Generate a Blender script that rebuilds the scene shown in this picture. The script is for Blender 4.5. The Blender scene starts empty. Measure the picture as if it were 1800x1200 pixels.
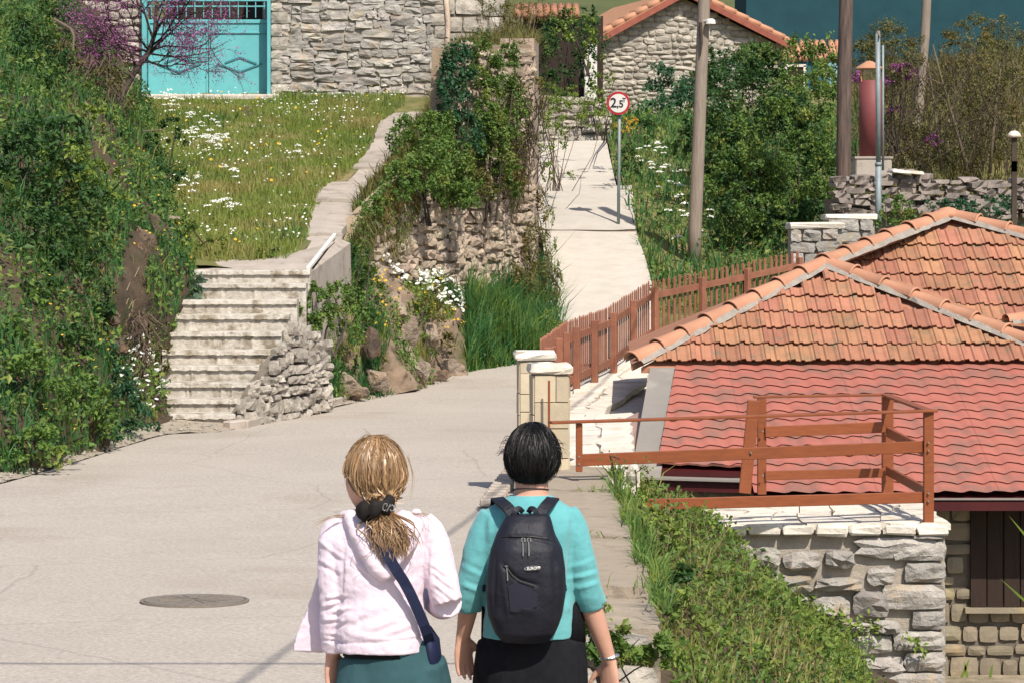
import bpy, bmesh, math, random
import numpy as np
from mathutils import Vector, Matrix, noise as mn

# ---------------------------------------------------------------- camera, sky, sun, exposure
SC = bpy.context.scene
COL = SC.collection
FPX, HY, CX, CAMZ = 5000.0, 390.0, 900.0, 2.4
cam_d = bpy.data.cameras.new('camera'); cam = bpy.data.objects.new('camera', cam_d); COL.objects.link(cam)
cam.location = (0, 0, CAMZ); cam.rotation_euler = (math.radians(90), 0, 0)
cam_d.sensor_width = 36; cam_d.lens = 100; cam_d.shift_y = -210/1800
cam_d.clip_start = .1; cam_d.clip_end = 3000
SC.camera = cam
SUN_EL, SUN_AZ = math.radians(50), math.radians(24)       # sun behind the camera, to the right
w = bpy.data.worlds.new('World'); SC.world = w; w.use_nodes = True
nt = w.node_tree; nt.nodes.clear()
sky = nt.nodes.new('ShaderNodeTexSky'); sky.sky_type = 'NISHITA'; sky.sun_disc = False
sdir = Vector((math.sin(SUN_AZ)*math.cos(SUN_EL), -math.cos(SUN_AZ)*math.cos(SUN_EL), math.sin(SUN_EL)))
sky.sun_elevation = SUN_EL; sky.sun_rotation = math.atan2(sdir.x, sdir.y); sky.air_density = 1.0; sky.dust_density = 1.5
bg = nt.nodes.new('ShaderNodeBackground'); bg.inputs[1].default_value = 0.12
ou = nt.nodes.new('ShaderNodeOutputWorld')
nt.links.new(sky.outputs[0], bg.inputs[0]); nt.links.new(bg.outputs[0], ou.inputs[0])
sl = bpy.data.lights.new('sun', 'SUN'); sl.energy = 5.0; sl.angle = math.radians(.5); sl.color = (1, .93, .82)
so = bpy.data.objects.new('sun', sl); COL.objects.link(so)
so.rotation_euler = sdir.to_track_quat('Z', 'Y').to_euler()
so.location = (10, -20, 40)
vs = SC.view_settings; vs.view_transform = 'Standard'; vs.look = 'None'; vs.exposure = 0.25; vs.gamma = 1; vs.use_curve_mapping = False
SC.render.engine = 'CYCLES'

# ---------------------------------------------------------------- helpers
def P(px, py, Y): return Vector(((px-CX)/FPX*Y, Y, CAMZ+(HY-py)/FPX*Y))
def PZ(px, py, z): return P(px, py, (CAMZ-z)*FPX/(py-HY))
def R(seed): return np.random.default_rng(seed)

def hash3(i, j, k, s):
    n = (i.astype(np.int64)*374761393 + j.astype(np.int64)*668265263 + k.astype(np.int64)*2147483647 + s*974711) & 0xffffffff
    n = ((n ^ (n >> 13))*1274126177) & 0xffffffff
    n = (n ^ (n >> 16)) & 0xffff
    return n/65535.0
def vnoise(p, s=0):
    p = np.asarray(p, float); i = np.floor(p).astype(np.int64); f = p-i; f = f*f*(3-2*f)
    r = 0
    for a in (0, 1):
        for b in (0, 1):
            for c in (0, 1):
                wgt = (f[..., 0] if a else 1-f[..., 0])*(f[..., 1] if b else 1-f[..., 1])*(f[..., 2] if c else 1-f[..., 2])
                r = r+wgt*hash3(i[..., 0]+a, i[..., 1]+b, i[..., 2]+c, s)
    return r*2-1
def fbm(p, s=0, o=3):
    r = 0; a = 1.0; p = np.asarray(p, float)
    for k in range(o): r = r+a*vnoise(p*(2.03**k)+k*7.1, s+k); a *= .5
    return r

def mesh_np(name, V, Fa, smooth=False):
    V = np.asarray(V, np.float32).reshape(-1, 3); Fa = np.asarray(Fa, np.int32)
    k = Fa.shape[1]; me = bpy.data.meshes.new(name)
    me.vertices.add(len(V)); me.vertices.foreach_set('co', V.ravel())
    me.loops.add(Fa.size); me.loops.foreach_set('vertex_index', Fa.ravel())
    me.polygons.add(len(Fa)); me.polygons.foreach_set('loop_start', np.arange(0, Fa.size, k, dtype=np.int32))
    me.update(calc_edges=True); me.validate()
    me.polygons.foreach_set('use_smooth', np.full(len(me.polygons), smooth))
    return me
def mesh_py(name, V, Fs, smooth=False):
    me = bpy.data.meshes.new(name); me.from_pydata([tuple(v) for v in V], [], [tuple(f) for f in Fs]); me.update()
    if smooth: me.polygons.foreach_set('use_smooth', np.full(len(me.polygons), True))
    return me
def rootloc(o):
    v = Vector((0, 0, 0))
    while o: v += o.location; o = o.parent
    return v
def link(name, me, mat=None, parent=None, loc=None):
    o = bpy.data.objects.new(name, me); COL.objects.link(o)
    if mat is not None and me is not None and not len(me.materials): me.materials.append(mat)
    if parent is not None: o.parent = parent
    if loc is not None: o.location = loc
    return o
def wpart(name, me, mat, parent, smooth=None):
    """a part whose mesh was built in world coordinates, under an unrotated parent"""
    me.transform(Matrix.Translation(-rootloc(parent)))
    return link(name, me, mat, parent)
def tag(o, label=None, cat=None, group=None, kind=None):
    if label: o['label'] = label
    if cat: o['category'] = cat
    if group: o['group'] = group
    if kind: o['kind'] = kind
    return o
def thing(name, label, cat, loc=(0, 0, 0), rz=0, group=None):
    o = bpy.data.objects.new(name, None); COL.objects.link(o); o.location = loc; o.rotation_euler = (0, 0, rz)
    o.empty_display_size = .1
    return tag(o, label, cat, group)

class MB:
    def __init__(s): s.V = []; s.F = []
    def add(s, V, Fs):
        b = len(s.V); s.V += [Vector(v) for v in V]; s.F += [tuple(i+b for i in f) for f in Fs]; return s
    def box(s, c, d, rot=None, bev=0, jit=0, rng=None):
        x, y, z = d[0]/2, d[1]/2, d[2]/2
        if bev <= 0:
            V = [Vector((a*x, b*y, e*z)) for a in (-1, 1) for b in (-1, 1) for e in (-1, 1)]
            Fs = [(0, 1, 3, 2), (4, 6, 7, 5), (0, 4, 5, 1), (2, 3, 7, 6), (0, 2, 6, 4), (1, 5, 7, 3)]
        else:
            bm = bmesh.new(); bmesh.ops.create_cube(bm, size=1); bmesh.ops.scale(bm, vec=d, verts=bm.verts)
            bmesh.ops.bevel(bm, geom=bm.edges[:], offset=bev, segments=1, affect='EDGES')
            bm.verts.index_update(); V = [v.co.copy() for v in bm.verts]; Fs = [[v.index for v in f.verts] for f in bm.faces]; bm.free()
        if jit: V = [v+Vector(rng.normal(0, jit, 3)) for v in V]
        if rot is not None: V = [rot@v for v in V]
        return s.add([v+Vector(c) for v in V], Fs)
    def bar(s, a, b, wd, h, up=Vector((0, 0, 1)), bev=0):
        a = Vector(a); b = Vector(b); d = (b-a); L = d.length; d.normalize(); x = d.cross(up).normalized(); u = x.cross(d)
        m = Matrix((x, d, u)).transposed()
        return s.box((a+b)/2, (wd, L, h), m, bev)
    def tube(s, pts, rad, n=8, cap=True):
        pts = [Vector(p) for p in pts]; k = len(pts); rad = rad if hasattr(rad, '__len__') else [rad]*k
        V = []; Fs = []; pu = None
        for i, p in enumerate(pts):
            t = (pts[min(i+1, k-1)]-pts[max(i-1, 0)]).normalized()
            if pu is None: pu = t.orthogonal().normalized()
            pu = (pu-t*pu.dot(t)).normalized(); v = t.cross(pu)
            V += [p+(pu*math.cos(q*2*math.pi/n)+v*math.sin(q*2*math.pi/n))*rad[i] for q in range(n)]
        for i in range(k-1):
            for q in range(n): Fs.append((i*n+q, i*n+(q+1) % n, (i+1)*n+(q+1) % n, (i+1)*n+q))
        if cap: Fs += [tuple(range(n))[::-1], tuple((k-1)*n+q for q in range(n))]
        return s.add(V, Fs)
    def prism(s, poly, z0, z1):
        n = len(poly); V = [(p[0], p[1], z0) for p in poly]+[(p[0], p[1], z1 if not callable(z1) else z1(p)) for p in poly]
        return s.add(V, [tuple(range(n))[::-1], tuple(range(n, 2*n))]+[(i, (i+1) % n, n+(i+1) % n, n+i) for i in range(n)])
    def lathe(s, c, prof, n=16):
        V = []; Fs = []; m = len(prof)
        for r, z in prof: V += [(c[0]+r*math.cos(q*2*math.pi/n), c[1]+r*math.sin(q*2*math.pi/n), c[2]+z) for q in range(n)]
        for i in range(m-1):
            for q in range(n): Fs.append((i*n+q, i*n+(q+1) % n, (i+1)*n+(q+1) % n, (i+1)*n+q))
        Fs += [tuple(range(n))[::-1], tuple((m-1)*n+q for q in range(n))]
        return s.add(V, Fs)
    def mesh(s, name, smooth=False, fix=True):
        me = mesh_py(name, s.V, s.F, smooth)
        if fix:
            bm = bmesh.new(); bm.from_mesh(me); bmesh.ops.recalc_face_normals(bm, faces=bm.faces[:]); bm.to_mesh(me); bm.free()
        return me

# ---------------------------------------------------------------- materials
MATS = {}
def mat(name, c1, c2=None, scale=3, rough=.85, bump=.3, bs=20, rnd=.12, c3=None, c3scale=.8, c3amt=.5, island=0, transl=0, spec=.3, metal=0, detail=6, bdist=.01, sheen=0, stretch=None, hue=0):
    if name in MATS: return MATS[name]
    m = bpy.data.materials.new(name); m.use_nodes = True; t = m.node_tree; N = t.nodes; L = t.links; N.clear()
    out = N.new('ShaderNodeOutputMaterial'); b = N.new('ShaderNodeBsdfPrincipled')
    b.inputs['Roughness'].default_value = rough; b.inputs['Specular IOR Level'].default_value = spec; b.inputs['Metallic'].default_value = metal
    if sheen: b.inputs['Sheen Weight'].default_value = sheen
    g = N.new('ShaderNodeNewGeometry'); vec = g.outputs['Position']
    if stretch:
        mp = N.new('ShaderNodeMapping'); mp.inputs['Scale'].default_value = stretch; L.new(vec, mp.inputs[0]); vec = mp.outputs[0]
    def nz(sc, det=detail):
        n = N.new('ShaderNodeTexNoise'); n.inputs['Scale'].default_value = sc; n.inputs['Detail'].default_value = det; n.inputs['Roughness'].default_value = .65
        L.new(vec, n.inputs['Vector']); return n
    def mixc(f, a, bb):
        x = N.new('ShaderNodeMix'); x.data_type = 'RGBA'; L.new(f, x.inputs[0])
        for s_, v in ((6, a), (7, bb)):
            if isinstance(v, tuple): x.inputs[s_].default_value = (*v, 1)
            else: L.new(v, x.inputs[s_])
        return x.outputs[2]
    def ramp(f, lo, hi):
        r = N.new('ShaderNodeMapRange'); r.inputs[1].default_value = lo; r.inputs[2].default_value = hi; L.new(f, r.inputs[0]); return r.outputs[0]
    c2 = c2 or tuple(x*.7 for x in c1)
    if island: f = g.outputs['Random Per Island']
    else: f = ramp(nz(scale).outputs[0], .32, .68)
    col = mixc(f, c1, c2)
    if c3: col = mixc(ramp(nz(c3scale, 4).outputs[0], .62-c3amt*.25, .78-c3amt*.25), col, c3)
    if rnd:
        oi = N.new('ShaderNodeObjectInfo'); hs = N.new('ShaderNodeHueSaturation')
        r = ramp(oi.outputs['Random'], 0, 1); mr = N.new('ShaderNodeMapRange'); mr.inputs[3].default_value = 1-rnd; mr.inputs[4].default_value = 1+rnd
        L.new(r, mr.inputs[0]); L.new(mr.outputs[0], hs.inputs['Value']); L.new(col, hs.inputs['Color'])
        if hue:
            m2 = N.new('ShaderNodeMath'); m2.operation = 'MULTIPLY'; m2.inputs[1].default_value = 7.31; L.new(oi.outputs['Random'], m2.inputs[0])
            m3 = N.new('ShaderNodeMath'); m3.operation = 'FRACT'; L.new(m2.outputs[0], m3.inputs[0])
            mr2 = N.new('ShaderNodeMapRange'); mr2.inputs[3].default_value = .5-hue; mr2.inputs[4].default_value = .5+hue; L.new(m3.outputs[0], mr2.inputs[0]); L.new(mr2.outputs[0], hs.inputs['Hue'])
        col = hs.outputs[0]
    L.new(col, b.inputs['Base Color'])
    if bump:
        bp = N.new('ShaderNodeBump'); bp.inputs['Strength'].default_value = bump; bp.inputs['Distance'].default_value = bdist
        L.new(nz(bs, 8).outputs[0], bp.inputs['Height']); L.new(bp.outputs[0], b.inputs['Normal'])
    sh = b.outputs[0]
    if transl:
        tr = N.new('ShaderNodeBsdfTranslucent'); L.new(col, tr.inputs[0]); mx = N.new('ShaderNodeMixShader'); mx.inputs[0].default_value = transl
        L.new(sh, mx.inputs[1]); L.new(tr.outputs[0], mx.inputs[2]); sh = mx.outputs[0]
    L.new(sh, out.inputs[0]); m.diffuse_color = (*c1, 1); MATS[name] = m; return m

M_ASPH = mat('asphalt', (.415, .367, .318), (.375, .331, .287), .6, .95, .6, 90, 0, c3=(.34, .29, .24), c3scale=.35, c3amt=.25, bdist=.004)
M_CONC = mat('pale_concrete', (.50, .455, .40), (.43, .39, .34), 2.5, .95, .4, 60, .04, c3=(.42, .36, .29), c3scale=1.2, c3amt=.15, bdist=.006)
M_STEP = mat('worn_whitewashed_step', (.57, .53, .475), (.36, .325, .275), 9, .95, 1, 30, .06, c3=(.22, .18, .13), c3scale=5, c3amt=.5, bdist=.015)
M_WHITE = mat('whitewash', (.74, .71, .66), (.62, .58, .52), 12, .9, .5, 40, .03)
M_COPE = mat('grey_coping_concrete', (.43, .37, .32), (.33, .285, .24), 3, .95, .7, 45, .08, c3=(.22, .185, .15), c3scale=3, c3amt=.25, bdist=.012)
M_PARA = mat('parapet_concrete', (.34, .28, .215), (.29, .24, .185), 7, .95, .8, 45, .03, c3=(.22, .18, .14), c3scale=3.5, c3amt=.3, bdist=.012)
M_SOIL = mat('soil', (.10, .07, .045), (.055, .04, .025), 4, 1, .8, 20, 0, c3=(.05, .06, .022), c3scale=1.0, c3amt=.2, bdist=.03)
M_DRYSOIL = mat('dry_soil', (.36, .30, .22), (.26, .21, .15), 5, 1, .8, 30, 0, c3=(.15, .13, .08), c3scale=1.4, c3amt=.6, bdist=.02)
M_GRAVEL = mat('gravel_soil', (.42, .36, .29), (.30, .25, .19), 14, 1, .9, 60, 0, bdist=.02)
M_MEADOW = mat('meadow_soil', (.16, .15, .05), (.09, .10, .03), 3, 1, .6, 30, 0, c3=(.24, .19, .09), c3scale=.7, c3amt=.6)
M_MORT = mat('grey_mortar', (.40, .35, .29), (.30, .26, .21), 8, 1, .9, 50, 0, bdist=.015)
M_MORTY = mat('dark_joint_mortar', (.20, .17, .135), (.13, .11, .085), 8, 1, .9, 50, 0, bdist=.015)
M_STONEG = mat('grey_limestone', (.43, .40, .36), (.25, .23, .21), 7, .9, 1, 22, .22, c3=(.40, .31, .21), c3scale=4, c3amt=.25, hue=.015, bdist=.03)
M_STONEP = mat('pale_rubble_limestone', (.47, .425, .365), (.28, .25, .21), 6, .9, .9, 26, .2, c3=(.26, .23, .20), c3scale=3, c3amt=.25, bdist=.03)
M_STONER = mat('pinkish_rubble_stone', (.50, .40, .31), (.33, .255, .19), 6, .9, .8, 26, .2, c3=(.22, .18, .13), c3scale=2.4, c3amt=.3, hue=.012, bdist=.03)
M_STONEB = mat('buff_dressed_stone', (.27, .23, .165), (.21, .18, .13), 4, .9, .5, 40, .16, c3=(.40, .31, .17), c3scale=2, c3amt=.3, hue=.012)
M_STONEY = mat('golden_cladding_stone', (.50, .42, .30), (.40, .335, .24), 5, .8, .3, 40, .12, c3=(.50, .36, .18), c3scale=2.6, c3amt=.35)
M_SLABW = mat('white_slab_stone', (.72, .67, .59), (.56, .50, .42), 6, .85, .8, 30, .10, c3=(.50, .40, .28), c3scale=3.5, c3amt=.2, bdist=.015)
M_SLATE = mat('weathered_grey_slate', (.29, .24, .21), (.17, .145, .13), 8, .9, .9, 30, .22, hue=.01, bdist=.015)
M_ROCK = mat('dark_bank_rock', (.17, .12, .085), (.06, .045, .036), 3.5, .9, 1, 14, .1, c3=(.36, .19, .09), c3scale=1.3, c3amt=.35, bdist=.05)
M_ROCKG = mat('grey_bank_rock', (.36, .29, .23), (.19, .145, .11), 5, .9, 1, 16, .16, c3=(.42, .30, .20), c3scale=2, c3amt=.3, bdist=.05)
M_TILE = mat('clay_roof_tile', (.38, .18, .108), (.30, .135, .082), 5, .85, .4, 60, .16, c3=(.22, .15, .095), c3scale=6, c3amt=.3, hue=.012)
M_TILEC = mat('clay_ridge_tile', (.49, .25, .155), (.42, .205, .125), 4, .85, .3, 60, .07, c3=(.42, .22, .13), c3scale=3, c3amt=.3)
M_METR = mat('red_pressed_metal_roof', (.40, .135, .098), (.34, .115, .085), 4, .6, .15, 60, .04, c3=(.25, .12, .09), c3scale=2.6, c3amt=.6, spec=.35)
M_FASC = mat('maroon_fascia', (.07, .012, .014), None, 2, .4, 0, 1, 0)
M_GREYS = mat('grey_roof_membrane', (.25, .225, .20), (.21, .19, .17), 2, .9, .4, 60, 0, c3=(.32, .29, .26), c3scale=1.5, c3amt=.3)
M_WOODR = mat('varnished_orange_wood', (.26, .072, .022), (.19, .052, .018), 6, .5, .2, 60, .07, spec=.4, stretch=(1, 1, 6))
M_WOODF = mat('brown_stained_fence_wood', (.30, .125, .075), (.22, .088, .054), 6, .7, .2, 60, .1)
M_POLE = mat('weathered_pole_wood', (.30, .245, .20), (.20, .16, .13), 5, .95, .8, 30, .05, stretch=(6, 6, .5), bdist=.01)
M_POLED = mat('tarred_pole_wood', (.17, .115, .09), (.055, .045, .045), 5, .9, .8, 30, 0, stretch=(5, 5, .4), bdist=.01)
M_GALV = mat('galvanised_steel', (.26, .30, .31), (.20, .235, .245), 8, .6, .05, 50, .03, metal=.2)
M_FLUE = mat('oxide_red_flue', (.20, .055, .055), (.16, .045, .045), 3, .6, .1, 40, 0)
M_TURQ = mat('turquoise_gate_paint', (.135, .43, .45), (.11, .38, .41), 4, .5, .1, 30, .03, c3=(.28, .36, .33), c3scale=5, c3amt=-.1)
M_TURQD = mat('turquoise_gate_trim', (.06, .22, .25), None, 4, .5, 0, 30, 0)
M_TEAL = mat('dark_teal_render', (.013, .058, .075), (.010, .045, .06), 1.5, .9, .3, 20, 0)
M_BARK = mat('dark_bark', (.075, .058, .046), (.038, .03, .025), 12, .95, .9, 50, .05, stretch=(1, 1, .3), bdist=.01)
M_TWIG = mat('pale_twigs', (.20, .155, .105), (.10, .075, .052), 6, .95, .3, 50, .1, island=1)
M_BLACKC = mat('black_cloth', (.007, .007, .009), (.011, .011, .014), 30, .9, .3, 250, 0, spec=.15, bdist=.002)
M_PACK = mat('navy_nylon', (.008, .009, .016), (.012, .012, .020), 12, .55, .9, 40, 0, bdist=.004)
M_PACK2 = mat('pale_navy_nylon', (.017, .017, .030), (.014, .014, .025), 12, .6, .4, 300, 0, bdist=.002)
M_KNIT = mat('turquoise_knit', (.115, .365, .385), (.10, .33, .35), 20, .95, .7, 90, 0, sheen=.25, bdist=.002)
M_PINK = mat('pale_pink_fleece', (.68, .57, .645), (.65, .54, .62), 14, .95, .8, 45, 0, sheen=.25, bdist=.004)
M_TROU = mat('teal_grey_trousers', (.03, .08, .092), (.024, .066, .076), 10, .9, .3, 300, 0, bdist=.002)
M_SKIN = mat('skin', (.58, .33, .24), (.54, .29, .21), 12, .5, .1, 150, 0, spec=.35, bdist=.001)
M_HAIRB = mat('blond_hair', (.37, .225, .11), (.115, .062, .03), 30, .42, 0, 1, 0, island=1, spec=.5)
M_HAIRK = mat('black_hair', (.004, .0035, .0035), (.007, .006, .006), 30, .5, 0, 1, 0, island=1, spec=.28)
M_STRAP = mat('navy_strap', (.012, .018, .055), None, 30, .6, .2, 300, 0)
M_SCR = mat('dark_brown_velvet', (.012, .009, .008), None, 30, .8, .4, 100, 0, bdist=.006)
M_SILV = mat('silver_metal', (.7, .7, .68), (.5, .5, .5), 30, .3, 0, 1, 0, metal=.9)
M_GOLD = mat('gold_metal', (.6, .38, .1), None, 30, .3, 0, 1, 0, metal=.9)
M_LENS = mat('dark_lens', (.03, .02, .015), None, 3, .1, 0, 1, 0, spec=.8)
M_REDP = mat('red_sign_paint', (.42, .02, .03), None, 3, .5, 0, 1, 0)
M_WHP = mat('white_sign_paint', (.62, .60, .58), (.56, .55, .53), 3, .5, 0, 1, 0)
M_BLKP = mat('black_paint', (.02, .02, .022), None, 3, .5, 0, 1, 0)
M_IRON = mat('cast_iron', (.24, .205, .17), (.19, .16, .13), 20, .75, .6, 120, 0, metal=.2)
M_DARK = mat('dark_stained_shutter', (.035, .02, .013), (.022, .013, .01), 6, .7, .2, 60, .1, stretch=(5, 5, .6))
M_WHITEF = mat('white_petals', (.80, .80, .76), (.66, .68, .6), 3, .8, 0, 1, 0, island=1, transl=.2)
M_YELF = mat('yellow_petals', (.60, .42, .05), (.62, .36, .03), 3, .8, 0, 1, 0, island=1, transl=.2)
M_PURF = mat('magenta_blossom', (.42, .14, .34), (.24, .07, .19), 3, .8, 0, 1, 0, island=1, transl=.25)
def leafm(n, a, b, **k): return mat(n, a, b, 1, .55, 0, 1, .08, island=1, transl=.32, spec=.35, **k)
L_DARK = leafm('dark_green_leaves', (.055, .125, .026), (.02, .06, .016), c3=(.15, .20, .035), c3scale=1.5, c3amt=.4)
L_MID = leafm('mid_green_leaves', (.15, .24, .04), (.055, .12, .026), c3=(.23, .25, .05), c3scale=1.6, c3amt=.4)
L_LIME = leafm('lime_green_leaves', (.24, .31, .05), (.11, .18, .03), c3=(.10, .18, .035), c3scale=1.6, c3amt=.4)
L_OLIVE = leafm('olive_leaves', (.17, .165, .045), (.085, .085, .026), c3=(.17, .12, .03), c3scale=1.2, c3amt=.5)
L_BLUE = leafm('blue_green_leaves', (.05, .14, .06), (.025, .085, .035), c3=(.08, .15, .03), c3scale=1.5, c3amt=.3)
L_GREY = leafm('grey_green_leaves', (.17, .24, .15), (.10, .16, .11))
M_BRUSH = mat('dark_dead_twigs', (.115, .085, .058), (.05, .036, .026), 6, .95, .3, 50, .1, island=1)
L_DRY = leafm('dry_grass_blades', (.30, .23, .12), (.16, .12, .06))
L_GRASS = leafm('yellow_green_grass', (.22, .29, .05), (.13, .19, .03), c3=(.30, .26, .085), c3scale=.55, c3amt=.55)
L_GRASSD = leafm('deep_green_grass', (.06, .17, .045), (.032, .10, .03), c3=(.10, .17, .03), c3scale=.8, c3amt=.4)

# worn asphalt: fine aggregate speckle, a few hairline cracks
def road_nodes(m):
    t = m.node_tree; N = t.nodes; L = t.links; b = [n for n in N if n.type == 'BSDF_PRINCIPLED'][0]; src = b.inputs['Base Color'].links[0].from_socket
    g = N.new('ShaderNodeNewGeometry'); n1 = N.new('ShaderNodeTexNoise'); n1.inputs['Scale'].default_value = 34; n1.inputs['Detail'].default_value = 5; n1.inputs['Roughness'].default_value = .8; L.new(g.outputs['Position'], n1.inputs['Vector'])
    r = N.new('ShaderNodeMapRange'); r.inputs[1].default_value = .3; r.inputs[2].default_value = .7; r.inputs[3].default_value = .66; r.inputs[4].default_value = 1.30; L.new(n1.outputs[0], r.inputs[0])
    v1 = N.new('ShaderNodeTexNoise'); v1.inputs['Scale'].default_value = .9; v1.inputs['Detail'].default_value = 4; L.new(g.outputs['Position'], v1.inputs['Vector'])
    mx = N.new('ShaderNodeMix'); mx.data_type = 'VECTOR'; mx.inputs[0].default_value = .22; L.new(g.outputs['Position'], mx.inputs[4]); L.new(v1.outputs[1], mx.inputs[5])
    vo = N.new('ShaderNodeTexVoronoi'); vo.feature = 'DISTANCE_TO_EDGE'; vo.inputs['Scale'].default_value = .42; L.new(mx.outputs[1], vo.inputs['Vector'])
    r2 = N.new('ShaderNodeMapRange'); r2.inputs[1].default_value = 0; r2.inputs[2].default_value = .006; r2.inputs[3].default_value = .80; r2.inputs[4].default_value = 1; L.new(vo.outputs['Distance'], r2.inputs[0])
    mu = N.new('ShaderNodeMath'); mu.operation = 'MULTIPLY'; L.new(r.outputs[0], mu.inputs[0]); L.new(r2.outputs[0], mu.inputs[1])
    hs = N.new('ShaderNodeHueSaturation'); L.new(mu.outputs[0], hs.inputs['Value']); L.new(src, hs.inputs['Color']); L.new(hs.outputs[0], b.inputs['Base Color'])
road_nodes(M_ASPH)
# ---------------------------------------------------------------- sheets of ground
def catm(A, t):
    n = len(A)-1; x = t*n; i = np.clip(np.floor(x).astype(int), 0, n-1); f = (x-i)[:, None]
    g = lambda k: A[np.clip(k, 0, n)]
    p0, p1, p2, p3 = g(i-1), g(i), g(i+1), g(i+2)
    p0 = np.where((i == 0)[:, None], 2*p1-p2, p0); p3 = np.where((i == n-1)[:, None], 2*p2-p1, p3)
    return .5*((2*p1)+(-p0+p2)*f+(2*p0-5*p1+4*p2-p3)*f*f+(-p0+3*p1-3*p2+p3)*f**3)
def grid(rows, nu, nv, amp=0, fs=1.0, seed=0, smooth=True):
    A = np.array([[list(p) for p in r] for r in rows], float)       # rows x cols x 3
    tu = np.linspace(0, 1, nu); tv = np.linspace(0, 1, nv)
    if smooth:
        B = np.stack([catm(A[j], tu) for j in range(len(A))])
        G = np.stack([catm(B[:, i], tv) for i in range(nu)], 1)
    else:
        def lin(X, t):
            n = len(X)-1; x = t*n; i = np.clip(np.floor(x).astype(int), 0, n-1); f = (x-i)[:, None]; return X[i]*(1-f)+X[i+1]*f
        B = np.stack([lin(A[j], tu) for j in range(len(A))]); G = np.stack([lin(B[:, i], tv) for i in range(nu)], 1)
    if amp:
        n = np.cross(np.gradient(G, axis=1), np.gradient(G, axis=0)); n /= np.linalg.norm(n, axis=2, keepdims=True)+1e-9
        G = G+n*(fbm(G*fs, seed, 4)*amp)[..., None]
    return G
def gmesh(name, G, smooth=True):
    nv, nu = G.shape[:2]; idx = np.arange(nu*nv).reshape(nv, nu)
    F_ = np.stack([idx[:-1, :-1], idx[:-1, 1:], idx[1:, 1:], idx[1:, :-1]], -1).reshape(-1, 4)
    return mesh_np(name, G, F_, smooth)
def sheet(name, G, m, smooth=True, top=True):
    o = link(name, gmesh(name, G, smooth), m); tag(o, kind='structure'); return o
def gsamp(G, n, rng, cond=None):
    a = G[:-1, :-1]; b = G[:-1, 1:]; c = G[1:, :-1]; ar = np.linalg.norm(np.cross(b-a, c-a), axis=2)
    p = ar.ravel()/ar.sum(); k = rng.choice(len(p), n, p=p); j, i = np.unravel_index(k, ar.shape); u = rng.random((n, 1)); v = rng.random((n, 1))
    r = (G[j, i]*(1-u)+G[j, i+1]*u)*(1-v)+(G[j+1, i]*(1-u)+G[j+1, i+1]*u)*v
    if cond is not None: r = r[cond(r)]
    return r
def topx(p): return CX+p[:, 0]/p[:, 1]*FPX
def topy(p): return HY-(p[:, 2]-CAMZ)/p[:, 1]*FPX
def rz(Y): return .1 if Y < 10 else (.1-.3*(Y-10)/15 if Y < 25 else -.2)

# far hill under everything
ys = [-60, 0, 30, 40, 50, 62, 80, 100, 130, 180, 300, 900]
zs = [-2.9, -2.9, -2.9, -2.6, -1.2, 1.5, 4.0, 7.4, 13, 26, 60, 160]
base = grid([[(x, y, z-.3+0.012*abs(x)*max(0, (y-60))/60) for x in (-400, -120, -40, -12, 0, 12, 40, 120, 400)] for y, z in zip(ys, zs)], 60, 80, .25, .1, 3)
sheet('ground', base, mat('far_hill_ground', (.10, .11, .04), (.06, .075, .028), .25, 1, .6, 3, 0, c3=(.15, .11, .06), c3scale=.08))
# yard of the roofed house, lower than the road
sheet('yard', grid([[(.3, -6, -2.0), (9, -6, -2.1)], [(.3, 29, -2.1), (9, 29, -2.1)]], 8, 20, .03, 1, 4), M_DRYSOIL)
# road
rrows = []
for Y in (-6, 0, 5, 10, 15, 20, 24.5, 28, 32, 36, 40, 44, 48, 50.5):
    xr = np.interp(Y, [-6, 24, 28, 32, 36, 40.5, 44, 50.5], [-.02, -.02, .2, .5, .85, 1.9, 2.2, 2.6])
    z = rz(Y)+np.interp(Y, [0, 40, 44, 48, 50.5], [0, 0, .03, .25, .75]) if Y > 40 else rz(Y)
    rrows.append([(x, Y, z+(xr-x)*0) for x in (-14, -9, -5, -3, -1.5, 0+xr*.5, xr)])
ROAD = grid(rrows, 60, 200, .006, .8, 5, smooth=False)
sheet('road', ROAD, M_ASPH)
# dry verge along the far edge of the road
def edgeY(px): return np.interp(px, [-80, 20, 150, 285, 400, 560, 700, 830, 925, 990], [28.0, 29.0, 31.7, 35.2, 36.0, 39.8, 43.2, 46.6, 47.6, 48.6])
vr = []
for off, dz in ((-.55, .012), (-.25, .03), (.1, .05), (.7, .12)):
    vr.append([((px-CX)/FPX*(edgeY(px)+off), edgeY(px)+off, -.2+dz+(0 if px < 900 else .12)) for px in (-80, 0, 80, 150, 220, 285, 340, 400, 480, 560, 630, 700, 770, 830, 900)])
VERGE = grid(vr, 160, 12, .012, 5, 6); sheet('road_verge', VERGE, M_GRAVEL)
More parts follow.
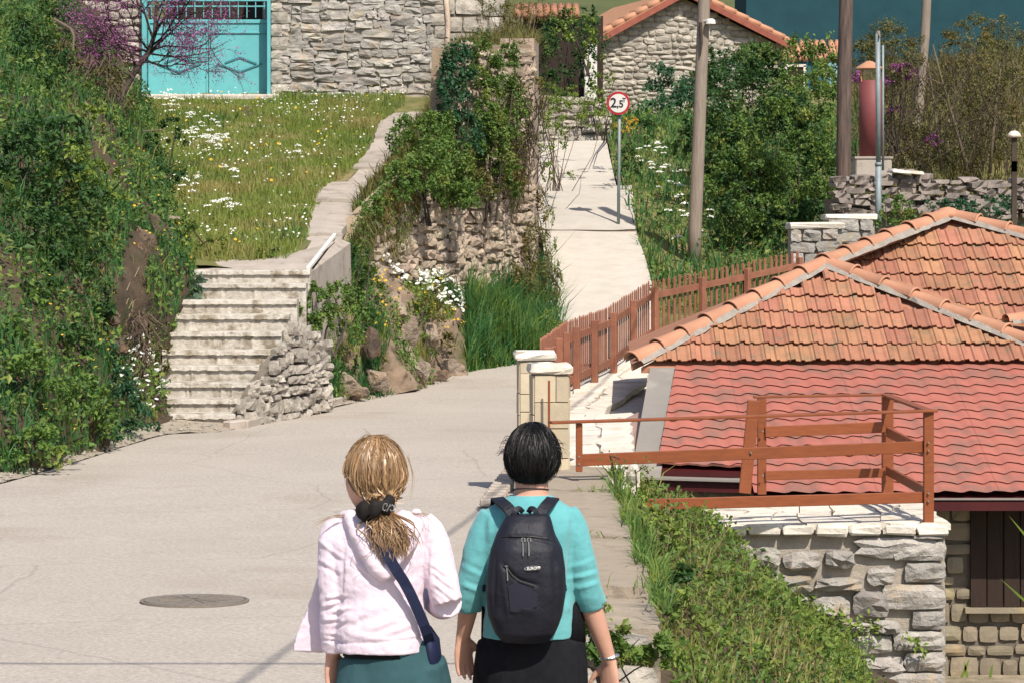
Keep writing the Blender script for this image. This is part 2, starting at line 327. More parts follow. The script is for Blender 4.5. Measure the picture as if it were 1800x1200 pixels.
# left bank
bank = grid([
 [P(-90, 866, 28.0), P(20, 840, 28.9), P(150, 802, 31.4), P(288, 751, 35.8)],
 [P(-90, 770, 29.0), P(20, 750, 29.6), P(150, 715, 32.3), P(285, 690, 36.7)],
 [P(-90, 620, 30.5), P(20, 610, 31.2), P(150, 600, 33.8), P(292, 600, 37.9)],
 [P(-90, 420, 33.5), P(20, 410, 34.2), P(165, 420, 36.3), P(335, 482, 39.5)],
 [P(-90, 240, 37.5), P(20, 240, 38.5), P(160, 250, 41.0), P(310, 380, 44.0)],
 [P(-90, 110, 43.0), P(20, 110, 44.0), P(140, 130, 47.0), P(270, 260, 50.0)],
 [P(-90, 10, 52.0), P(20, 10, 54.0), P(130, 20, 58.0), P(262, 172, 62.2)],
 [P(-90, -80, 62.0), P(20, -80, 66.0), P(130, -60, 72.0), P(262, 120, 76.2)]], 70, 130, .16, 1.3, 7)
BANK = bank; sheet('bank', bank, M_SOIL)
bl_rows = []
for c in ((-90, 866, 28.0), (-90, 770, 29.0), (-90, 620, 30.5), (-90, 420, 33.5), (-90, 240, 37.5), (-90, 110, 43.0), (-90, 10, 52.0), (-90, -80, 62.0)):
    p = P(*c)+Vector((.06, .06, -.03)); bl_rows.append([p+Vector((-d, -d*.95, 0 if c[1] > 800 else d*.03)) for d in (14, 9, 4, 0)])
BANKL = grid(bl_rows, 60, 60, .14, 1.1, 17); sheet('side_bank', BANKL, M_SOIL)
# meadow above the stairs
def mz(Y): return 1.77+.149*(Y-39.7)
def mpy(Y): return HY-(mz(Y)-CAMZ)/Y*FPX
COPL = [(475, 498, 545, 39.7), (440, 520, 580, 41.3), (413, 541, 603, 42.6), (385, 544, 612, 44.3), (360, 551, 626, 46.0), (340, 562, 652, 47.3), (310, 608, 682, 49.4), (300, 618, 692, 50.0), (275, 642, 716, 51.8), (240, 660, 720, 54.6), (215, 668, 724, 57.0), (200, 690, 745, 58.6), (188, 708, 772, 60.2)]
mrow = []
LB = [(335, 39.4), (318, 42.5), (300, 46), (284, 50), (268, 56), (262, 62.2)]
for (lx, Y) in LB:
    rx = np.interp(Y, [c[3] for c in COPL], [c[1]+12 for c in COPL])
    if Y > 60.3: rx = 860
    mrow.append([P(lx+(rx-lx)*t, mpy(Y)-(1-t)**2*4, Y) for t in (-.12, .1, .3, .6, 1)])
mrow.append([P(240, 120, 76), P(400, 115, 76), P(500, 115, 76), P(700, 115, 76), P(900, 115, 76)])
MEAD = grid(mrow, 80, 110, .05, 1.2, 8); sheet('meadow', MEAD, M_MEADOW)
# rocky bank between road and retaining wall
cb = grid([
 [P(552, 722, 39.4), P(640, 702, 41.5), P(730, 688, 43.8), P(830, 668, 46.4), P(925, 664, 47.6), P(1000, 650, 48.3)],
 [P(556, 660, 40.0), P(640, 640, 42.0), P(730, 640, 44.2), P(830, 640, 46.8), P(925, 620, 48.2), P(990, 610, 49.2)],
 [P(562, 575, 40.6), P(640, 570, 42.5), P(730, 570, 44.7), P(825, 590, 47.3), P(920, 590, 49.2), P(982, 585, 50.4)],
 [P(578, 500, 41.4), P(640, 500, 43.2), P(730, 522, 45.3), P(825, 550, 47.9), P(920, 562, 50.3), P(975, 548, 53.0)],
 [P(586, 445, 42.8), P(640, 462, 44.1), P(730, 494, 46.3), P(830, 528, 49.0), P(925, 538, 51.9), P(965, 480, 56.0)]], 170, 110, .19, 1.9, 9)
CBANK = cb; sheet('rocky_bank', cb, mat('rocky_bank_earth', (.30, .22, .155), (.16, .115, .08), 3, 1, 1, 14, 0, c3=(.09, .10, .035), c3scale=.9, c3amt=.6, bdist=.04))
# slope right of the ramp up to the houses
RS = grid([
 [P(1160, 640, 46.5), P(1290, 620, 46.5), P(1420, 600, 46.5), P(1800, 600, 47.5), P(2100, 600, 47.5)],
 [P(1140, 492, 53.2), P(1290, 480, 53.5), P(1420, 470, 54.0), P(1800, 450, 54.0), P(2100, 440, 54.0)],
 [P(1108, 390, 58.6), P(1250, 390, 59), P(1400, 370, 59.5), P(1800, 330, 60.0), P(2100, 320, 60.0)],
 [P(1078, 300, 64.5), P(1200, 290, 66), P(1400, 280, 67), P(1800, 230, 68), P(2100, 220, 68)],
 [P(1060, 225, 71), P(1200, 222, 74), P(1400, 210, 76), P(1800, 160, 78), P(2100, 150, 78)],
 [P(1030, 205, 86), P(1200, 205, 86), P(1400, 175, 88), P(1800, 95, 92), P(2100, 95, 92)],
 [P(1000, 190, 100), P(1200, 190, 100), P(1400, 150, 105), P(1800, 80, 110), P(2100, 80, 110)]], 70, 90, .1, .7, 10)
sheet('hillside', RS, M_MEADOW)
# steep concrete ramp: two slabs one above the other with a joint
rl = link('lower_ramp', gmesh('lower_ramp', grid([[P(940, 640, 47.2), P(1185, 640, 47.2)], [P(955, 560, 50.0), P(1162, 560, 50.0)], [P(960, 500, 52.5), P(1146, 500, 52.5)], [P(958, 455, 54.6), P(1134, 455, 54.6)], [P(950, 405, 57.2), P(1118, 405, 57.2)]], 24, 50, .02, 1, 11)), M_CONC); tag(rl, kind='structure')
r2 = link('middle_ramp', gmesh('middle_ramp', grid([[P(948, 403.5, 57.1), P(1117, 403.5, 57.1)], [P(945, 360, 59.6), P(1114, 360, 59.6)], [P(940, 326, 61.8), P(1111, 326, 61.8)]], 24, 30, .02, 1, 12)), M_CONC); tag(r2, kind='structure')
r3 = link('upper_ramp', gmesh('upper_ramp', grid([[P(930, 327, 61.9), P(1083, 327, 61.9)], [P(930, 285, 64.8), P(1074, 285, 64.8)], [P(925, 248, 67.5), P(1066, 248, 67.5)]], 24, 40, .02, 1, 13)), M_CONC); tag(r3, kind='structure')
tc = MB()
for a, b, Y, h in (((905, 405), (1119, 405), 57.15, .03), ((930, 327), (1112, 327), 61.9, .04)):
    tc.bar(P(*a, Y)-Vector((0, 0, .05)), P(*b, Y)-Vector((0, 0, .05)), .05, .08)
tag(link('ramp_joint', tc.mesh('ramp_joint'), M_COPE), kind='structure')
# ground right of the parapet, falling to the yard
RG = grid([
 [(.6, 8, -.2), (.9, 8, -.8), (1.4, 8, -1.4), (2.1, 8, -1.9), (3.4, 8, -2.05)],
 [(.3, 13, -.15), (.9, 13, -.5), (1.4, 13, -1.1), (2.1, 13, -1.7), (3.4, 13, -2.05)],
 [(.1, 15.2, -.12), (.85, 15.4, -.25), (1.35, 15.4, -.75), (2.1, 15.4, -1.3), (3.4, 15.4, -2.0)],
 [(.8, 18, -.1), (1.05, 18, -.15), (1.5, 18, -.5), (2.2, 18, -1.1), (3.4, 18, -1.95)],
 [(.8, 21.5, -.05), (1.1, 21.5, -.08), (1.6, 21.5, -.35), (2.3, 21.5, -.95), (3.4, 21.5, -1.85)],
 [(.8, 24.3, .02), (1.2, 24.3, -.02), (1.75, 24.3, -.25), (2.45, 24.3, -.9), (3.4, 24.3, -1.8)],
 [(.8, 27, .10), (1.2, 27, -.12), (1.75, 27, -.5), (2.45, 27, -1.2), (3.4, 27, -2)]], 60, 120, .11, 1.8, 14)
sheet('overgrown_slope', RG, M_SOIL)

# ---------------------------------------------------------------- vegetation makers
def leaves(pos, nrm, size, rng, fold=.25, asp=.55):
    n = len(pos); size = size*np.exp(rng.normal(0, .25, n))[:, None]
    d = rng.normal(0, 1, (n, 3)); d += nrm*1.0; d /= np.linalg.norm(d, axis=1, keepdims=True)+1e-9
    t = rng.normal(0, 1, (n, 3)); t[:, 2] -= .3; t -= d*(t*d).sum(1, keepdims=True); t /= np.linalg.norm(t, axis=1, keepdims=True)+1e-9
    s = np.cross(d, t)
    a = pos-t*size*.5; b = pos+t*size*.5; l = pos+s*size*asp*.5+d*size*fold*.4-t*size*.08; r = pos-s*size*asp*.5+d*size*fold*.4-t*size*.08
    V = np.stack([a, l, b, r], 1).reshape(-1, 3); k = np.arange(n)*4
    F_ = np.concatenate([np.stack([k, k+1, k+2], 1), np.stack([k, k+2, k+3], 1)])
    return V, F_
def blades(pos, h, wd, rng, lean=.35):
    n = len(pos); h = h*np.exp(rng.normal(0, .3, n)); an = rng.random(n)*2*math.pi
    d = np.stack([np.cos(an), np.sin(an), np.zeros(n)], 1); s = np.stack([-np.sin(an*1.7), np.cos(an*1.7), np.zeros(n)], 1)
    up = np.array([0, 0, 1.0]); L = (rng.random(n)*lean*2)[:, None]; hh = h[:, None]; w_ = wd*(.6+.8*rng.random((n, 1)))
    b0 = pos-s*w_*.5; b1 = pos+s*w_*.5; mid = pos+up*hh*.55+d*hh*L*.35; m0 = mid-s*w_*.4; m1 = mid+s*w_*.4
    tip = pos+up*hh*(1-L*.35)+d*hh*L
    V = np.stack([b0, b1, m0, m1, tip], 1).reshape(-1, 3); k = np.arange(n)*5
    F_ = np.concatenate([np.stack([k, k+1, k+3], 1), np.stack([k, k+3, k+2], 1), np.stack([k+2, k+3, k+4], 1)])
    return V, F_
def clump(center, rad, ncl, nper, rng, spread=.105, low=-.8):
    """leaf positions and outward normals: clusters spread through an ellipsoid, denser near its skin"""
    u = rng.normal(0, 1, (ncl, 3)); u /= np.linalg.norm(u, axis=1, keepdims=True); u[:, 2] = np.where(u[:, 2] < low, -u[:, 2], u[:, 2])
    r = (.50+.55*rng.random((ncl, 1))**.6)*(1+.22*fbm(u*1.6+np.array(center)[None]*.7, 5)[:, None])
    c = u*r
    p = c[:, None, :]+rng.normal(0, 1, (ncl, nper, 3))*spread*(.6+.8*rng.random((ncl, 1, 1)))
    off = rng.normal(0, 1, (ncl, nper, 3)); nn = u[:, None, :]*.8+off*.4+np.array([0, -.1, .5])
    return (np.array(center)+p.reshape(-1, 3)*np.array(rad)), nn.reshape(-1, 3)
def foliage_mesh(name, blobs, leaf, dens, rng):
    leaf = leaf*1.12
    PV = []; NV = []
    for c, rad in blobs:
        A = (rad[0]*rad[2]+rad[0]*rad[1]*.7+rad[1]*rad[2]*.7)*2.2
        n = int(A*dens/(leaf*leaf)*.95); npc = 60 if n > 1500 else 30; ncl = max(8, int(n/npc))
        p, q = clump(c, rad, ncl, npc, rng); PV.append(p); NV.append(q)
    V, F_ = leaves(np.concatenate(PV), np.concatenate(NV), leaf, rng)
    return mesh_np(name, V, F_)
def pblob(px, py, Y, rx, ry, dk=.8):
    s = FPX/Y; return (P(px, py, Y), (rx/s, rx/s*dk, ry/s))
SEED = [100]
def bush(name, label, cat, blobs, m, leaf=.06, dens=1.0, group=None, stems=5, ground=None, stemmat=None, fname='foliage', srad=None):
    srad = srad or (.010 if stemmat is M_TWIG or stemmat is M_BRUSH else .022)
    SEED[0] += 1; rng = R(SEED[0])
    bl = [pblob(*b) for b in blobs]
    c0 = sum((b[0] for b in bl), Vector())/len(bl); zb = min(b[0].z-b[1][2]*.95 for b in bl)
    g = Vector((c0.x, c0.y+.1, zb if ground is None else ground))
    t = thing(name, label, cat, g, 0, group)
    wpart(fname, foliage_mesh(fname, bl, leaf, dens, rng), m, t)
    mb = MB()
    for k in range(stems):
        b = bl[k % len(bl)]; e = b[0]+Vector((rng.normal(0, b[1][0]*.4), rng.normal(0, b[1][1]*.3), b[1][2]*.5))
        s = g+Vector((rng.normal(0, .12), rng.normal(0, .08), -.1)); mid = (s+e)/2+Vector(rng.normal(0, .12, 3))
        mb.tube([s, mid, e], [srad, srad*.7, srad*.3], 5)
    if stems: wpart('stem', mb.mesh('stem'), stemmat or M_BARK, t)
    return t
def cover(name, G, n, size, hgt, m, label, seed, cond=None, cat='weeds'):
    r = R(seed); p = gsamp(G, n, r, cond); k = len(p); hh = hgt*(r.random(k)**1.3)*(.55+.9*np.clip(fbm(p*1.4, seed, 2)+.45, 0, 1.4)); p = p+np.stack([r.normal(0, .03, k), r.normal(0, .03, k), hh], 1)
    V, F_ = leaves(p, np.tile([0, -.45, .8], (k, 1)), size, r); return stuff(name, V, F_, m, label, cat)
def stuff(name, V, F_, m, label, cat):
    o = link(name, mesh_np(name, V, F_), m); tag(o, label, cat, kind='stuff'); return o
def flowers(pos, hs, r, rng, nper=6):
    """flat flower heads: a small six-sided dish on a stalk"""
    n = len(pos); top = pos+np.array([0, 0, 1])*hs[:, None]
    tl = rng.normal(0, .45, (n, 3)); tl[:, 2] = 1; tl[:, 1] -= .55; tl /= np.linalg.norm(tl, axis=1, keepdims=True)
    a = np.cross(tl, [1, 0, .01]); a /= np.linalg.norm(a, axis=1, keepdims=True); b = np.cross(tl, a); rr = r*(.7+.6*rng.random((n, 1)))
    ring = [top+(a*math.cos(k*math.pi/3)+b*math.sin(k*math.pi/3))*rr for k in range(6)]
    V = np.stack([top-tl*rr*.25]+ring, 1).reshape(-1, 3); k = np.arange(n)*7
    F_ = np.concatenate([np.stack([k, k+1+q, k+1+(q+1) % 6], 1) for q in range(6)])
    return V, F_
def umbels(pos, hs, R_, rng, m=16):
    an = rng.random((len(pos), m))*2*math.pi; rr = np.sqrt(rng.random((len(pos), m)))*R_
    q = pos[:, None, :]+np.stack([np.cos(an)*rr, np.sin(an)*rr, hs[:, None]-rr*rr/R_*.25+rng.normal(0, .006, rr.shape)], -1)
    return q.reshape(-1, 3)
def stalks(pos, hs, w_, rng):
    return blades2(pos, hs, w_, rng)
def blades2(pos, hs, w_, rng):
    n = len(pos); an = rng.random(n)*math.pi; s = np.stack([np.cos(an), np.sin(an), 0*an], 1)*w_*.5
    top = pos+np.stack([0*hs, 0*hs, hs], 1); V = np.stack([pos-s, pos+s, top+s, top-s], 1).reshape(-1, 3); k = np.arange(n)*4
    return V, np.concatenate([np.stack([k, k+1, k+2], 1), np.stack([k, k+2, k+3], 1)])
def cat_(*vf):
    V = []; F_ = []; b = 0
    for v, f in vf: V.append(v); F_.append(f+b); b += len(v)
    return np.concatenate(V), np.concatenate(F_)

# ---------------------------------------------------------------- stone walls
def stone_proto(seed, nx=3, nz=3, rough=.12, round_=.16, dome=.62):
    rng = R(seed); V = []; idx = {}
    for j in range(nz+1):
        for i in range(nx+1):
            x = -.5+i/nx; z = -.5+j/nz; edge = (i in (0, nx)) or (j in (0, nz)); corner = (i in (0, nx)) and (j in (0, nz))
            f = 1-(round_*1.3 if corner else 0)
            xx = x*f+rng.normal(0, rough*.28)*(0.6 if edge else 1); zz = z*f+rng.normal(0, rough*.35)*(0.6 if edge else 1)
            y = -dome+rng.normal(0, .08) if edge else -1+rng.normal(0, rough*1.3)
            idx[i, j] = len(V); V.append((xx, y, zz))
    Fs = [(idx[i, j], idx[i+1, j], idx[i+1, j+1], idx[i, j+1]) for j in range(nz) for i in range(nx)]
    ring = [(i, 0) for i in range(nx)]+[(nx, j) for j in range(nz)]+[(i, nz) for i in range(nx, 0, -1)]+[(0, j) for j in range(nz, 0, -1)]
    b0 = len(V); V += [(V[idx[r]][0], .15, V[idx[r]][2]) for r in ring]; n = len(ring)
    for k in range(n): Fs.append((b0+k, b0+(k+1) % n, idx[ring[(k+1) % n]], idx[ring[k]]))
    return mesh_py('stone', V, Fs)
PROTO = {}
def protos(kind, m, n=14, **k):
    key = (kind, m.name)
    if key not in PROTO:
        PROTO[key] = [stone_proto(hash(kind) % 1 + 17*i+len(kind), **k) for i in range(n)]
        for me in PROTO[key]: me.materials.append(m)
    return PROTO[key]
def wall_root(name, label, cat, p0, p1, group=None):
    a = math.atan2(p1[1]-p0[1], p1[0]-p0[0]); t = thing(name, label, cat, p0, a, group); return t, math.hypot(p1[0]-p0[0], p1[1]-p0[1])
def lay_stones(t, L, z0, z1, rh, sw, depth, pr, keep, rng, gap=.015, warp=.03, name='stone', proud=.03, limit=300, rest=None, y=0, tilt=.03):
    out = []; z = z0; q = rng.random()*10
    while z < z1:
        h = rng.uniform(*rh); u = -rng.random()*sw[0]
        while u < L:
            w_ = rng.uniform(*sw)*(1+.6*(rng.random() < .12)); uc = u+w_/2; wz = warp*math.sin(uc*2.3+z*3+q)+warp*.6*math.sin(uc*5.1-z*2)
            hh = h*rng.uniform(.8, 1.12)
            lo, hi = max(u, 0), min(u+w_, L)
            if hi-lo > .35*sw[0] and keep((lo+hi)/2, z+h/2): out.append(((lo+hi)/2, z+h/2+wz, hi-lo-gap, hh-gap))
            u += w_
        z += h
    out.sort(key=lambda s: -s[2]*s[3]); V = []; Fs = []
    for k, (u, zc, a, b) in enumerate(out):
        me = pr[rng.integers(len(pr))]; sy = depth*rng.uniform(.5, 1.4)
        if k < limit:
            o = bpy.data.objects.new(name, me); COL.objects.link(o); o.parent = t
            o.location = (u, y-proud*.2, zc); o.scale = (a*(1 if rng.random() < .5 else -1), sy, b); o.rotation_euler = (0, rng.normal(0, tilt), rng.normal(0, tilt*.5))
        elif rest:
            bq = len(V); V += [(u+v.co.x*a, y-proud*.2+v.co.y*sy, zc+v.co.z*b) for v in me.vertices]; Fs += [tuple(i+bq for i in p.vertices) for p in me.polygons]
    if V:
        o = link('small_stones', mesh_py('small_stones', V, Fs), rest, t); o['kind'] = 'stuff'
    return len(out)
def backing(t, poly, y0, y1, m, name='mortar'):
    """wall core: outline polygon in (u,z) extruded from y0 (front) to y1 (back)"""
    n = len(poly); V = [(p[0], y0, p[1]) for p in poly]+[(p[0], y1, p[1]) for p in poly]
    Fs = [tuple(range(n)), tuple(range(n, 2*n))[::-1]]+[(i, n+i, n+(i+1) % n, (i+1) % n) for i in range(n)]
    mb = MB(); mb.add(V, Fs); return link(name, mb.mesh(name), m, t)
def slabs(t, quadfn, nu, nv, th, m, rng, name='slab', jit=.12, gap=.012, smooth=False):
    """irregular flat paving pieces: quadfn(u,v) -> world point on the top surface"""
    G = {}
    for j in range(nv+1):
        for i in range(nu+1):
            ju = 0 if i in (0, nu) else rng.normal(0, jit/nu*1.2); jv = 0 if j in (0, nv) else rng.normal(0, jit/nv*1.2)
            G[i, j] = (i/nu+ju, j/nv+jv)
    for j in range(nv):
        for i in range(nu):
            q = [G[i, j], G[i+1, j], G[i+1, j+1], G[i, j+1]]; pts = []
            for k in range(4):
                a = q[k]; b = q[(k+1) % 4]; pts.append(a); pts.append(((a[0]+b[0])/2+rng.normal(0, .08/nu), (a[1]+b[1])/2+rng.normal(0, .08/nv)))
            W = [Vector(quadfn(*p)) for p in pts]; c = sum(W, Vector())/8; dz = rng.normal(0, th*.12)
            W = [c+(p-c)*(1-gap/max((p-c).length, .05)) for p in W]
            mb = MB(); n = 8; top = [p+Vector((0, 0, dz)) for p in W]; bot = [p-Vector((0, 0, th)) for p in W]
            mb.add(top+bot+[c+Vector((0, 0, dz+th*.06))], [(k, (k+1) % n, 16) for k in range(n)]+[(n+k, n+(k+1) % n, (k+1) % n, k) for k in range(n)]+[tuple(range(n, 2*n))[::-1]])
            me = mb.mesh(name); 
            inv = t.matrix_basis if False else None
            wpart(name, me, m, t)
# ---------------------------------------------------------------- stairs
st = thing('stone_stairs', 'steep flight of worn whitewashed stone steps climbing from the road to the meadow', 'stairs', P(345, 752, 36))
SY = [727, 701, 672, 642, 615, 583, 553, 527, 498, 475]
SRX = [414, 436, 442, 455, 475, 495, 508, 522, 538, 545]; SLX = [262, 270, 280, 280, 285, 290, 292, 296, 310, 322]
zprev = -.25
rng = R(21)
for k in range(10):
    Y = 36+.33*k; zt = CAMZ-(SY[k]-HY)/FPX*Y; xl = (SLX[k]-CX)/FPX*Y; xr = (SRX[k]-CX)/FPX*Y
    n = 44; xs = np.linspace(xl, xr, n); mbx = MB(); prof = []
    nzv = fbm(np.stack([xs*5, 0*xs+k*3.1, 0*xs], 1), 3)
    zlo = -.3; V = []
    back = Y+.62
    for i, x in enumerate(xs):
        e = nzv[i]*.004-(.02*rng.random() if rng.random() < .12 else 0); h = nzv[(i*7) % n]*.007
        V += [(x, Y+.035+e*.5, zlo), (x, Y+.03+e, zt-.07+h), (x, Y-.008+e, zt-.062+h), (x, Y+.0+e*.8, zt-.012+e*.4), (x, Y+.03+e, zt+e*.35), (x, back, zt+.005), (x, back, zlo)]
    m_ = 7; Fs = [(i*m_+q, (i+1)*m_+q, (i+1)*m_+(q+1) % m_, i*m_+(q+1) % m_) for i in range(n-1) for q in range(m_)]+[tuple(range(m_)), tuple(range((n-1)*m_, n*m_))[::-1]]
    mbx.add(V, Fs); wpart('step', mbx.mesh('step'), M_STEP, st); zprev = zt
# landing above the stairs
LAND = grid([[P(322, 476, 39.25), P(430, 475, 39.25), P(546, 475, 39.25)], [P(330, 466, 39.9), P(430, 464, 39.9), P(560, 450, 40.2)], [P(345, 455, 40.5), P(470, 452, 40.6), P(590, 425, 41.8)]], 30, 16, .012, 3, 22)
tag(link('stair_landing', gmesh('stair_landing', LAND), M_COPE), kind='structure')
# plastered parapet end at the top of the stairs, with a whitewashed edge
tp = thing('plaster_parapet', 'rough plastered end of the wall beside the top step with a white painted edge', 'wall', P(560, 500, 39.6))
mb = MB(); a = [P(544, 478, 39.3), P(589, 418, 42.2), P(612, 428, 42.35), P(616, 600, 42.3), P(552, 610, 39.5), P(545, 520, 39.3)]
th = Vector((.16, .05, 0))
fr = [p for p in a]; bk = [p+Vector((.02, .25, 0)) for p in a]; n = len(a)
mb.add([p+Vector((.03, 0, 0)) for p in fr]+bk, [tuple(range(n))[::-1], tuple(range(n, 2*n))]+[(i, (i+1) % n, n+(i+1) % n, n+i) for i in range(n)])
wpart('plaster_face', mb.mesh('plaster_face'), M_COPE, tp)
mb = MB(); mb.bar(P(541, 473, 39.15), P(588, 414, 42.3), .055, .06, bev=.01); wpart('white_edge', mb.mesh('white_edge'), M_WHITE, tp)
# cheek wall of the stairs
p0 = P(418, 728, 35.95); p1 = P(580, 695, 39.0)
t, L = wall_root('stair_side_wall', 'low dark jointed rubble wall holding up the right side of the stairs', 'wall', (p0.x, p0.y, -.25), (p1.x, p1.y, -.25))
def cheek(u):
    f = u/L; Y = p0.y+(p1.y-p0.y)*f; px = CX+(p0.x+(p1.x-p0.x)*f)/Y*FPX
    py = np.interp(px, [418, 436, 455, 475, 500, 530, 558, 574, 584], [716, 690, 655, 628, 590, 578, 578, 598, 640])
    return CAMZ-(py-HY)/FPX*Y+.25
backing(t, [(0, 0)]+[(L*k/14, max(.05, cheek(L*k/14)-.16)) for k in range(15)]+[(L, 0)], .03, .16, M_MORTY)
lay_stones(t, L, 0, 1.9, (.10, .20), (.14, .34), .07, protos('cheek', M_STONEP, rough=.2, round_=.07, dome=.75), lambda u, z: z < cheek(u)-.03, R(23), gap=.012, warp=.05, y=.02, tilt=.07)
# pale kerb at the foot of that wall
kb = MB(); kp = [P(398, 752, 35.7), P(425, 738, 35.9), P(480, 722, 37.4), P(540, 712, 39.0), P(600, 700, 40.8)]
for i in range(4): kb.bar(Vector((*kp[i].xy, -.16)), Vector((*kp[i+1].xy, -.15)), .16, .13, bev=.02)
tag(link('kerb', kb.mesh('kerb'), M_COPE), kind='structure')

# ---------------------------------------------------------------- coping band along the meadow
cp = thing('coping_walk', 'broad pale concrete coping band with cracked joints winding up beside the meadow', 'coping', P(560, 440, 41.3))
def cz(Y): return mz(Y)+.10
def cedge(Y, side):
    px = np.interp(Y, [c[3] for c in COPL], [c[1 if side < 0 else 2] for c in COPL]); return (px-CX)/FPX*Y
joints = [40.3, 42.5, 44.6, 46.1, 48.2, 50.1, 52.3, 54.4, 57.0, 60.2]; rng = R(31)
for k in range(9):
    Y0, Y1 = joints[k]+.02, joints[k+1]-.02; n = 9; V = []; dz = .04*(k % 2)+rng.normal(0, .012)+(.03 if k == 3 else 0); ov = [.0, .0, .03, .08, .02, .09, .02, .05, .0][k]
    ys_ = np.linspace(Y0, Y1, n)
    for i, Y in enumerate(ys_):
        a = cedge(Y, -1)+rng.normal(0, .012); b = cedge(Y, 1)+ov+rng.normal(0, .02); z = CAMZ+(HY-np.interp(Y, [c[3] for c in COPL], [c[0] for c in COPL]))/FPX*Y+dz
        V += [(a, Y, z-.25), (a, Y, z), ((a+b)/2, Y, z+.012), (b, Y, z-.01), (b+.0, Y, z-.13), (b-.05, Y, z-.25)]
    Fs = [(i*6+q, (i+1)*6+q, (i+1)*6+(q+1) % 6, i*6+(q+1) % 6) for i in range(n-1) for q in range(6)]+[tuple(range(6)), tuple(range((n-1)*6, n*6))[::-1]]
    mb = MB(); mb.add(V, Fs); wpart('coping_slab', mb.mesh('coping_slab'), M_COPE, cp)

# ---------------------------------------------------------------- retaining wall
q0 = P(598, 470, 42.9); q1 = P(937, 560, 52.0); zb = .4
t, L = wall_root('retaining_wall', 'tall pinkish rubble retaining wall half hidden under ivy between stairs and ramp', 'wall', (q0.x, q0.y, zb), (q1.x, q1.y, zb))
def rw_at(u):
    f = u/L; X = q0.x+(q1.x-q0.x)*f; Y = q0.y+(q1.y-q0.y)*f; return CX+X/Y*FPX, Y
def rwtop(u):
    px, Y = rw_at(u); py = np.interp(px, [590, 612, 640, 700, 760, 783, 788, 925, 940], [440, 430, 385, 325, 290, 275, 84, 78, 80]); return CAMZ-(py-HY)/FPX*Y-zb
backing(t, [(0, 0)]+[(L*k/60, rwtop(L*k/60)) for k in range(61)]+[(L, 0)], .03, .3, mat('tan_wall_core', (.38, .29, .20), (.26, .19, .13), 5, 1, .9, 40, 0, bdist=.02))
def rwk(u, z):
    px, Y = rw_at(u); py = HY-(z+zb-CAMZ)/Y*FPX
    return z < rwtop(u)-.05 and py < 600
lay_stones(t, L, 0, 6, (.12, .22), (.2, .46), .07, protos('retain', M_STONER, rough=.24, round_=.06, dome=.75), rwk, R(33), gap=.012, warp=.07, y=.02, tilt=.10, limit=299, rest=M_STONER)
# right return of the retaining wall beside the ramp, and ground behind it
t2, L2 = wall_root('ramp_side_wall', 'ochre corner wall rising beside the steep concrete ramp', 'wall', (q1.x, q1.y, zb), (q1.x+.12, q1.y+4, zb))
backing(t2, [(0, -.3), (0, 5.35), (4, 5.5), (4, .6)], -.02, .6, M_STONER, 'rubble_face')
tg = grid([[P(605, 430, 43.2), P(650, 375, 45), P(705, 322, 46.2), P(765, 285, 47.6), P(795, 150, 48.6), P(936, 80, 52.2)],
           [P(615, 385, 44.8), P(655, 335, 47.0), P(718, 272, 50), P(765, 235, 52), P(800, 90, 54), P(940, 85, 57)],
           [P(632, 360, 46.4), P(690, 300, 50.3), P(720, 240, 54.8), P(760, 192, 60), P(830, 90, 62), P(945, 85, 63)]], 60, 40, .05, 1, 34, smooth=False)
sheet('terrace_ground', tg, M_SOIL)

# ---------------------------------------------------------------- left stone house with turquoise gate
a0 = P(478, 172, 62.0); a1 = P(782, 160, 62.6); zb = mz(62)-.5
t, L = wall_root('stone_house', 'weathered grey limestone house front right of the turquoise gate', 'building', (a0.x, a0.y, zb), (a1.x, a1.y, zb))
H_ = 4.6
backing(t, [(0, 0), (L, 0), (L, H_), (0, H_)], .03, 5, M_MORT, 'wall')
lay_stones(t, L-.14, 0, 3.0, (.10, .22), (.16, .55), .06, protos('house', M_STONEG, rough=.26, round_=.06, dome=.8), lambda u, z: z > .3 and z < 2.95 and u > .16, R(41), gap=.012, warp=.05, y=.03, tilt=.05, limit=270, rest=M_STONEG)
rng = R(42); z = .3; k = 0
while z < 2.9:
    h = rng.uniform(.18, .3); w_ = .36 if k % 2 else .24
    for u, s_ in ((w_/2-.02, M_STONEP), (L-w_/2+.01, M_STONEP)):
        o = link('cornerstone', protos('quoin', s_, 6, rough=.07, round_=.05)[k % 6], None, t, (u, .0, z+h/2)); o.scale = (w_, .07, h-.015)
    z += h; k += 1
mb = MB(); mb.tube([(L+.05, -.06, .2), (L+.03, -.07, 1.2), (L+.06, -.06, 2.2), (L-.05, -.07, 3.4)], .06, 7); link('clay_downpipe', mb.mesh('clay_downpipe', True), M_STONER, t)
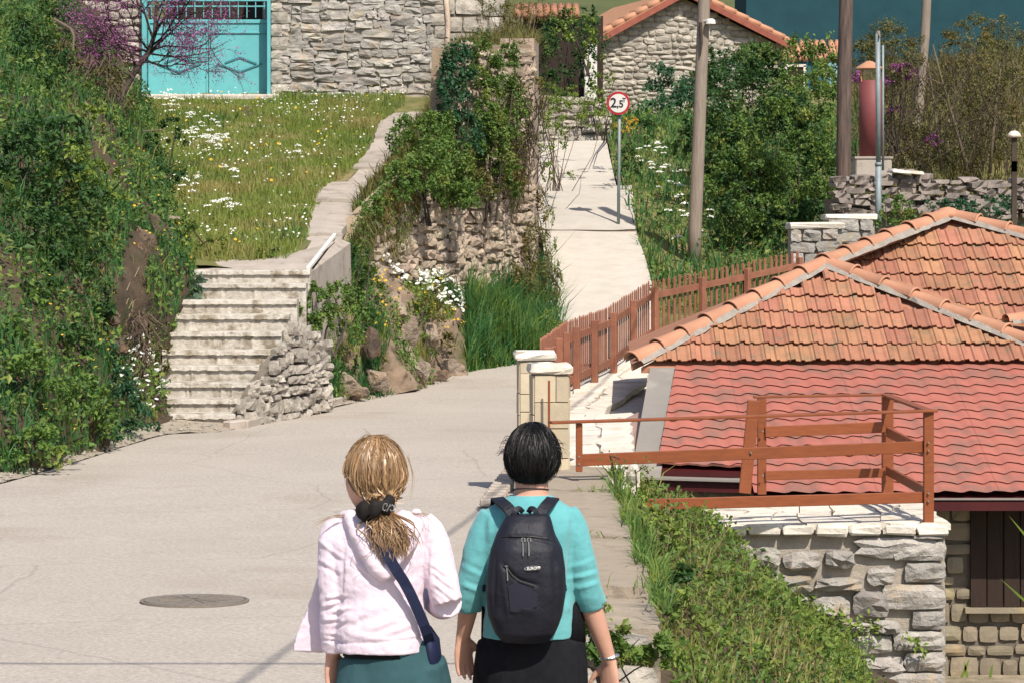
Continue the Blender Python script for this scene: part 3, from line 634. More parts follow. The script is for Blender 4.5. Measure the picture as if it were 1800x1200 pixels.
# gate
g0 = P(250, 178, 62.35); g1 = P(476, 173, 62.35); zg = CAMZ+(HY-172)/FPX*62.35
tg_ = thing('double_gate', 'turquoise painted double metal gate with diamond shaped ribs beside the stone house', 'gate', (g1.x, 62.35, zg), 0)
s62 = FPX/62.35
def leaf_gate(x0, x1):
    mb = MB(); mb.box(((x0+x1)/2, .0, .86), (x1-x0-.015, .05, 1.70)); lf = link('gate_leaf', mb.mesh('gate_leaf'), M_TURQ, tg_)
    mb = MB(); zc = .72; xc = (x0+x1)/2+.02; hw, hh = .43, .16
    for a, b in (((-hw*1.12, .02), (0, -hh)), ((0, -hh), (hw*1.12, .02)), ((-hw*.75, .04), (0, hh)), ((0, hh), (hw*.85, .02))):
        mb.bar((xc+a[0], -.035, zc+a[1]), (xc+b[0], -.035, zc+b[1]), .03, .035)
    link('diamond_rib', mb.mesh('diamond_rib'), M_TURQD, lf)
    mb = MB()
    for zz, h in ((1.42, .03), (1.66, .06)): mb.box(((x0+x1)/2, -.04, zz), (x1-x0-.03, .03, h))
    mb.box((x0+.03, -.035, .86), (.035, .03, 1.68)); mb.box((x1-.03, -.035, .86), (.035, .03, 1.68)); mb.box(((x0+x1)/2, -.035, .04), (x1-x0-.05, .03, .05))
    link('rib', mb.mesh('rib'), M_TURQ, lf)
leaf_gate(-1.36, -.03); leaf_gate(-2.69, -1.36)
for c_, d_ in (((.0, -.25, 1.1), (.07, .55, 2.3)), ((-2.75, -.1, 1.1), (.1, .2, 2.3))):
    mb = MB(); mb.box(c_, d_); link('gate_post', mb.mesh('gate_post'), M_TURQ, tg_)
mb = MB(); mb.box((-1.36, -.02, 2.16), (2.7, .05, .10)); mb.box((-1.36, -.02, 2.0), (2.7, .03, .03)); link('top_rail', mb.mesh('top_rail'), M_TURQ, tg_)
mb = MB()
for k in range(14): mb.box((-.14-k*.19, -.02, 1.93), (.02, .02, .36))
link('top_bars', mb.mesh('top_bars'), M_TURQ, tg_)
# things seen above the gate: shaded porch wall behind it
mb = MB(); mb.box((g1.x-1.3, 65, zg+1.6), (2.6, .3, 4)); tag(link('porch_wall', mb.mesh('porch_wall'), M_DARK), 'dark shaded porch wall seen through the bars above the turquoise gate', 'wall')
mb = MB(); mb.box(((g0.x+g1.x)/2+.1, 61.9, zg-.03), (3.1, .7, .14), bev=.03); tag(link('gate_threshold', mb.mesh('gate_threshold'), M_CONC), kind='structure')
c0 = P(140, 160, 62.4); c1 = P(262, 175, 62.4)
t, L = wall_root('rubble_wall', 'pale rubble wall left of the turquoise gate behind the twisted tree', 'wall', (c0.x, c0.y, zg-.3), (c1.x, c1.y, zg-.3))
backing(t, [(0, 0), (L, 0), (L, 3), (0, 3)], .03, .5, M_MORTY)
lay_stones(t, L, .4, 2.9, (.12, .24), (.18, .45), .08, protos('gable', M_STONEP), lambda u, z: True, R(49), gap=.02, warp=.05, y=.02)
# block wall right of the house corner
b0 = P(785, 150, 62.9); b1 = P(842, 150, 63.2)
t, L = wall_root('block_wall', 'short wall of big pale dressed blocks right of the stone house corner', 'wall', (b0.x, b0.y, mz(62)-.2), (b1.x+.6, b1.y, mz(62)-.2))
backing(t, [(0, 0), (L, 0), (L, 4), (0, 4)], .02, .6, M_MORTY)
lay_stones(t, L, .9, 3.1, (.34, .42), (.3, .7), .05, protos('block', M_STONEP, 8, rough=.05, round_=.05), lambda u, z: True, R(44), gap=.02, warp=0, y=.02, tilt=.01)

# ---------------------------------------------------------------- gabled rubble house
h0 = P(1038, 215, 85); h1 = P(1376, 215, 86.5); zb = CAMZ+(HY-225)/FPX*85
t, L = wall_root('gabled_house', 'rubble stone house gable with red tiled verge above the green bushes', 'building', (h0.x, h0.y, zb), (h1.x, h1.y, zb))
eL = 2.58; eR = 2.5; apx = L*.47; apz = 3.95
def gtop(u): return eL+(apz-eL)*u/apx if u < apx else apz-(apz-eR)*(u-apx)/(L-apx)
backing(t, [(0, 0), (L, 0), (L, eR), (apx, apz), (0, eL)], .03, 7, M_MORT, 'wall')
lay_stones(t, L, 0, 4, (.11, .22), (.16, .5), .07, protos('gable', M_STONEP, rough=.22, round_=.08, dome=.75), lambda u, z: z < gtop(u)-.06 and z > .0, R(45), gap=.016, warp=.05, y=.03, tilt=.06, limit=299, rest=M_STONEP)
for sgn, (u0, z0_, u1, z1_) in enumerate(((-.45, eL-.30, apx, apz+.12), (L+.25, eR-.05, apx, apz+.12))):
    d = Vector((u1-u0, 0, z1_-z0_)); n_ = Vector((-d.z, 0, d.x)).normalized()
    if n_.z < 0: n_ = -n_
    mb = MB(); A = Vector((u0, 0, z0_)); B = Vector((u1, 0, z1_))
    mb.add([A+Vector((0, -.38, 0)), B+Vector((0, -.38, 0)), B+Vector((0, 7.2, 0)), A+Vector((0, 7.2, 0)), A+n_*.1+Vector((0, -.38, 0)), B+n_*.1+Vector((0, -.38, 0)), B+n_*.1+Vector((0, 7.2, 0)), A+n_*.1+Vector((0, 7.2, 0))], [(0, 1, 2, 3), (4, 5, 6, 7), (0, 1, 5, 4), (1, 2, 6, 5), (2, 3, 7, 6), (3, 0, 4, 7)])
    rf = link('roof', mb.mesh('roof'), M_TILE, t)
    mb = MB(); mb.bar(A+Vector((0, -.42, -.02)), B+Vector((0, -.42, -.02)), .05, .17); link('verge_board', mb.mesh('verge_board'), mat('red_brown_verge', (.30, .09, .06), None, 4, .7, .2, 30, .05), rf)
    mb = MB(); nT = 9
    for k in range(nT):
        a_ = A.lerp(B, k/nT)+n_*.16; b_ = A.lerp(B, (k+1.15)/nT)+n_*.13
        for row in range(3): mb.tube([a_+Vector((0, -.3+row*.22, 0)), b_+Vector((0, -.3+row*.22, .01))], [.10, .085], 8)
    link('verge_tiles', mb.mesh('verge_tiles', True), M_TILEC, rf)
mb = MB(); mb.box((.12, -.06, 1.2), (.34, .14, 1.9), bev=.02); link('whitewashed_corner', mb.mesh('whitewashed_corner'), M_WHITE, t)
# teal house behind
k0 = P(1366, 150, 96)
t = thing('teal_house', 'dark teal rendered house with old tiled lean-to roof at the top right', 'building', (k0.x, 96, 6.2))
mb = MB(); mb.box((6.5, 3, 3.2), (15, 5, 8.5)); link('wall', mb.mesh('wall'), M_TEAL, t)
mb = MB(); mb.box((.8, -.3, .9), (1.9, 1.6, 1.45)); an = link('lean_to', mb.mesh('lean_to'), mat('blue_teal_paint', (.02, .125, .18), (.015, .10, .15), 3, .8, .2, 20, 0), t)
mb = MB(); rng = R(46)
for r_ in range(3):
    for k in range(11):
        a_ = Vector((-.35+k*.24+rng.normal(0, .02), -1.25+r_*.5, 1.62+r_*.22)); mb.tube([a_, a_+Vector((0, .55, .22))], [.12, .10], 7)
link('old_tiles', mb.mesh('old_tiles', True), M_TILEC, an)
mb = MB(); mb.box((.5, -1.15, .95), (.62, .06, .8)); wd = link('window', mb.mesh('window'), M_DARK, t)
mb = MB()
for dx in (-.31, .31): mb.box((.5+dx, -1.2, .95), (.09, .05, .9))
mb.box((.5, -1.2, 1.4), (.7, .05, .09)); link('frame', mb.mesh('frame'), M_SLABW, wd)
mb = MB(); mb.box((1.75, -1.15, .8), (.6, .06, 1.5)); 
for dx in (-.2, 0, .2): mb.box((1.75+dx, -1.2, .8), (.05, .05, 1.5))
link('shutter', mb.mesh('shutter'), mat('pale_blue_paint', (.22, .42, .48), None, 3, .7, .2, 30, 0), t)
# ruined lean-to and tiled eave above the ramp
t = thing('tiled_shed', 'dark shed with a strip of orange tiled eave behind the ramp', 'building', (P(990, 160, 78).x, 78, 5.6))
mb = MB(); mb.box((0, 1.5, 1.0), (2.2, 2.6, 2.9)); link('wall', mb.mesh('wall'), M_DARK, t)
mb = MB()
for k in range(9): mb.tube([(-1.25+k*.2, -.1, 2.42), (-1.25+k*.2, .5, 2.75)], [.11, .1], 8)
link('roof', mb.mesh('roof', True), M_TILE, t)
mb = MB(); mb.box((.75, -.05, .55), (.35, .2, 2.2), bev=.03); link('white_pier', mb.mesh('white_pier'), M_WHITE, t)
# rubble retaining wall closing the top of the ramp
c0 = P(930, 250, 68); c1 = P(1075, 250, 68.6)
t, L = wall_root('ramp_head_wall', 'bright pale rubble wall partly under shrubs at the head of the ramp', 'wall', (c0.x, c0.y, 4.0), (c1.x, c1.y, 4.0))
backing(t, [(0, 0), (L, 0), (L, 1.0), (L*.8, 1.35), (0, 1.45)], .03, .8, M_MORT)
lay_stones(t, L, .1, 1.4, (.12, .22), (.18, .42), .08, protos('head', M_STONEP, rough=.2, round_=.07, dome=.8), lambda u, z: z < np.interp(u, [0, L*.8, L], [1.4, 1.3, .95]), R(47), gap=.02, warp=.04, y=.03, tilt=.06)
# ---------------------------------------------------------------- poles, sign, flue
def pole(name, label, pts, rads, m, cat='pole', group=None, n=14):
    t = thing(name, label, cat, pts[0], 0, group); mb = MB(); mb.tube(pts, rads, n); wpart('shaft', mb.mesh('shaft', True), m, t); return t
po = pole('utility_pole', 'plain grey wooden utility pole standing in the weeds beside the ramp', [P(1220, 482, 55), P(1222, 400, 55), P(1228, 250, 55), P(1233, 120, 55), P(1237, 20, 55), P(1241, -80, 55), P(1244, -140, 55)], [.13, .128, .125, .12, .118, .115, .11], M_POLE)
mb = MB(); c = P(1249, 38, 54.8); mb.lathe(c, [(.05, .05), (.09, .02), (.10, -.05), (.02, -.06)], 12); mb.bar(c+Vector((-.13, .1, .02)), c+Vector((0, 0, .02)), .03, .03); wpart('lamp_shade', mb.mesh('lamp_shade'), M_WHITE, po)
mb = MB(); mb.tube([P(1231, 40, 54.85), P(1233, 75, 54.84), P(1231, 100, 54.85)], [.035, .03, .01], 8); wpart('conduit', mb.mesh('conduit'), M_BARK, po)
pd = pole('utility_pole', 'dark tarred wooden utility pole left of the red flue', [P(1482, 400, 54), P(1483, 300, 54), P(1484, 150, 54), P(1487, 20, 54), P(1489, -180, 54), P(1490, -215, 54)], [.145, .142, .138, .132, .12, .12], M_POLED)
pole('utility_pole', 'pale slender wooden pole standing among the brown shrubs at the right', [P(1608, 330, 68), P(1614, 200, 68), P(1626, 60, 68), P(1629, 0, 68), P(1632, -60, 68)], [.12, .12, .115, .11, .10], M_POLE)
gm = pole('steel_mast', 'thin galvanised steel mast in front of the red flue', [P(1544, 420, 48), P(1544, 290, 48)], [.052, .052], M_GALV, 'mast')
mb = MB(); mb.tube([P(1544, 290, 48), P(1543, 60, 48)], [.042, .042], 12); mb.lathe(P(1544, 292, 48), [(.06, 0), (.06, .05), (.04, .06)], 12); wpart('upper_tube', mb.mesh('upper_tube', True), M_GALV, gm)
mb = MB(); mb.tube([P(1543, 62, 48), P(1544, 57, 48), P(1547, 66, 47.9)], [.045, .03, .01], 8); wpart('tip', mb.mesh('tip'), M_IRON, gm)
mb = MB(); mb.tube([P(1552, 300, 48.2), P(1552, 80, 48.2)], .02, 8); wpart('side_rod', mb.mesh('side_rod', True), M_GALV, gm)
fz = P(1536, 320, 52)
t = thing('flue_stack', 'oxide red cylindrical flue with conical cap on a concrete block', 'chimney', fz)
s = FPX/52
mb = MB(); mb.box((fz.x, 52.3, fz.z+.23), (.66, .62, .44), bev=.02); wpart('plinth', mb.mesh('plinth'), M_COPE, t)
mb = MB(); mb.box((fz.x, 52.3, fz.z+.445), (.70, .66, .04)); wpart('plinth_cap', mb.mesh('plinth_cap'), M_COPE, t)
mb = MB(); mb.lathe((P(1531, 280, 52.3).x, 52.3, fz.z+.44), [(.215, 0), (.215, 1.42), (.19, 1.43), (.19, 1.0)], 28); wpart('tube', mb.mesh('tube', True), M_FLUE, t)
mb = MB(); mb.lathe((P(1528, 280, 52.3).x, 52.3, fz.z+.44), [(.26, 1.64), (.25, 1.66), (.06, 1.78), (.0, 1.79)], 24)
cx_ = P(1528, 280, 52.3).x
for q in range(4):
    an = q*math.pi/2+.6; mb.bar((cx_+.19*math.cos(an), 52.3+.19*math.sin(an), fz.z+1.84), (cx_+.2*math.cos(an), 52.3+.2*math.sin(an), fz.z+2.1), .02, .02, Vector((0, 1, 0)))
wpart('cap', mb.mesh('cap'), M_TILEC, t)
# round sign
sp = P(1087, 398, 57.6)
t = thing('road_sign', 'round red rimmed weight limit sign on a thin grey pole', 'sign', sp)
mb = MB(); mb.tube([P(1087, 402, 57.6), P(1089, 165, 57.6)], .033, 10); wpart('post', mb.mesh('post', True), M_GALV, t)
sc = P(1087, 182, 57.5); r_ = 20.5/FPX*57.5
def disc(r, y, d=.012, n=40):
    V = [sc+Vector((r*math.cos(k*2*math.pi/n), y, r*math.sin(k*2*math.pi/n))) for k in range(n)]; W = [v+Vector((0, d, 0)) for v in V]
    mb = MB(); mb.add(V+W, [tuple(range(n)), tuple(range(n, 2*n))[::-1]]+[(k, (k+1) % n, n+(k+1) % n, n+k) for k in range(n)]); return mb.mesh('disc')
fc = wpart('rim', disc(r_, 0), M_REDP, t); wpart('face', disc(r_*.80, -.006), M_WHP, fc)
def text(name, body, size, loc, m, parent, rot=(math.radians(90), 0, 0), bold=.0, sx=1):
    cu = bpy.data.curves.new(name, 'FONT'); cu.body = body; cu.size = size; cu.align_x = 'CENTER'; cu.align_y = 'CENTER'; cu.extrude = .002; cu.offset = bold
    o = bpy.data.objects.new(name, cu); COL.objects.link(o); dg = bpy.context.evaluated_depsgraph_get(); me = bpy.data.meshes.new_from_object(o.evaluated_get(dg))
    bpy.data.objects.remove(o); me.transform(Matrix.Translation(loc) @ Matrix.Rotation(rot[2], 4, 'Z') @ Matrix.Rotation(rot[1], 4, 'Y') @ Matrix.Rotation(rot[0], 4, 'X') @ Matrix.Diagonal((sx, 1, 1, 1)))
    me.materials.clear(); return wpart(name, me, m, parent)
text('numeral', '2', .27, sc+Vector((-.10, -.012, .0)), M_BLKP, fc, bold=.004)
text('numeral', ',5', .20, sc+Vector((.035, -.012, -.02)), M_BLKP, fc, bold=.004)
text('letter', 'T', .12, sc+Vector((.115, -.012, .06)), M_BLKP, fc, bold=.003)
# cable carried overhead between the dark pole and one behind the camera
def cable(label, a, b, sag, r):
    a = Vector(a); b = Vector(b); mb = MB(); mb.tube([a.lerp(b, k/24)-Vector((0, 0, sag*4*(k/24)*(1-k/24))) for k in range(25)], r, 6); o = link('overhead_cable', mb.mesh('overhead_cable'), M_BLKP); tag(o, label, 'cable'); return o
# the cables' shadows fall across the road; the pole behind the camera carries their other ends
cable('thick overhead cable running down the road whose shadow crosses the asphalt diagonally', (P(1489, -150, 54).x, 54, P(1489, -150, 54).z), (-.55, -3, 6.75), .15, .017)
cable('overhead cable crossing the road whose thin shadow lies along the bottom edge of the photo', (-14, 11.7, 5.9), (9, 10.9, 6.0), .3, .017)

# ---------------------------------------------------------------- picket fence
FB = [(955, 31.0, .22), (985, 34.2, .24), (1000, 35.5, .26), (1070, 38.0, .36), (1145, 40.5, .66), (1230, 41.4, .78), (1310, 42.2, .90), (1405, 43.1, 1.06)]
fpts = [Vector(((px-CX)/FPX*Y, Y, z)) for px, Y, z in FB]
cum = [0]
for i in range(1, len(fpts)): cum.append(cum[-1]+(fpts[i]-fpts[i-1]).length)
def fat(s):
    i = max(0, min(len(cum)-2, int(np.searchsorted(cum, s))-1)); f = (s-cum[i])/(cum[i+1]-cum[i]); p = fpts[i].lerp(fpts[i+1], f); d = (fpts[i+1]-fpts[i]); d.z = 0; d.normalize(); return p, d
ft = thing('picket_fence', 'long brown stained picket fence curving up between the road and the tiled roof', 'fence', fpts[0])
prng = R(51); s_ = .05; FH = .84
base_pk = MB(); base_pk.add([(-.024, -.007, 0), (.024, -.007, 0), (.024, -.007, .97), (0, -.007, 1), (-.024, -.007, .97), (-.024, .007, 0), (.024, .007, 0), (.024, .007, .97), (0, .007, 1), (-.024, .007, .97)],
    [(0, 1, 2, 3, 4), (9, 8, 7, 6, 5), (0, 5, 6, 1), (1, 6, 7, 2), (2, 7, 8, 3), (3, 8, 9, 4), (4, 9, 5, 0)])
pkm = base_pk.mesh('picket'); pkm.materials.append(M_WOODF)
while s_ < cum[-1]:
    p, d = fat(s_); n_ = Vector((d.y, -d.x, 0))
    o = bpy.data.objects.new('picket', pkm); COL.objects.link(o); o.parent = ft; o.location = p-fpts[0]-n_*.03+Vector((0, 0, .06)); o.scale = (1, 1, FH*prng.uniform(.985, 1.015))
    o.rotation_euler = (0, prng.normal(0, .008), math.atan2(d.y, d.x)); s_ += .128
for z_, h in ((.16, .09), (.68, .09)):
    s0 = 0
    for i in range(len(fpts)-1):
        a, b = fpts[i], fpts[i+1]; d = (b-a); n_ = Vector((d.y, -d.x, 0)).normalized()
        mb = MB(); mb.bar(a+n_*.0+Vector((0, 0, z_)), b+Vector((0, 0, z_)), .035, h); wpart('rail', mb.mesh('rail'), M_WOODF, ft)
for s_ in [.1, 2.2, 3.6, cum[2]+.25, cum[2]+1.4, cum[3]+.1, cum[3]+1.3, cum[4]+.02, cum[5], cum[6], cum[7]-.05]:
    p, d = fat(s_); n_ = Vector((d.y, -d.x, 0)); mb = MB(); mb.box(p+n_*.045+Vector((0, 0, .40)), (.085, .085, .82), Matrix.Rotation(math.atan2(d.y, d.x), 3, 'Z'), .008); wpart('post', mb.mesh('post'), M_WOODF, ft)
# low white wall under the fence
wt = thing('fence_footing', 'low whitewashed footing wall beneath the brown picket fence', 'wall', fpts[3])
mb = MB()
for i in range(2, len(fpts)-1):
    a, b = fpts[i], fpts[i+1]; d = (b-a).normalized(); mb.bar(a-Vector((-.02, 0, .27)), b-Vector((-.02, 0, .27)), .20, .56, bev=.02)
wpart('footing', mb.mesh('footing'), M_SLABW, wt)

# ---------------------------------------------------------------- white slab platform between pillars and fence
pt = thing('slab_ledge', 'broad ledge paved in sun bleached white stone slabs behind the small pillars', 'wall', (1.0, 30, -.3))
def ledge(u, v):
    # v 0 near .. 1 far ; u 0 left .. 1 right
    Y = np.interp(v, [0, .45, .8, 1], [31.0, 34.0, 37.2, 40.0]); pl = np.interp(v, [0, .45, .8, 1], [985, 994, 1030, 1118]); prr = np.interp(v, [0, .2, .45, .8, 1], [1062, 1064, 1090, 1136, 1150]); z = np.interp(v, [0, .45, .8, 1], [.26, .27, .32, .45])
    px = pl+(prr-pl)*u; return ((px-CX)/FPX*Y, Y, z)
slabs(pt, ledge, 2, 17, .07, M_SLABW, R(61), 'slab', .10, .01)
def ledge2(u, v):
    Y = 25.2+v*5.75; xl = np.interp(v, [0, 1], [.50, .55]); xr = np.interp(v, [0, 1], [1.10, 1.30]); return (xl+(xr-xl)*u, Y, .27+.05*u)
slabs(pt, ledge2, 2, 9, .08, M_SLABW, R(62), 'slab', .10, .01)
mb = MB(); mb.prism([(.5, 25.25), (1.08, 25.25), (1.28, 30.95), (1.0, 31), (.5, 31)], -1.9, .2); mb.prism([(.5, 31.02), (1.42, 31.02), (1.75, 34), (2.3, 40.2), (1.7, 40.2), (.6, 34)], -1.9, .19); wpart('ledge_core', mb.mesh('ledge_core'), M_SLABW, pt)
# front stones of the ledge
t, L = wall_root('ledge_front', 'bright white rough stone face under the left end of the railing', 'wall', (.62, 24.9, -.45), (1.12, 24.9, -.45))
backing(t, [(0, 0), (L, 0), (L, .66), (0, .66)], .0, .32, M_SLABW, 'core')
lay_stones(t, L, 0, .66, (.12, .2), (.14, .3), .05, protos('ledge', M_SLABW, 8, rough=.14), lambda u, z: True, R(63), gap=.015, warp=.02, tilt=.04)

# ---------------------------------------------------------------- parapet strip
pp = thing('concrete_parapet', 'wide weathered concrete parapet running along the right edge of the road', 'wall', (.4, 20, -.3))
rng = R(65)
cuts = [15.5, 16.75, 19.4, 22.6, 24.9]
for k in range(4):
    Y0, Y1 = cuts[k]+.008, cuts[k+1]-.008; zt = [.19, .25, .262, .268][k]; n = 10; V = []; xs_ = [0, .02, .28, .56, .82, .845]  # nearest slab lowered so the step stands in for a shadow line
    for Y in np.linspace(Y0, Y1, n):
        e = rng.normal(0, .012); zz = [-1.9, zt-.02, zt+rng.normal(0, .004), zt+rng.normal(0, .004), zt-.01, -1.9]; xo = (-.05 if k > 3 else 0)
        V += [(x+(e if i > 3 else 0)+xo*0, Y, z) for i, (x, z) in enumerate(zip(xs_, zz))]
    Fs = [(i*6+q, (i+1)*6+q, (i+1)*6+(q+1) % 6, i*6+(q+1) % 6) for i in range(n-1) for q in range(6)]+[tuple(range(6)), tuple(range((n-1)*6, n*6))[::-1]]
    mb = MB(); mb.add(V, Fs); wpart('parapet_slab', mb.mesh('parapet_slab'), M_PARA, pp)
rk = stone_proto(5, rough=.25)
for k, (x, y, z, sx, sz) in enumerate(((.2, 15.44, .10, .22, .14), (.42, 15.42, .08, .2, .16), (.64, 15.45, .09, .24, .15), (.3, 15.4, -.06, .3, .14), (.66, 15.4, -.08, .26, .16))):
    o = bpy.data.objects.new('stone', rk); COL.objects.link(o); o.parent = pp; o.location = Vector((x, y, z))-pp.location; o.scale = (sx, .1, sz); 
rk.materials.append(M_STONEP)

# ---------------------------------------------------------------- small gate pillars
def pillar(label, xc, yc, wdt, z0, z1, capw, rot, seed):
    t = thing('gate_pillar', label, 'pillar', (xc, yc, z0), rot, 'small stone clad pillars'); rng = R(seed)
    mb = MB(); mb.box((0, 0, (z1-z0-.09)/2), (wdt-.02, wdt-.02, z1-z0-.09)); link('core', mb.mesh('core'), M_MORT, t)
    for side in range(4):
        Rm = Matrix.Rotation(side*math.pi/2, 3, 'Z'); z = 0; H = z1-z0-.10
        while z < H-.04:
            h = min(rng.uniform(.16, .30), H-z); h = H-z if H-z-h < .09 else h; spl = rng.uniform(.35, .65) if rng.random() < .75 else 1
            for a, b in ((0, spl), (spl, 1)):
                if b-a < .05: continue
                mb = MB(); x0 = -wdt/2+a*wdt; x1 = -wdt/2+b*wdt; mb.box(((x0+x1)/2, -wdt/2, z+h/2), (x1-x0-.006, .022, h-.007), None, .004, .0015, rng)
                me = mb.mesh('cladding_stone'); me.transform(Rm.to_4x4()); link('cladding_stone', me, M_STONEY, t)
            z += h
    mb = MB(); n = 9; cw = capw/2; top = []; V = []
    ring = [(-1, -1), (-.5, -1), (0, -1), (.5, -1), (1, -1), (1, -.5), (1, 0), (1, .5), (1, 1), (.5, 1), (0, 1), (-.5, 1), (-1, 1), (-1, .5), (-1, 0), (-1, -.5)]
    for zz, e in ((0, .93), (.02, 1.0), (.055, .99), (.082, .93)):
        for x, y in ring: V.append((x*cw*e+rng.normal(0, .007), y*cw*e+rng.normal(0, .007), z1-z0-.085+zz+rng.normal(0, .003)))
    m_ = 16; Fs = [(i*m_+q, i*m_+(q+1) % m_, (i+1)*m_+(q+1) % m_, (i+1)*m_+q) for i in range(3) for q in range(m_)]+[tuple(range(m_))[::-1], tuple(range(3*m_, 4*m_))]
    mb.add(V, Fs); link('cap_stone', mb.mesh('cap_stone'), M_SLABW, t)
    mb = MB(); mb.box((0, 0, z1-z0-.12), (wdt*.86, wdt*.86, .05)); link('neck', mb.mesh('neck'), M_SLABW, t)
    return t
pillar('nearer stone clad pillar with white cap right behind the black haired person', .325, 24.65, .30, .17, CAMZ-(638-HY)/FPX*24.6, .37, .10, 71)
pillar('farther stone clad pillar with white cap at the start of the picket fence', .22, 27.3, .31, -.15, CAMZ-(616-HY)/FPX*27.3, .39, .06, 72)
mb = MB(); mb.box((.36, 24.75, .225), (.56, .5, .07), bev=.02); tag(link('pillar_footing', mb.mesh('pillar_footing'), M_SLABW), 'pale stone footing under the nearer clad pillar', 'footing')

# ---------------------------------------------------------------- terrace with railing
TZ = -.185; TY0, TY1 = 24.45, 26.3; TX0, TX1 = 1.15, 3.72
t, L = wall_root('terrace_wall', 'big rough limestone terrace wall below the orange railing at lower right', 'wall', (TX0, TY0, -2.1), (TX1, TY0, -2.1))
backing(t, [(0, 0), (L, 0), (L, -.06+TZ+2.1), (0, -.06+TZ+2.1)], .02, TY1-TY0, M_MORT, 'wall_core')
def terr(u, z): return z < 1.83 and u > .0 and z > .15 and u < L-.32
big = protos('terrace', M_STONEG, 16, nx=4, nz=4, rough=.17, round_=.12, dome=.45)
lay_stones(t, L, .15, 1.83, (.13, .24), (.18, .52), .075, big, terr, R(82), gap=.035, warp=.045, y=.0, tilt=.05)
rng = R(83); z = .1; k = 0; qp = protos('tq', M_STONEG, 8, nx=4, nz=4, rough=.09, round_=.05)
while z < 1.80:
    h = rng.uniform(.15, .24); h = min(h, 1.83-z); w_ = [.46, .30, .55, .36][k % 4]
    o = link('cornerstone', qp[k % 8], None, t, (L-w_/2+.005, .0, z+h/2)); o.scale = (w_-.02, .07, h-.02)
    for dy in (.35, .9, 1.5):
        o = link('side_stone', qp[(k+3) % 8], None, t, (L-.01, dy, z+h/2)); o.scale = (.5, .05, h-.02); o.rotation_euler = (0, 0, math.pi/2)
    z += h; k += 1
ct = thing('terrace_paving', 'crazy paved pale stone terrace top under the orange railing', 'paving', (2.4, 25.3, TZ-.06))
def tq(u, v):
    Y = TY0-.05+v*(TY1-TY0+.1); return (TX0+.02+(TX1-TX0+.03)*u, Y, TZ)
slabs(ct, tq, 9, 5, .055, M_SLABW, R(84), 'paving_slab', .22, .012)
# edge stones
for k in range(9):
    a = TX0+k*(TX1-TX0+.03)/9; mb = MB(); mb.box((a+.145, TY0-.03, TZ-.055), (.27, .12, .085), None, .018, .006, rng); wpart('edge_stone', mb.mesh('edge_stone'), M_SLABW, ct)

rt = thing('wooden_railing', 'orange varnished timber railing round the stone terrace', 'railing', (3.4, TY0+.1, TZ))
def bar(name, a, b, w_, h, bev=.004): mb = MB(); mb.bar(a, b, w_, h, bev=bev); return wpart(name, mb.mesh(name), M_WOODR, rt)
X1 = (1632-CX)/FPX*24.55; ztop = CAMZ-(721-HY)/FPX*24.55; FL = Vector(((967-CX)/FPX*23.4, 23.4, CAMZ-(742-HY)/FPX*23.4)); FR = Vector((X1, 24.55, ztop))
bk1 = P(1560, 693, 26.4); bk0 = P(1332, 697, 26.4)
bar('handrail', FL, FR+Vector((.06, 0, 0)), .10, .022); bar('handrail', bk0-Vector((.04, 0, 0)), bk1, .09, .022); bar('handrail', bk1+Vector((-.02, .03, 0)), FR, .09, .022)
def vpost(px, Y, ytop, ybot, w_=.085, d=.06, lean=0):
    a = P(px+lean, ybot, Y); b = P(px, ytop, Y); mb = MB(); mb.bar(a, b, w_, d, Vector((0, 1, 0)), .004); return wpart('post', mb.mesh('post'), M_WOODR, rt)
vpost(1632, 24.55, 723, 918, .085, .075); vpost(1560, 26.4, 697, 884, .10, .09); vpost(1339, 26.4, 700, 868, .08, .08); vpost(1325, 26.2, 703, 866, .11, .05, -16)
vpost(1018, 23.5, 744, 828, .055, .07)
vpost(965, 24.4-.05, 668, 800, .02, .02)
m0 = P(1018, 808, 23.52); m1 = P(1632, 784, 24.58)
bar('rail', m0, m1, .035, .10)
b0_ = P(1135, 886, 23.9); b1_ = P(1632, 873, 24.58)
bar('rail', b0_, b1_, .04, .095)
bar('rail', P(1345, 758, 26.35), P(1556, 750, 26.35), .035, .10); bar('rail', P(1345, 835, 26.35), P(1556, 830, 26.35), .035, .085)
bar('rail', P(1560, 758, 26.3), P(1632, 795, 24.65), .035, .09); bar('rail', P(1560, 826, 26.3), P(1632, 866, 24.65), .035, .085)

for (px, py, Y) in ((1018, 802, 23.47), (1018, 815, 23.47), (1632, 777, 24.5), (1632, 791, 24.5), (1632, 866, 24.5), (1632, 880, 24.5), (1560, 753, 26.3), (1560, 828, 26.3), (1341, 757, 26.3), (1341, 835, 26.3), (1320, 795, 24.0), (1320, 880, 24.2)):
    mb = MB(); c = P(px, py, Y); mb.tube([c, c-Vector((0, .012, 0))], [.011, .009], 8); wpart('bolt', mb.mesh('bolt'), M_IRON, rt)
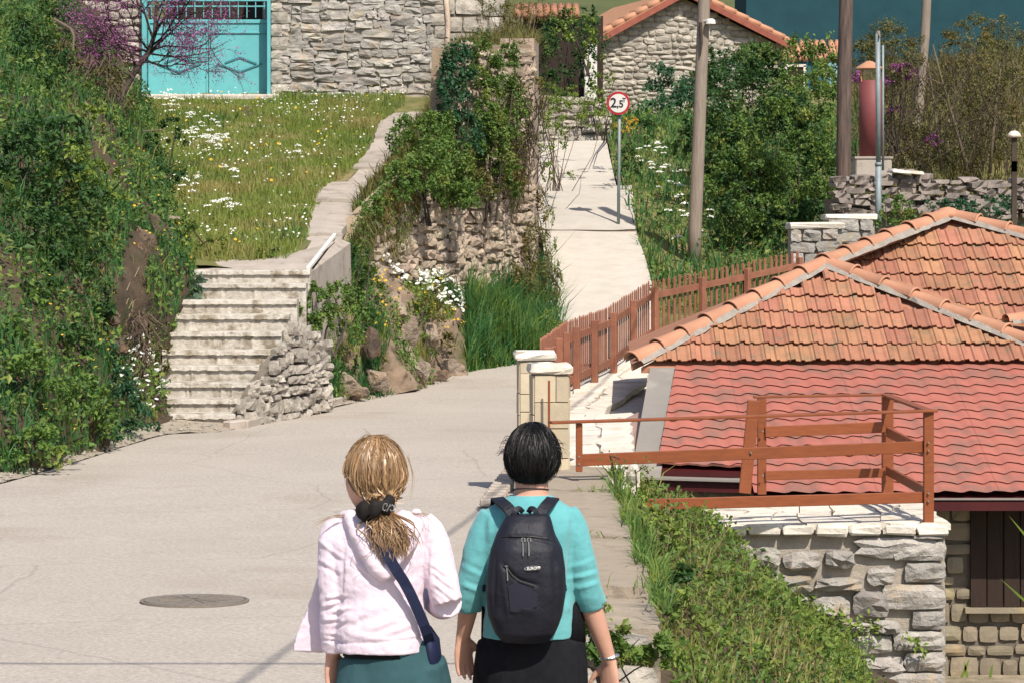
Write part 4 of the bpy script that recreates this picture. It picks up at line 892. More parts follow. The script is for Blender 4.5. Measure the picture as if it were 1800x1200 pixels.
# ---------------------------------------------------------------- roofed house
EY, EZ = 27.6, -.24; SM = .33
t = thing('roofed_house', 'low stone house with red metal and clay tiled hipped roof at the right', 'building', (4.0, 29, -2.1))
HOUSE = t
def mroof(x, r, dz=0): return Vector((x, EY+r, EZ+SM*r+dz))
RMAX = 3.28
def msheet(x0, x1, r0fn, seed):
    per = .245; row = .222; nx = max(8, int((x1-x0)/per*9)); xs = np.linspace(x0, x1, nx); V = []; cols = []
    rr = [0]; 
    k = 0
    levels = []
    while k*row < RMAX:
        a = k*row; b = min((k+1)*row, RMAX); levels += [(a, k, 0), (a+.035, k, .15), (a+.12, k, .45), (b, k, .8), (b+.07, k, 1.05)]; k += 1
    for (r, k, f) in levels:
        for x in xs:
            ph = (x/per)*2*math.pi; wv = .5*math.sin(ph)+.16*math.sin(2*ph+.6)
            r2 = r+.030*wv*(1 if f < .9 or True else 0)
            dz = .011*wv-.017*f+.019
            lo = r0fn(x); r2 = max(r2, lo)
            V.append(mroof(x, r2, dz))
    nl = len(levels); F_ = [(j*nx+i, j*nx+i+1, (j+1)*nx+i+1, (j+1)*nx+i) for j in range(nl-1) for i in range(nx-1) if j % 5 != 4]
    return mesh_py('metal_sheet', V, F_, False)
XS = [1.25, 2.35, 3.55, 4.73, 5.9, 7.2]
XL = 2.36     # left of this the eave lies higher up
mr = None
for i in range(5):
    x0, x1 = XS[i], XS[i+1]+.03
    me = msheet(x0, x1, (lambda x: .62+.1*(2.36-x)) if i == 0 else (lambda x: 0), i)
    if i == 0:
        bm = bmesh.new(); bm.from_mesh(me); A = mroof(1.42, .5); B = mroof(1.78, RMAX); d = (B-A); nn = Vector((d.y, -d.x, 0)).normalized()
        bmesh.ops.bisect_plane(bm, geom=bm.verts[:]+bm.edges[:]+bm.faces[:], plane_co=A, plane_no=-nn, clear_outer=True); bm.to_mesh(me); bm.free()
    for v in me.vertices: v.co.z += .004*i
    o = wpart('metal_sheet', me, M_METR, t); me.polygons.foreach_set('use_smooth', np.full(len(me.polygons), False))
mb = MB()
A0, A1, A2, A3 = mroof(1.17, .45, -.03), mroof(1.50, RMAX, -.01), mroof(1.80, RMAX, -.01), mroof(1.46, .45, -.03)
mb.add([A0, A3, A2, A1]+[p-Vector((0, 0, .2)) for p in (A0, A3, A2, A1)], [(0, 1, 2, 3), (7, 6, 5, 4), (0, 4, 5, 1), (1, 5, 6, 2), (2, 6, 7, 3), (3, 7, 4, 0)]); wpart('membrane_strip', mb.mesh('membrane_strip'), M_GREYS, t)
mb = MB(); B0, B1, B2, B3 = mroof(.95, .45, -.12), mroof(1.22, RMAX*.8, -.30), mroof(1.65, RMAX*.8, -.10), mroof(1.5, .45, -.12)
mb.add([B0, B3, B2, B1]+[p-Vector((0, 0, .2)) for p in (B0, B3, B2, B1)], [(0, 1, 2, 3), (7, 6, 5, 4), (0, 4, 5, 1), (1, 5, 6, 2), (2, 6, 7, 3), (3, 7, 4, 0)]); wpart('gutter_slab', mb.mesh('gutter_slab'), mat('pinkish_slab', (.38, .25, .21), (.30, .21, .18), 3, .9, .4, 50, 0), t)
mb = MB(); mb.prism([(1.02, 29.5), (1.65, 29.5), (1.75, 30.98), (1.3, 30.98)], -.3, .17); wpart('back_slab', mb.mesh('back_slab'), M_GREYS, t)
# deck and fascias
mb = MB(); mb.add([mroof(x, r, -.05-q) for q in (0, .05) for x, r in ((2.36, .02), (7.1, .02), (7.1, RMAX), (1.5, RMAX), (1.3, .66), (2.36, .62))], [(0, 1, 2, 3, 4, 5), (11, 10, 9, 8, 7, 6)]+[(k, 6+k, 6+(k+1) % 6, (k+1) % 6) for k in range(6)]); wpart('roof_deck', mb.mesh('roof_deck'), M_FASC, t)
mb = MB(); mb.bar(mroof(1.27, .47, -.105), mroof(2.42, .44, -.125), .05, .10); mb.bar(mroof(2.3, -.03, -.10), mroof(7.2, -.03, -.10), .05, .085); wpart('fascia', mb.mesh('fascia'), M_FASC, t)
mb = MB(); mb.bar(mroof(1.27, .50, -.045), mroof(2.42, .47, -.065), .22, .02); mb.bar(mroof(2.36, .02, -.05), mroof(7.2, .02, -.05), .14, .012); wpart('eave_board', mb.mesh('eave_board'), M_GREYS, t)
# walls of the house
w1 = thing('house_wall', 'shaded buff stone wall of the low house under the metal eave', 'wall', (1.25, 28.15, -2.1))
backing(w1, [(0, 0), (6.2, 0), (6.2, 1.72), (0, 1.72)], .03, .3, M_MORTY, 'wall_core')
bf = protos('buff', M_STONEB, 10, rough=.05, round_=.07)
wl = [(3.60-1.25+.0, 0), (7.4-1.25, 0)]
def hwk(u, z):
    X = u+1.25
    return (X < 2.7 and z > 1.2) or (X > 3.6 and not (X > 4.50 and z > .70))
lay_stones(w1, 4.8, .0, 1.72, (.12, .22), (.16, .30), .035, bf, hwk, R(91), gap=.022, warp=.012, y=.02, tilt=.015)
sh = thing('dark_shutter', 'dark brown boarded window shutter in the shaded stone wall', 'shutter', (4.52, 28.1, -1.4))
for k in range(6):
    mb = MB(); mb.box((.09+k*.165, .02+.004*(k % 2), .52), (.155, .03, 1.16), None, .004); link('board', mb.mesh('board'), M_DARK, sh)
mb = MB(); mb.box((.5, .0, -.03), (1.1, .12, .05)); link('sill', mb.mesh('sill'), M_STONEB, sh)

# ---------------------------------------------------------------- clay tiles
SA = .555; ca = math.cos(math.atan(SA))
tile = MB(); prof = [(-.105, .0), (-.09, .017), (-.058, .022), (-.048, .004), (-.012, .0), (.0, .012), (.02, .012), (.03, 0), (.075, .002), (.095, .012), (.11, .012)]
V = []; n = len(prof)
for y in (0, .43):
    for x, z in prof: V.append((x*1.28, y, z*1.5+(.036 if y == 0 else .0)))
for x, z in prof: V.append((x*1.28, .002, z*1.5+.026))
tile.add(V, [(i, i+1, n+i+1, n+i) for i in range(n-1)]+[(2*n+i, 2*n+i+1, i+1, i) for i in range(n-1)]+[(2*n, 0, n), (3*n-1, 2*n-1, n-1)])
tme = tile.mesh('tile', fix=False); tme.materials.append(M_TILE)
def tile_plane(parent, x0, x1, Y0, z0, rows, poly, seed, row=.345, slope=SA):
    """rows of clay tiles on a plane rising away from the camera; poly = hip outline in (x, r)"""
    rng = R(seed); cnt = 0; ang = math.atan(slope)
    def inside(x, r):
        c = False; m_ = len(poly)
        for i in range(m_):
            a, b = poly[i], poly[(i+1) % m_]
            if (a[1] > r) != (b[1] > r) and x < (b[0]-a[0])*(r-a[1])/(b[1]-a[1])+a[0]: c = not c
        return c
    for k in range(rows):
        r = k*row; off = (k % 2)*.0+rng.normal(0, .01); x = x0+off
        while x < x1:
            cs = [inside(x+dx, (r+dr)) for dx in (-.135, .135) for dr in (.01, .36)]
            if any(cs) or inside(x, r+.18):
                me = tme
                M_ = Matrix.Translation(Vector((x, Y0+r*math.cos(ang), z0+r*math.sin(ang)+.01*rng.random()))) @ Matrix.Rotation(ang+rng.normal(0, .012), 4, 'X') @ Matrix.Rotation(rng.normal(0, .008), 4, 'Y')
                if not all(cs):
                    bm = bmesh.new(); bm.from_mesh(tme)
                    for i in range(len(poly)):
                        a, b = poly[i], poly[(i+1) % len(poly)]
                        if abs(a[1]-b[1]) < .01: continue
                        # bisect in tile space; outline runs anticlockwise
                        ax, ay = a[0]-x, a[1]-r; dx, dy = b[0]-a[0], b[1]-a[1]
                        bmesh.ops.bisect_plane(bm, geom=bm.verts[:]+bm.edges[:]+bm.faces[:], plane_co=(ax, ay, 0), plane_no=(dy, -dx, 0), clear_outer=True)
                    if len(bm.faces) < 2: bm.free(); x += .269; continue
                    me = bpy.data.meshes.new('tile'); bm.to_mesh(me); bm.free(); me.materials.append(M_TILE)
                o = bpy.data.objects.new('tile', me); COL.objects.link(o); o.parent = parent; M2 = Matrix.Translation(-parent.location) @ M_; o.matrix_basis = M2; cnt += 1
            x += .269
    return cnt
cr = thing('clay_tile_roof', 'hipped orange clay tile roof with rounded ridge caps and mortar', 'roof', (3.7, 32, .8))
AY, AZ = EY+RMAX-.03, EZ+SM*RMAX+.02
rA = 1.96/ca
polyA = [(1.30, 0), (6.2, 0), (5.9, .16), (3.66, rA), (3.60, rA), ]
tile_plane(cr, 1.0, 6.4, AY, AZ, 8, polyA, 101)
apA = Vector((3.60, AY+1.90, AZ+1.90*SA))
BY = apA.y-.55; BZ = apA.z-.66
apB = P(1640, 380, 35.6)
def onB(x, z): return Vector((x, BY+(z-BZ)/SA, z))
rB = lambda z: (z-BZ)/math.sin(math.atan(SA))
polyB = [(3.2, 0), (8.2, 0), (8.2, rB(1.62)), (apB.x+.03, rB(apB.z)), (apB.x-.03, rB(apB.z)), (3.6, rB(apA.z-.05)), (3.2, rB(apA.z-.3))]
tile_plane(cr, 3.3, 8.2, BY, BZ, 6, [(3.2, -.05), (8.2, -.05), (8.2, rB(1.62)), (apB.x, rB(apB.z)), (3.2, rB(apA.z-.22))], 102, slope=SA)
# decks below the tiles
def deck(pts, m=M_TILE, name='roof_face'):
    mb = MB(); n = len(pts); mb.add([p-Vector((0, 0, .02)) for p in pts]+[p-Vector((0, 0, .08)) for p in pts], [tuple(range(n)), tuple(range(n, 2*n))[::-1]]+[(k, (k+1) % n, n+(k+1) % n, n+k) for k in range(n)]); wpart(name, mb.mesh(name), m, cr)
cA = Vector((1.30, AY, AZ)); cB = Vector((5.95, AY+.1, AZ+.05))
pB = onB(apB.x, apB.z); rB2 = onB(8.2, 1.62)
deck([cA+Vector((.1, 0, -.02)), cB+Vector((-.1, 0, -.02)), apA-Vector((0, 0, .03))]); deck([onB(3.6, BZ), onB(8.2, BZ), rB2, pB-Vector((0, 0, .03)), onB(3.63, apA.z-.08)])
deck([cA, apA, pB, pB+Vector((.3, 4, 0)), Vector((1.5, AY+6, AZ))]); deck([apA, cB, Vector((6.3, BY+1, BZ+.1)), onB(3.9, apA.z-.1)]); deck([pB, rB2, Vector((8.6, 42, 1.5)), pB+Vector((.3, 4, 0))])
def caps(a, b, step=.40, seed=0, rad=.115):
    a = Vector(a); b = Vector(b); L_ = (b-a).length; d = (b-a).normalized(); n_ = int(round(L_/step)); x = d.cross(Vector((0, 0, 1))).normalized(); u = x.cross(d); rng = R(seed)
    for k in range(n_):
        s0 = a+d*(k*L_/n_-.03); s1 = a+d*((k+1)*L_/n_+.03); V = []; m_ = 9
        prof = [(0, 1.12), (.035, 1.16), (.06, 1.0), (1, .86)]
        jx = rng.normal(0, .006)
        for f, rr in prof:
            c = s0.lerp(s1, f)+x*jx
            for q in range(m_):
                an = math.pi*q/(m_-1); V.append(c+(x*math.cos(an)+u*math.sin(an)*.82)*rad*rr+u*(-.01+.018*(1-f)))
        for q in range(m_): an = math.pi*q/(m_-1); V.append(s0+x*jx+(x*math.cos(an)+u*math.sin(an)*.82)*rad*.98+u*.008)
        Fs = [(i*m_+q, (i+1)*m_+q, (i+1)*m_+q+1, i*m_+q+1) for i in range(3) for q in range(m_-1)]+[(4*m_+q, q, q+1, 4*m_+q+1) for q in range(m_-1)]
        mb = MB(); mb.add(V, Fs); wpart('ridge_cap', mb.mesh('ridge_cap', True, False), M_TILEC, cr)
    V = []; m_ = 24
    for k in range(m_):
        c = a.lerp(b, k/(m_-1)); r1 = rad+.035+rng.normal(0, .014); r2 = rad+.035+rng.normal(0, .014)
        V += [c-x*r1-u*.035, c-x*(rad-.02)+u*.025, c+x*(rad-.02)+u*.025, c+x*r2-u*.035]
    mb = MB(); mb.add(V, [(i*4+q, (i+1)*4+q, (i+1)*4+q+1, i*4+q+1) for i in range(m_-1) for q in range(3)]); wpart('ridge_mortar', mb.mesh('ridge_mortar', False, False), mat('ridge_mortar', (.36, .32, .28), (.25, .22, .19), 10, 1, .9, 50, 0, bdist=.02), cr)
up = Vector((0, 0, .02))
caps(cA+Vector((.02, .02, .02))+up, apA+up, seed=1); caps(apA+up, pB+up, seed=2); caps(cB+Vector((.1, 0, 0))+up, apA+up, seed=3); caps(rB2+up, pB+up, seed=4)
caps(Vector((6.35, BY-.1, BZ+.06))+up, Vector((5.55, BY-.35, BZ+.02))+up, seed=5)
mb = MB(); mb.lathe(pB+Vector((0, 0, -.02)), [(.17, 0), (.16, .06), (.09, .11), (.0, .13)], 12); wpart('apex_cap', mb.mesh('apex_cap', True), M_TILEC, cr)
# stone pillars behind the roof
def spillar(label, px0, px1, pyt, Y, zb_, seed):
    x0 = P(px0, 0, Y).x; x1 = P(px1, 0, Y).x; zt = P(0, pyt, Y).z; t, L = wall_root('stone_pier', label, 'pier', (x0, Y, zb_), (x1, Y, zb_), 'capped stone piers')
    H = zt-zb_; backing(t, [(0.03, 0), (L-.03, 0), (L-.03, H-.1), (.03, H-.1)], .03, .7, M_MORT, 'core')
    lay_stones(t, L-.06, .0, H-.13, (.14, .24), (.25, .45), .05, protos('pier', M_STONEG, 8, rough=.2, round_=.06, dome=.8), lambda u, z: True, R(seed), gap=.02, warp=.01)
    mb = MB(); mb.box((L/2, .35, H-.05), (L+.02, .8, .10), None, .02, .008, R(seed)); link('cap_slab', mb.mesh('cap_slab'), M_SLABW, t)
spillar('nearer squat stone pier with pale flat cap at the end of the picket fence', 1389, 1484, 391, 43.6, .9, 111)
spillar('higher set stone pier with bright cap touching the steel mast', 1452, 1541, 376, 45.2, 1.0, 112)
# dry slate wall
t, L = wall_root('slate_wall', 'dry stacked wall of tilted grey slates below the brown shrubs', 'wall', (P(1470, 0, 50).x, 50, 2.0), (P(1860, 0, 50).x, 50.5, 2.0))
backing(t, [(0, 0), (L, 0), (L, .9), (0, .8)], .1, .9, M_MORTY)
rng = R(121); slp = [stone_proto(300+i, 4, 1, .10, .2) for i in range(8)]
for me in slp: me.materials.append(M_SLATE)
for row in range(10):
    u = -.15+rng.random()*.2
    while u < L:
        w_ = rng.uniform(.28, .62); h = rng.uniform(.06, .11); z = .50+row*.078+rng.normal(0, .012)+.05*math.sin(u*2.1)+(.04 if u < 1.2 else 0)
        if not (row == 9 and rng.random() < .45):
            o = bpy.data.objects.new('slate', slp[rng.integers(8)]); COL.objects.link(o); o.parent = t; o.location = (u+w_/2, .06+.05*row*.3, z); o.scale = (w_, rng.uniform(.25, .42), h); o.rotation_euler = (rng.normal(.05, .06), rng.normal(0, .06), rng.normal(0, .15))
        u += w_*rng.uniform(.8, 1.0)
for u in (1.15, 1.35):
    mb = MB(); mb.box((u, .0, 1.27), (.36, .4, .07), Matrix.Rotation(.12, 3, 'Y'), .015, .01, rng); link('pale_slab', mb.mesh('pale_slab'), M_SLABW, t)
# dark post with white cap at the right edge
bp_ = P(1779, 470, 40)
t = thing('garden_post', 'dark slim post with small white cap at the extreme right edge', 'post', (bp_.x, 40, 1.2))
mb = MB(); mb.box((.03, 0, 1.25), (.07, .07, 1.6)); mb.box((.03, 0, .3), (.10, .10, 1.2)); link('shaft', mb.mesh('shaft'), M_BARK, t)
mb = MB(); mb.box((.03, 0, 2.15), (.07, .07, .5)); link('neck', mb.mesh('neck'), M_BARK, t)
mb = MB(); mb.lathe((.03, 0, 2.38), [(.06, 0), (.10, .01), (.09, .05), (.05, .09), (.0, .10)], 12); link('cap', mb.mesh('cap', True), M_SLABW, t)
# grated drain beside the road
dt = thing('drain_grate', 'row of short pale slats of a drain receding along the road edge', 'drain', (-.15, 27.5, -.2))
for k in range(12):
    Y = 25.9+k*.28; x = (np.interp(Y, [25.9, 29.2], [862, 903])-CX)/FPX*Y; mb = MB(); mb.box((x, Y, rz(Y)+.05), (.19, .13, .07), None, .01); wpart('slat', mb.mesh('slat'), M_COPE, dt)
# manhole
mc = PZ(342, 1058, rz(19.1)+.006)
sl_ = -.02
t = thing('manhole_cover', 'round worn cast iron manhole cover set in the asphalt', 'manhole', (mc.x, mc.y, rz(mc.y)))
t.rotation_euler = (-.02, 0, 0)
mb = MB(); mb.lathe((0, 0, 0), [(.355, 0), (.355, .012), (.335, .013), (.332, .006)], 48); link('frame', mb.mesh('frame'), M_IRON, t)
mb = MB(); mb.lathe((0, 0, 0), [(.325, 0), (.325, .014), (.29, .015), (.0, .015)], 48)
for q in range(8):
    an = q*math.pi/8; mb.bar((-.24*math.cos(an), -.24*math.sin(an), .016), (.24*math.cos(an), .24*math.sin(an), .016), .018, .006)
link('lid', mb.mesh('lid'), M_IRON, t)
# ---------------------------------------------------------------- grass and flowers on the sheets
rng = R(200)
def cond_mead(p):
    x = topx(p); y = topy(p); rx = np.interp(p[:, 1], [c[3] for c in COPL], [c[1] for c in COPL]); return (x < rx+4) & (p[:, 1] < 63) & ~((x > 235) & (p[:, 1] > 61.0) & (x < 480)) & ~((p[:, 1] < 40.15) & (x > 345))
def grass(name, G, n, h, wd, m, label, seed, cond=None, lean=.35, cat='grass'):
    r = R(seed); p = gsamp(G, n, r, cond); V, F_ = blades(p, h*(1+.5*fbm(p*.9, seed)), wd, r, lean); return stuff(name, V, F_, m, label, cat), p
grass('meadow_grass', MEAD, 90000, .125, .013, L_GRASS, 'yellow green meadow grass above the stairs', 201, cond_mead)
grass('meadow_grass', MEAD, 24000, .13, .016, L_GRASSD, 'darker green tufts mixed through the meadow grass', 202, lambda p: cond_mead(p) & (fbm(p*.5, 9) > .15))
# denser verge of grass at the meadow's near edge
pm = gsamp(MEAD, 9000, R(203), lambda p: cond_mead(p) & (topy(p) > 385)); V, F_ = blades(pm, .17+0*pm[:, 0], .015, R(203)); stuff('meadow_fringe', V, F_, L_GRASS, 'taller grass fringe at the near edge of the meadow by the stairs', 'grass')
r = R(204); fp = gsamp(MEAD, 3200, r, lambda p: cond_mead(p)); k = (fbm(fp*.45, 12) > -.05) | (r.random(len(fp)) < .25); fp = fp[k]; hs = .12+.1*r.random(len(fp))
stuff('daisies', *flowers(fp, hs, .018, r), M_WHITEF, 'small white daisies scattered over the meadow above the stairs', 'flowers')
fp = gsamp(MEAD, 700, r, lambda p: cond_mead(p) & (topy(p) < 215)); stuff('daisies', *flowers(fp, .2+.12*r.random(len(fp)), .02, r), M_WHITEF, 'white daisies crowding the foot of the stone house wall', 'flowers')
fp = gsamp(MEAD, 160, r, cond_mead); stuff('yellow_flowers', *flowers(fp, .2+.1*r.random(len(fp)), .025, r), M_YELF, 'tiny yellow flowers in the meadow grass', 'flowers')
# umbels: white flat heads in drifts
def umb(name, pts, R_, h, label, seed, n=16, pr=.017):
    r = R(seed); q = umbels(pts, h*(.7+.6*r.random(len(pts))), R_, r, n); a = flowers(q, 0*q[:, 0], pr, r); b = blades2(pts, h*.9+0*pts[:, 0], .008, r); stuff(name, *cat_(a), M_WHITEF, label, 'flowers')
def near(G, px, py, rx, ry, n, seed, cond=None):
    p = gsamp(G, 60000, R(seed)); k = ((topx(p)-px)/rx)**2+((topy(p)-py)/ry)**2 < 1; p = p[k]
    return p[:n]
um = np.concatenate([near(MEAD, 368, 262, 40, 20, 34, 1), near(MEAD, 300, 195, 26, 16, 16, 2), near(MEAD, 345, 240, 30, 20, 12, 3), near(MEAD, 330, 345, 20, 18, 7, 4), near(MEAD, 400, 325, 20, 14, 5, 5), near(MEAD, 395, 390, 30, 12, 9, 6), near(MEAD, 530, 290, 12, 6, 3, 7)])
umb('umbel_flowers', um, .075, .26, 'drifts of flat white umbel flowers at the left of the meadow', 205, pr=.013)
def notrock(p): return ((topx(p)-240)/36)**2+((topy(p)-495)/95)**2+.8*fbm(p*1.5, 41) > 1
def cond_bank(p): return topx(p) < 335
grass('bank_grass', BANK, 26000, .24, .022, L_GRASSD, 'rank green grass over the left bank', 211, lambda p: (p[:, 1] < 56) & (fbm(p*.6, 3) > -.2) & notrock(p))
grass('bank_grass', BANK, 14000, .20, .018, L_GRASS, 'yellowish grass tufts on the left bank', 212, lambda p: (fbm(p*.8, 5) > .1) & (p[:, 1] < 52) & (topx(p) > 120) & notrock(p))
grass('dry_grass', BANK, 9000, .34, .014, L_DRY, 'dead brown grass hanging on the left bank', 213, lambda p: (((topx(p)-215)/60)**2+((topy(p)-590)/60)**2 < 1) | (((topx(p)-165)/60)**2+((topy(p)-150)/90)**2 < 1), .9)
fp = gsamp(BANK, 9000, R(214), lambda p: (((topx(p)-255)/45)**2+((topy(p)-680)/75)**2 < 1)); r = R(214); fp = fp[:110]; stuff('daisies', *flowers(fp, .22+.14*r.random(len(fp)), .030, r), M_WHITEF, 'white daisies beside the left edge of the stairs', 'flowers')
fp = gsamp(BANK, 900, R(215), lambda p: (topy(p) > 270) & (topx(p) > 60)); stuff('yellow_flowers', *flowers(fp[:110], .24+.1*r.random(len(fp[:110])), .016, r), M_YELF, 'small yellow flowers on the left bank', 'flowers')
cover('bank_leaves', BANK, 42000, .075, .30, L_MID, 'broad leaved weeds blanketing the left bank', 216, lambda p: (p[:, 1] < 56) & (fbm(p*.9, 77) > -.35) & notrock(p))
cover('bank_leaves', BANK, 30000, .075, .34, L_DARK, 'dark leaved weeds in the hollows of the left bank', 217, lambda p: (p[:, 1] < 60) & (fbm(p*.5, 21) > -.1) & notrock(p))
cover('bank_leaves', CBANK, 16000, .06, .20, L_MID, 'leafy weeds on the rocky bank under the retaining wall', 218, lambda p: (fbm(p*.8, 31) > .25) & (topx(p) > 560))
cover('hillside_leaves', RS, 42000, .10, .45, L_MID, 'leafy green undergrowth between the ramp and the gabled house', 219, lambda p: (p[:, 1] > 50) & (p[:, 1] < 80) & (topx(p) < 1500))
cover('slope_leaves', RG, 24000, .05, .15, L_LIME, 'bright leafy weeds over the slope right of the parapet', 226, lambda p: (p[:, 1] > 14.8) & (p[:, 0] > .92) & (p[:, 0] < 3.0) & (fbm(p*1.8, 61) > .0))
cover('slope_leaves', RG, 9000, .04, .1, L_DARK, 'dark leafy weeds low on the slope right of the parapet', 227, lambda p: (p[:, 1] > 14.8) & (p[:, 0] > 1.2) & (p[:, 0] < 3.0) & (fbm(p*1.5, 62) > 0))
cover('slope_leaves', RG, 20000, .05, .17, L_MID, 'small leafy plants knitting the slope right of the parapet', 220, lambda p: (p[:, 1] > 14.8) & (p[:, 0] > .9) & (p[:, 0] < 3.0))
grass('dry_grass', BANK, 5000, .22, .012, L_DRY, 'dead yellow grass over the brown rock beside the stairs', 228, lambda p: ((topx(p)-240)/70)**2+((topy(p)-510)/130)**2 < 1, .9)
cover('side_bank_leaves', BANKL, 26000, .12, .35, L_DARK, 'leafy weeds on the bank beyond the left edge', 231)
# rocky bank plants
def cb_c(p): return (fbm(p*.75, 8) > .2) & (topx(p) > 560)
grass('bank_weeds', CBANK, 22000, .22, .02, L_GRASSD, 'green weeds between the rocks below the retaining wall', 221, lambda p: cb_c(p) & (topx(p) < 830))
grass('bank_weeds', CBANK, 12000, .20, .016, L_GRASS, 'yellow green weeds on the rocky bank', 222, lambda p: (fbm(p*.9, 18) > .1) & (topy(p) < 640) & (topx(p) < 800))
grass('tall_grass', CBANK, 26000, .52, .022, L_GRASSD, 'tall deep green grass at the foot of the ramp wall', 223, lambda p: (topx(p) > 822) & (topy(p) > 500) & (topx(p) < 990), .30)
grass('tall_grass', CBANK, 9000, .42, .018, L_LIME, 'paler seed stems rising through the tall grass at the ramp foot', 229, lambda p: (topx(p) > 822) & (topy(p) > 500) & (topx(p) < 990), .45)
cover('foot_leaves', CBANK, 9000, .05, .35, L_MID, 'leafy weeds at the road end of the tall grass', 230, lambda p: (topx(p) > 822) & (topx(p) < 990) & (fbm(p*1.2, 5) > 0))
r = R(224); fp = gsamp(CBANK, 60000, r, lambda p: (np.abs(topy(p)-(462+(topx(p)-675)*.62)) < 26*(1+.4*fbm(p*2, 3))) & (topx(p) > 660) & (topx(p) < 815)); fp = fp[:520]
stuff('daisies', *flowers(fp, .14+.18*r.random(len(fp)), .036, r), M_WHITEF, 'dense diagonal drift of white daisies below the retaining wall', 'flowers')
fp = gsamp(CBANK, 60000, r, lambda p: (topx(p) > 640) & (topx(p) < 820) & (topy(p) < 600))[:120]; stuff('yellow_flowers', *flowers(fp, .15+.1*r.random(len(fp)), .024, r), M_YELF, 'scattered orange yellow flowers on the rocky bank', 'flowers')
# hanging dry growth on the wall face
r = R(225); n = 6000; f = r.random(n); u_ = .06+.9*f; X = q0.x+(q1.x-q0.x)*u_; Y = q0.y+(q1.y-q0.y)*u_; pxx = CX+X/Y*FPX; toppy = np.interp(pxx, [600, 640, 700, 760, 790, 925], [440, 380, 310, 240, 210, 250])
py = toppy+(r.random(n)**1.5)*150*(.6+.5*vnoise(np.stack([pxx*.03, 0*X, 0*X], 1), 4)); Z = CAMZ-(py-HY)/FPX*Y
ph = np.stack([X, Y-.10-.25*r.random(n), Z], 1); V, F_ = blades(ph, -(.10+.16*r.random(n)), .014, r, .6); stuff('hanging_grass', V, F_, L_OLIVE, 'dry stems hanging down the face of the retaining wall', 'grass')
V, F_ = leaves(ph+r.normal(0, .03, ph.shape)+np.array([0, 0, .12]), np.tile([0, -.6, .6], (n, 1)), .045, r); stuff('wall_creeper', V, F_, L_MID, 'sparse green creeper fringe along the retaining wall face', 'creeper')
# hillside by the ramp
grass('hillside_weeds', RS, 42000, .34, .028, L_GRASSD, 'lush weeds on the slope between ramp and bushes', 231, lambda p: (p[:, 1] < 76) & (p[:, 1] > 50) & (topx(p) < 1520))
grass('hillside_weeds', RS, 12000, .3, .024, L_GRASS, 'yellow green grass tips on the slope beside the ramp', 232, lambda p: (p[:, 1] < 76) & (p[:, 1] > 50) & (fbm(p*.7, 6) > .1) & (topx(p) < 1480))
um = np.concatenate([near(RS, 1150, 300, 30, 26, 14, 11), near(RS, 1180, 345, 36, 30, 12, 12), near(RS, 1200, 410, 50, 50, 16, 13)])
umb('umbel_flowers', um, .08, .42, 'white umbel flowers on the slope beside the sign', 233)
edge = []
# overgrown slope in the foreground
grass('bramble_grass', RG, 15000, .12, .012, L_GRASS, 'fresh grass and weeds tumbling off the right side of the parapet', 241, lambda p: (p[:, 1] > 14.6) & (p[:, 1] < 26.5) & (p[:, 0] < 2.9) & (p[:, 0] > .9), .7)
grass('bramble_grass', RG, 14000, .09, .014, L_MID, 'mid green weeds in the overgrown slope below the terrace', 242, lambda p: (p[:, 1] > 12) & (p[:, 1] < 26) & (p[:, 0] < 3.0) & (p[:, 0] > .9), .8)
grass('dry_grass', RG, 6000, .15, .009, L_DRY, 'dead pale stalks among the weeds beside the parapet', 243, lambda p: (p[:, 0] > .9) & (p[:, 1] > 14.6) & (p[:, 1] < 26) & (p[:, 0] < 2.6), .9)
r = R(244); pp_ = np.stack([.86+r.normal(0, .03, 900), 15.6+8.6*r.random(900), .25+0*r.random(900)], 1); pp_[:, 0] += .03*np.sin(pp_[:, 1]*3); V, F_ = blades(pp_, .10+.06*r.random(900), .010, r, .9); stuff('parapet_weeds', V, F_, L_MID, 'thin weeds creeping onto the right edge of the concrete parapet', 'weeds')
jp = []
for yj, x0_, x1_ in ((19.4, .3, .7), (22.6, .5, .8), (16.75, .3, .8)):
    for q in range(12): jp.append((r.uniform(x0_, x1_), yj+r.normal(0, .02), .25))
jp = np.array(jp); V, F_ = blades(jp, .05+.04*r.random(len(jp)), .010, r, 1.0); stuff('joint_weeds', V, F_, L_LIME, 'small weeds in the joints of the concrete parapet', 'weeds')
V, F_ = blades(gsamp(VERGE, 5000, r, lambda p: (fbm(p*1.3, 6) > .2)), .10+0*r.random(1)[0], .014, r, .7) if False else blades(*(lambda q: (q, .10+0*q[:, 0], .014, r, .7))(gsamp(VERGE, 3500, r, lambda p: (fbm(p*1.3, 6) > .15)))); stuff('verge_weeds', V, F_, L_GRASSD, 'low weeds along the far edge of the road', 'weeds')
# loose pebbles on the verge
pb = gsamp(VERGE, 700, r); mbp = MB()
for p in pb:
    s = .012+.03*r.random()**2; mbp.add([Vector(p)+Vector(v)*s*Vector((1, 1, .7)).length/1.6 for v in ((1, 0, .2), (0, 1, .2), (-1, 0, .2), (0, -1, .2), (.1, .1, .9), (0, 0, -.4))], [(0, 1, 4), (1, 2, 4), (2, 3, 4), (3, 0, 4), (1, 0, 5), (2, 1, 5), (3, 2, 5), (0, 3, 5)])
o = link('pebbles', mbp.mesh('pebbles'), M_STONEP); tag(o, 'loose pebbles and grit along the far edge of the road', 'pebbles', kind='stuff')
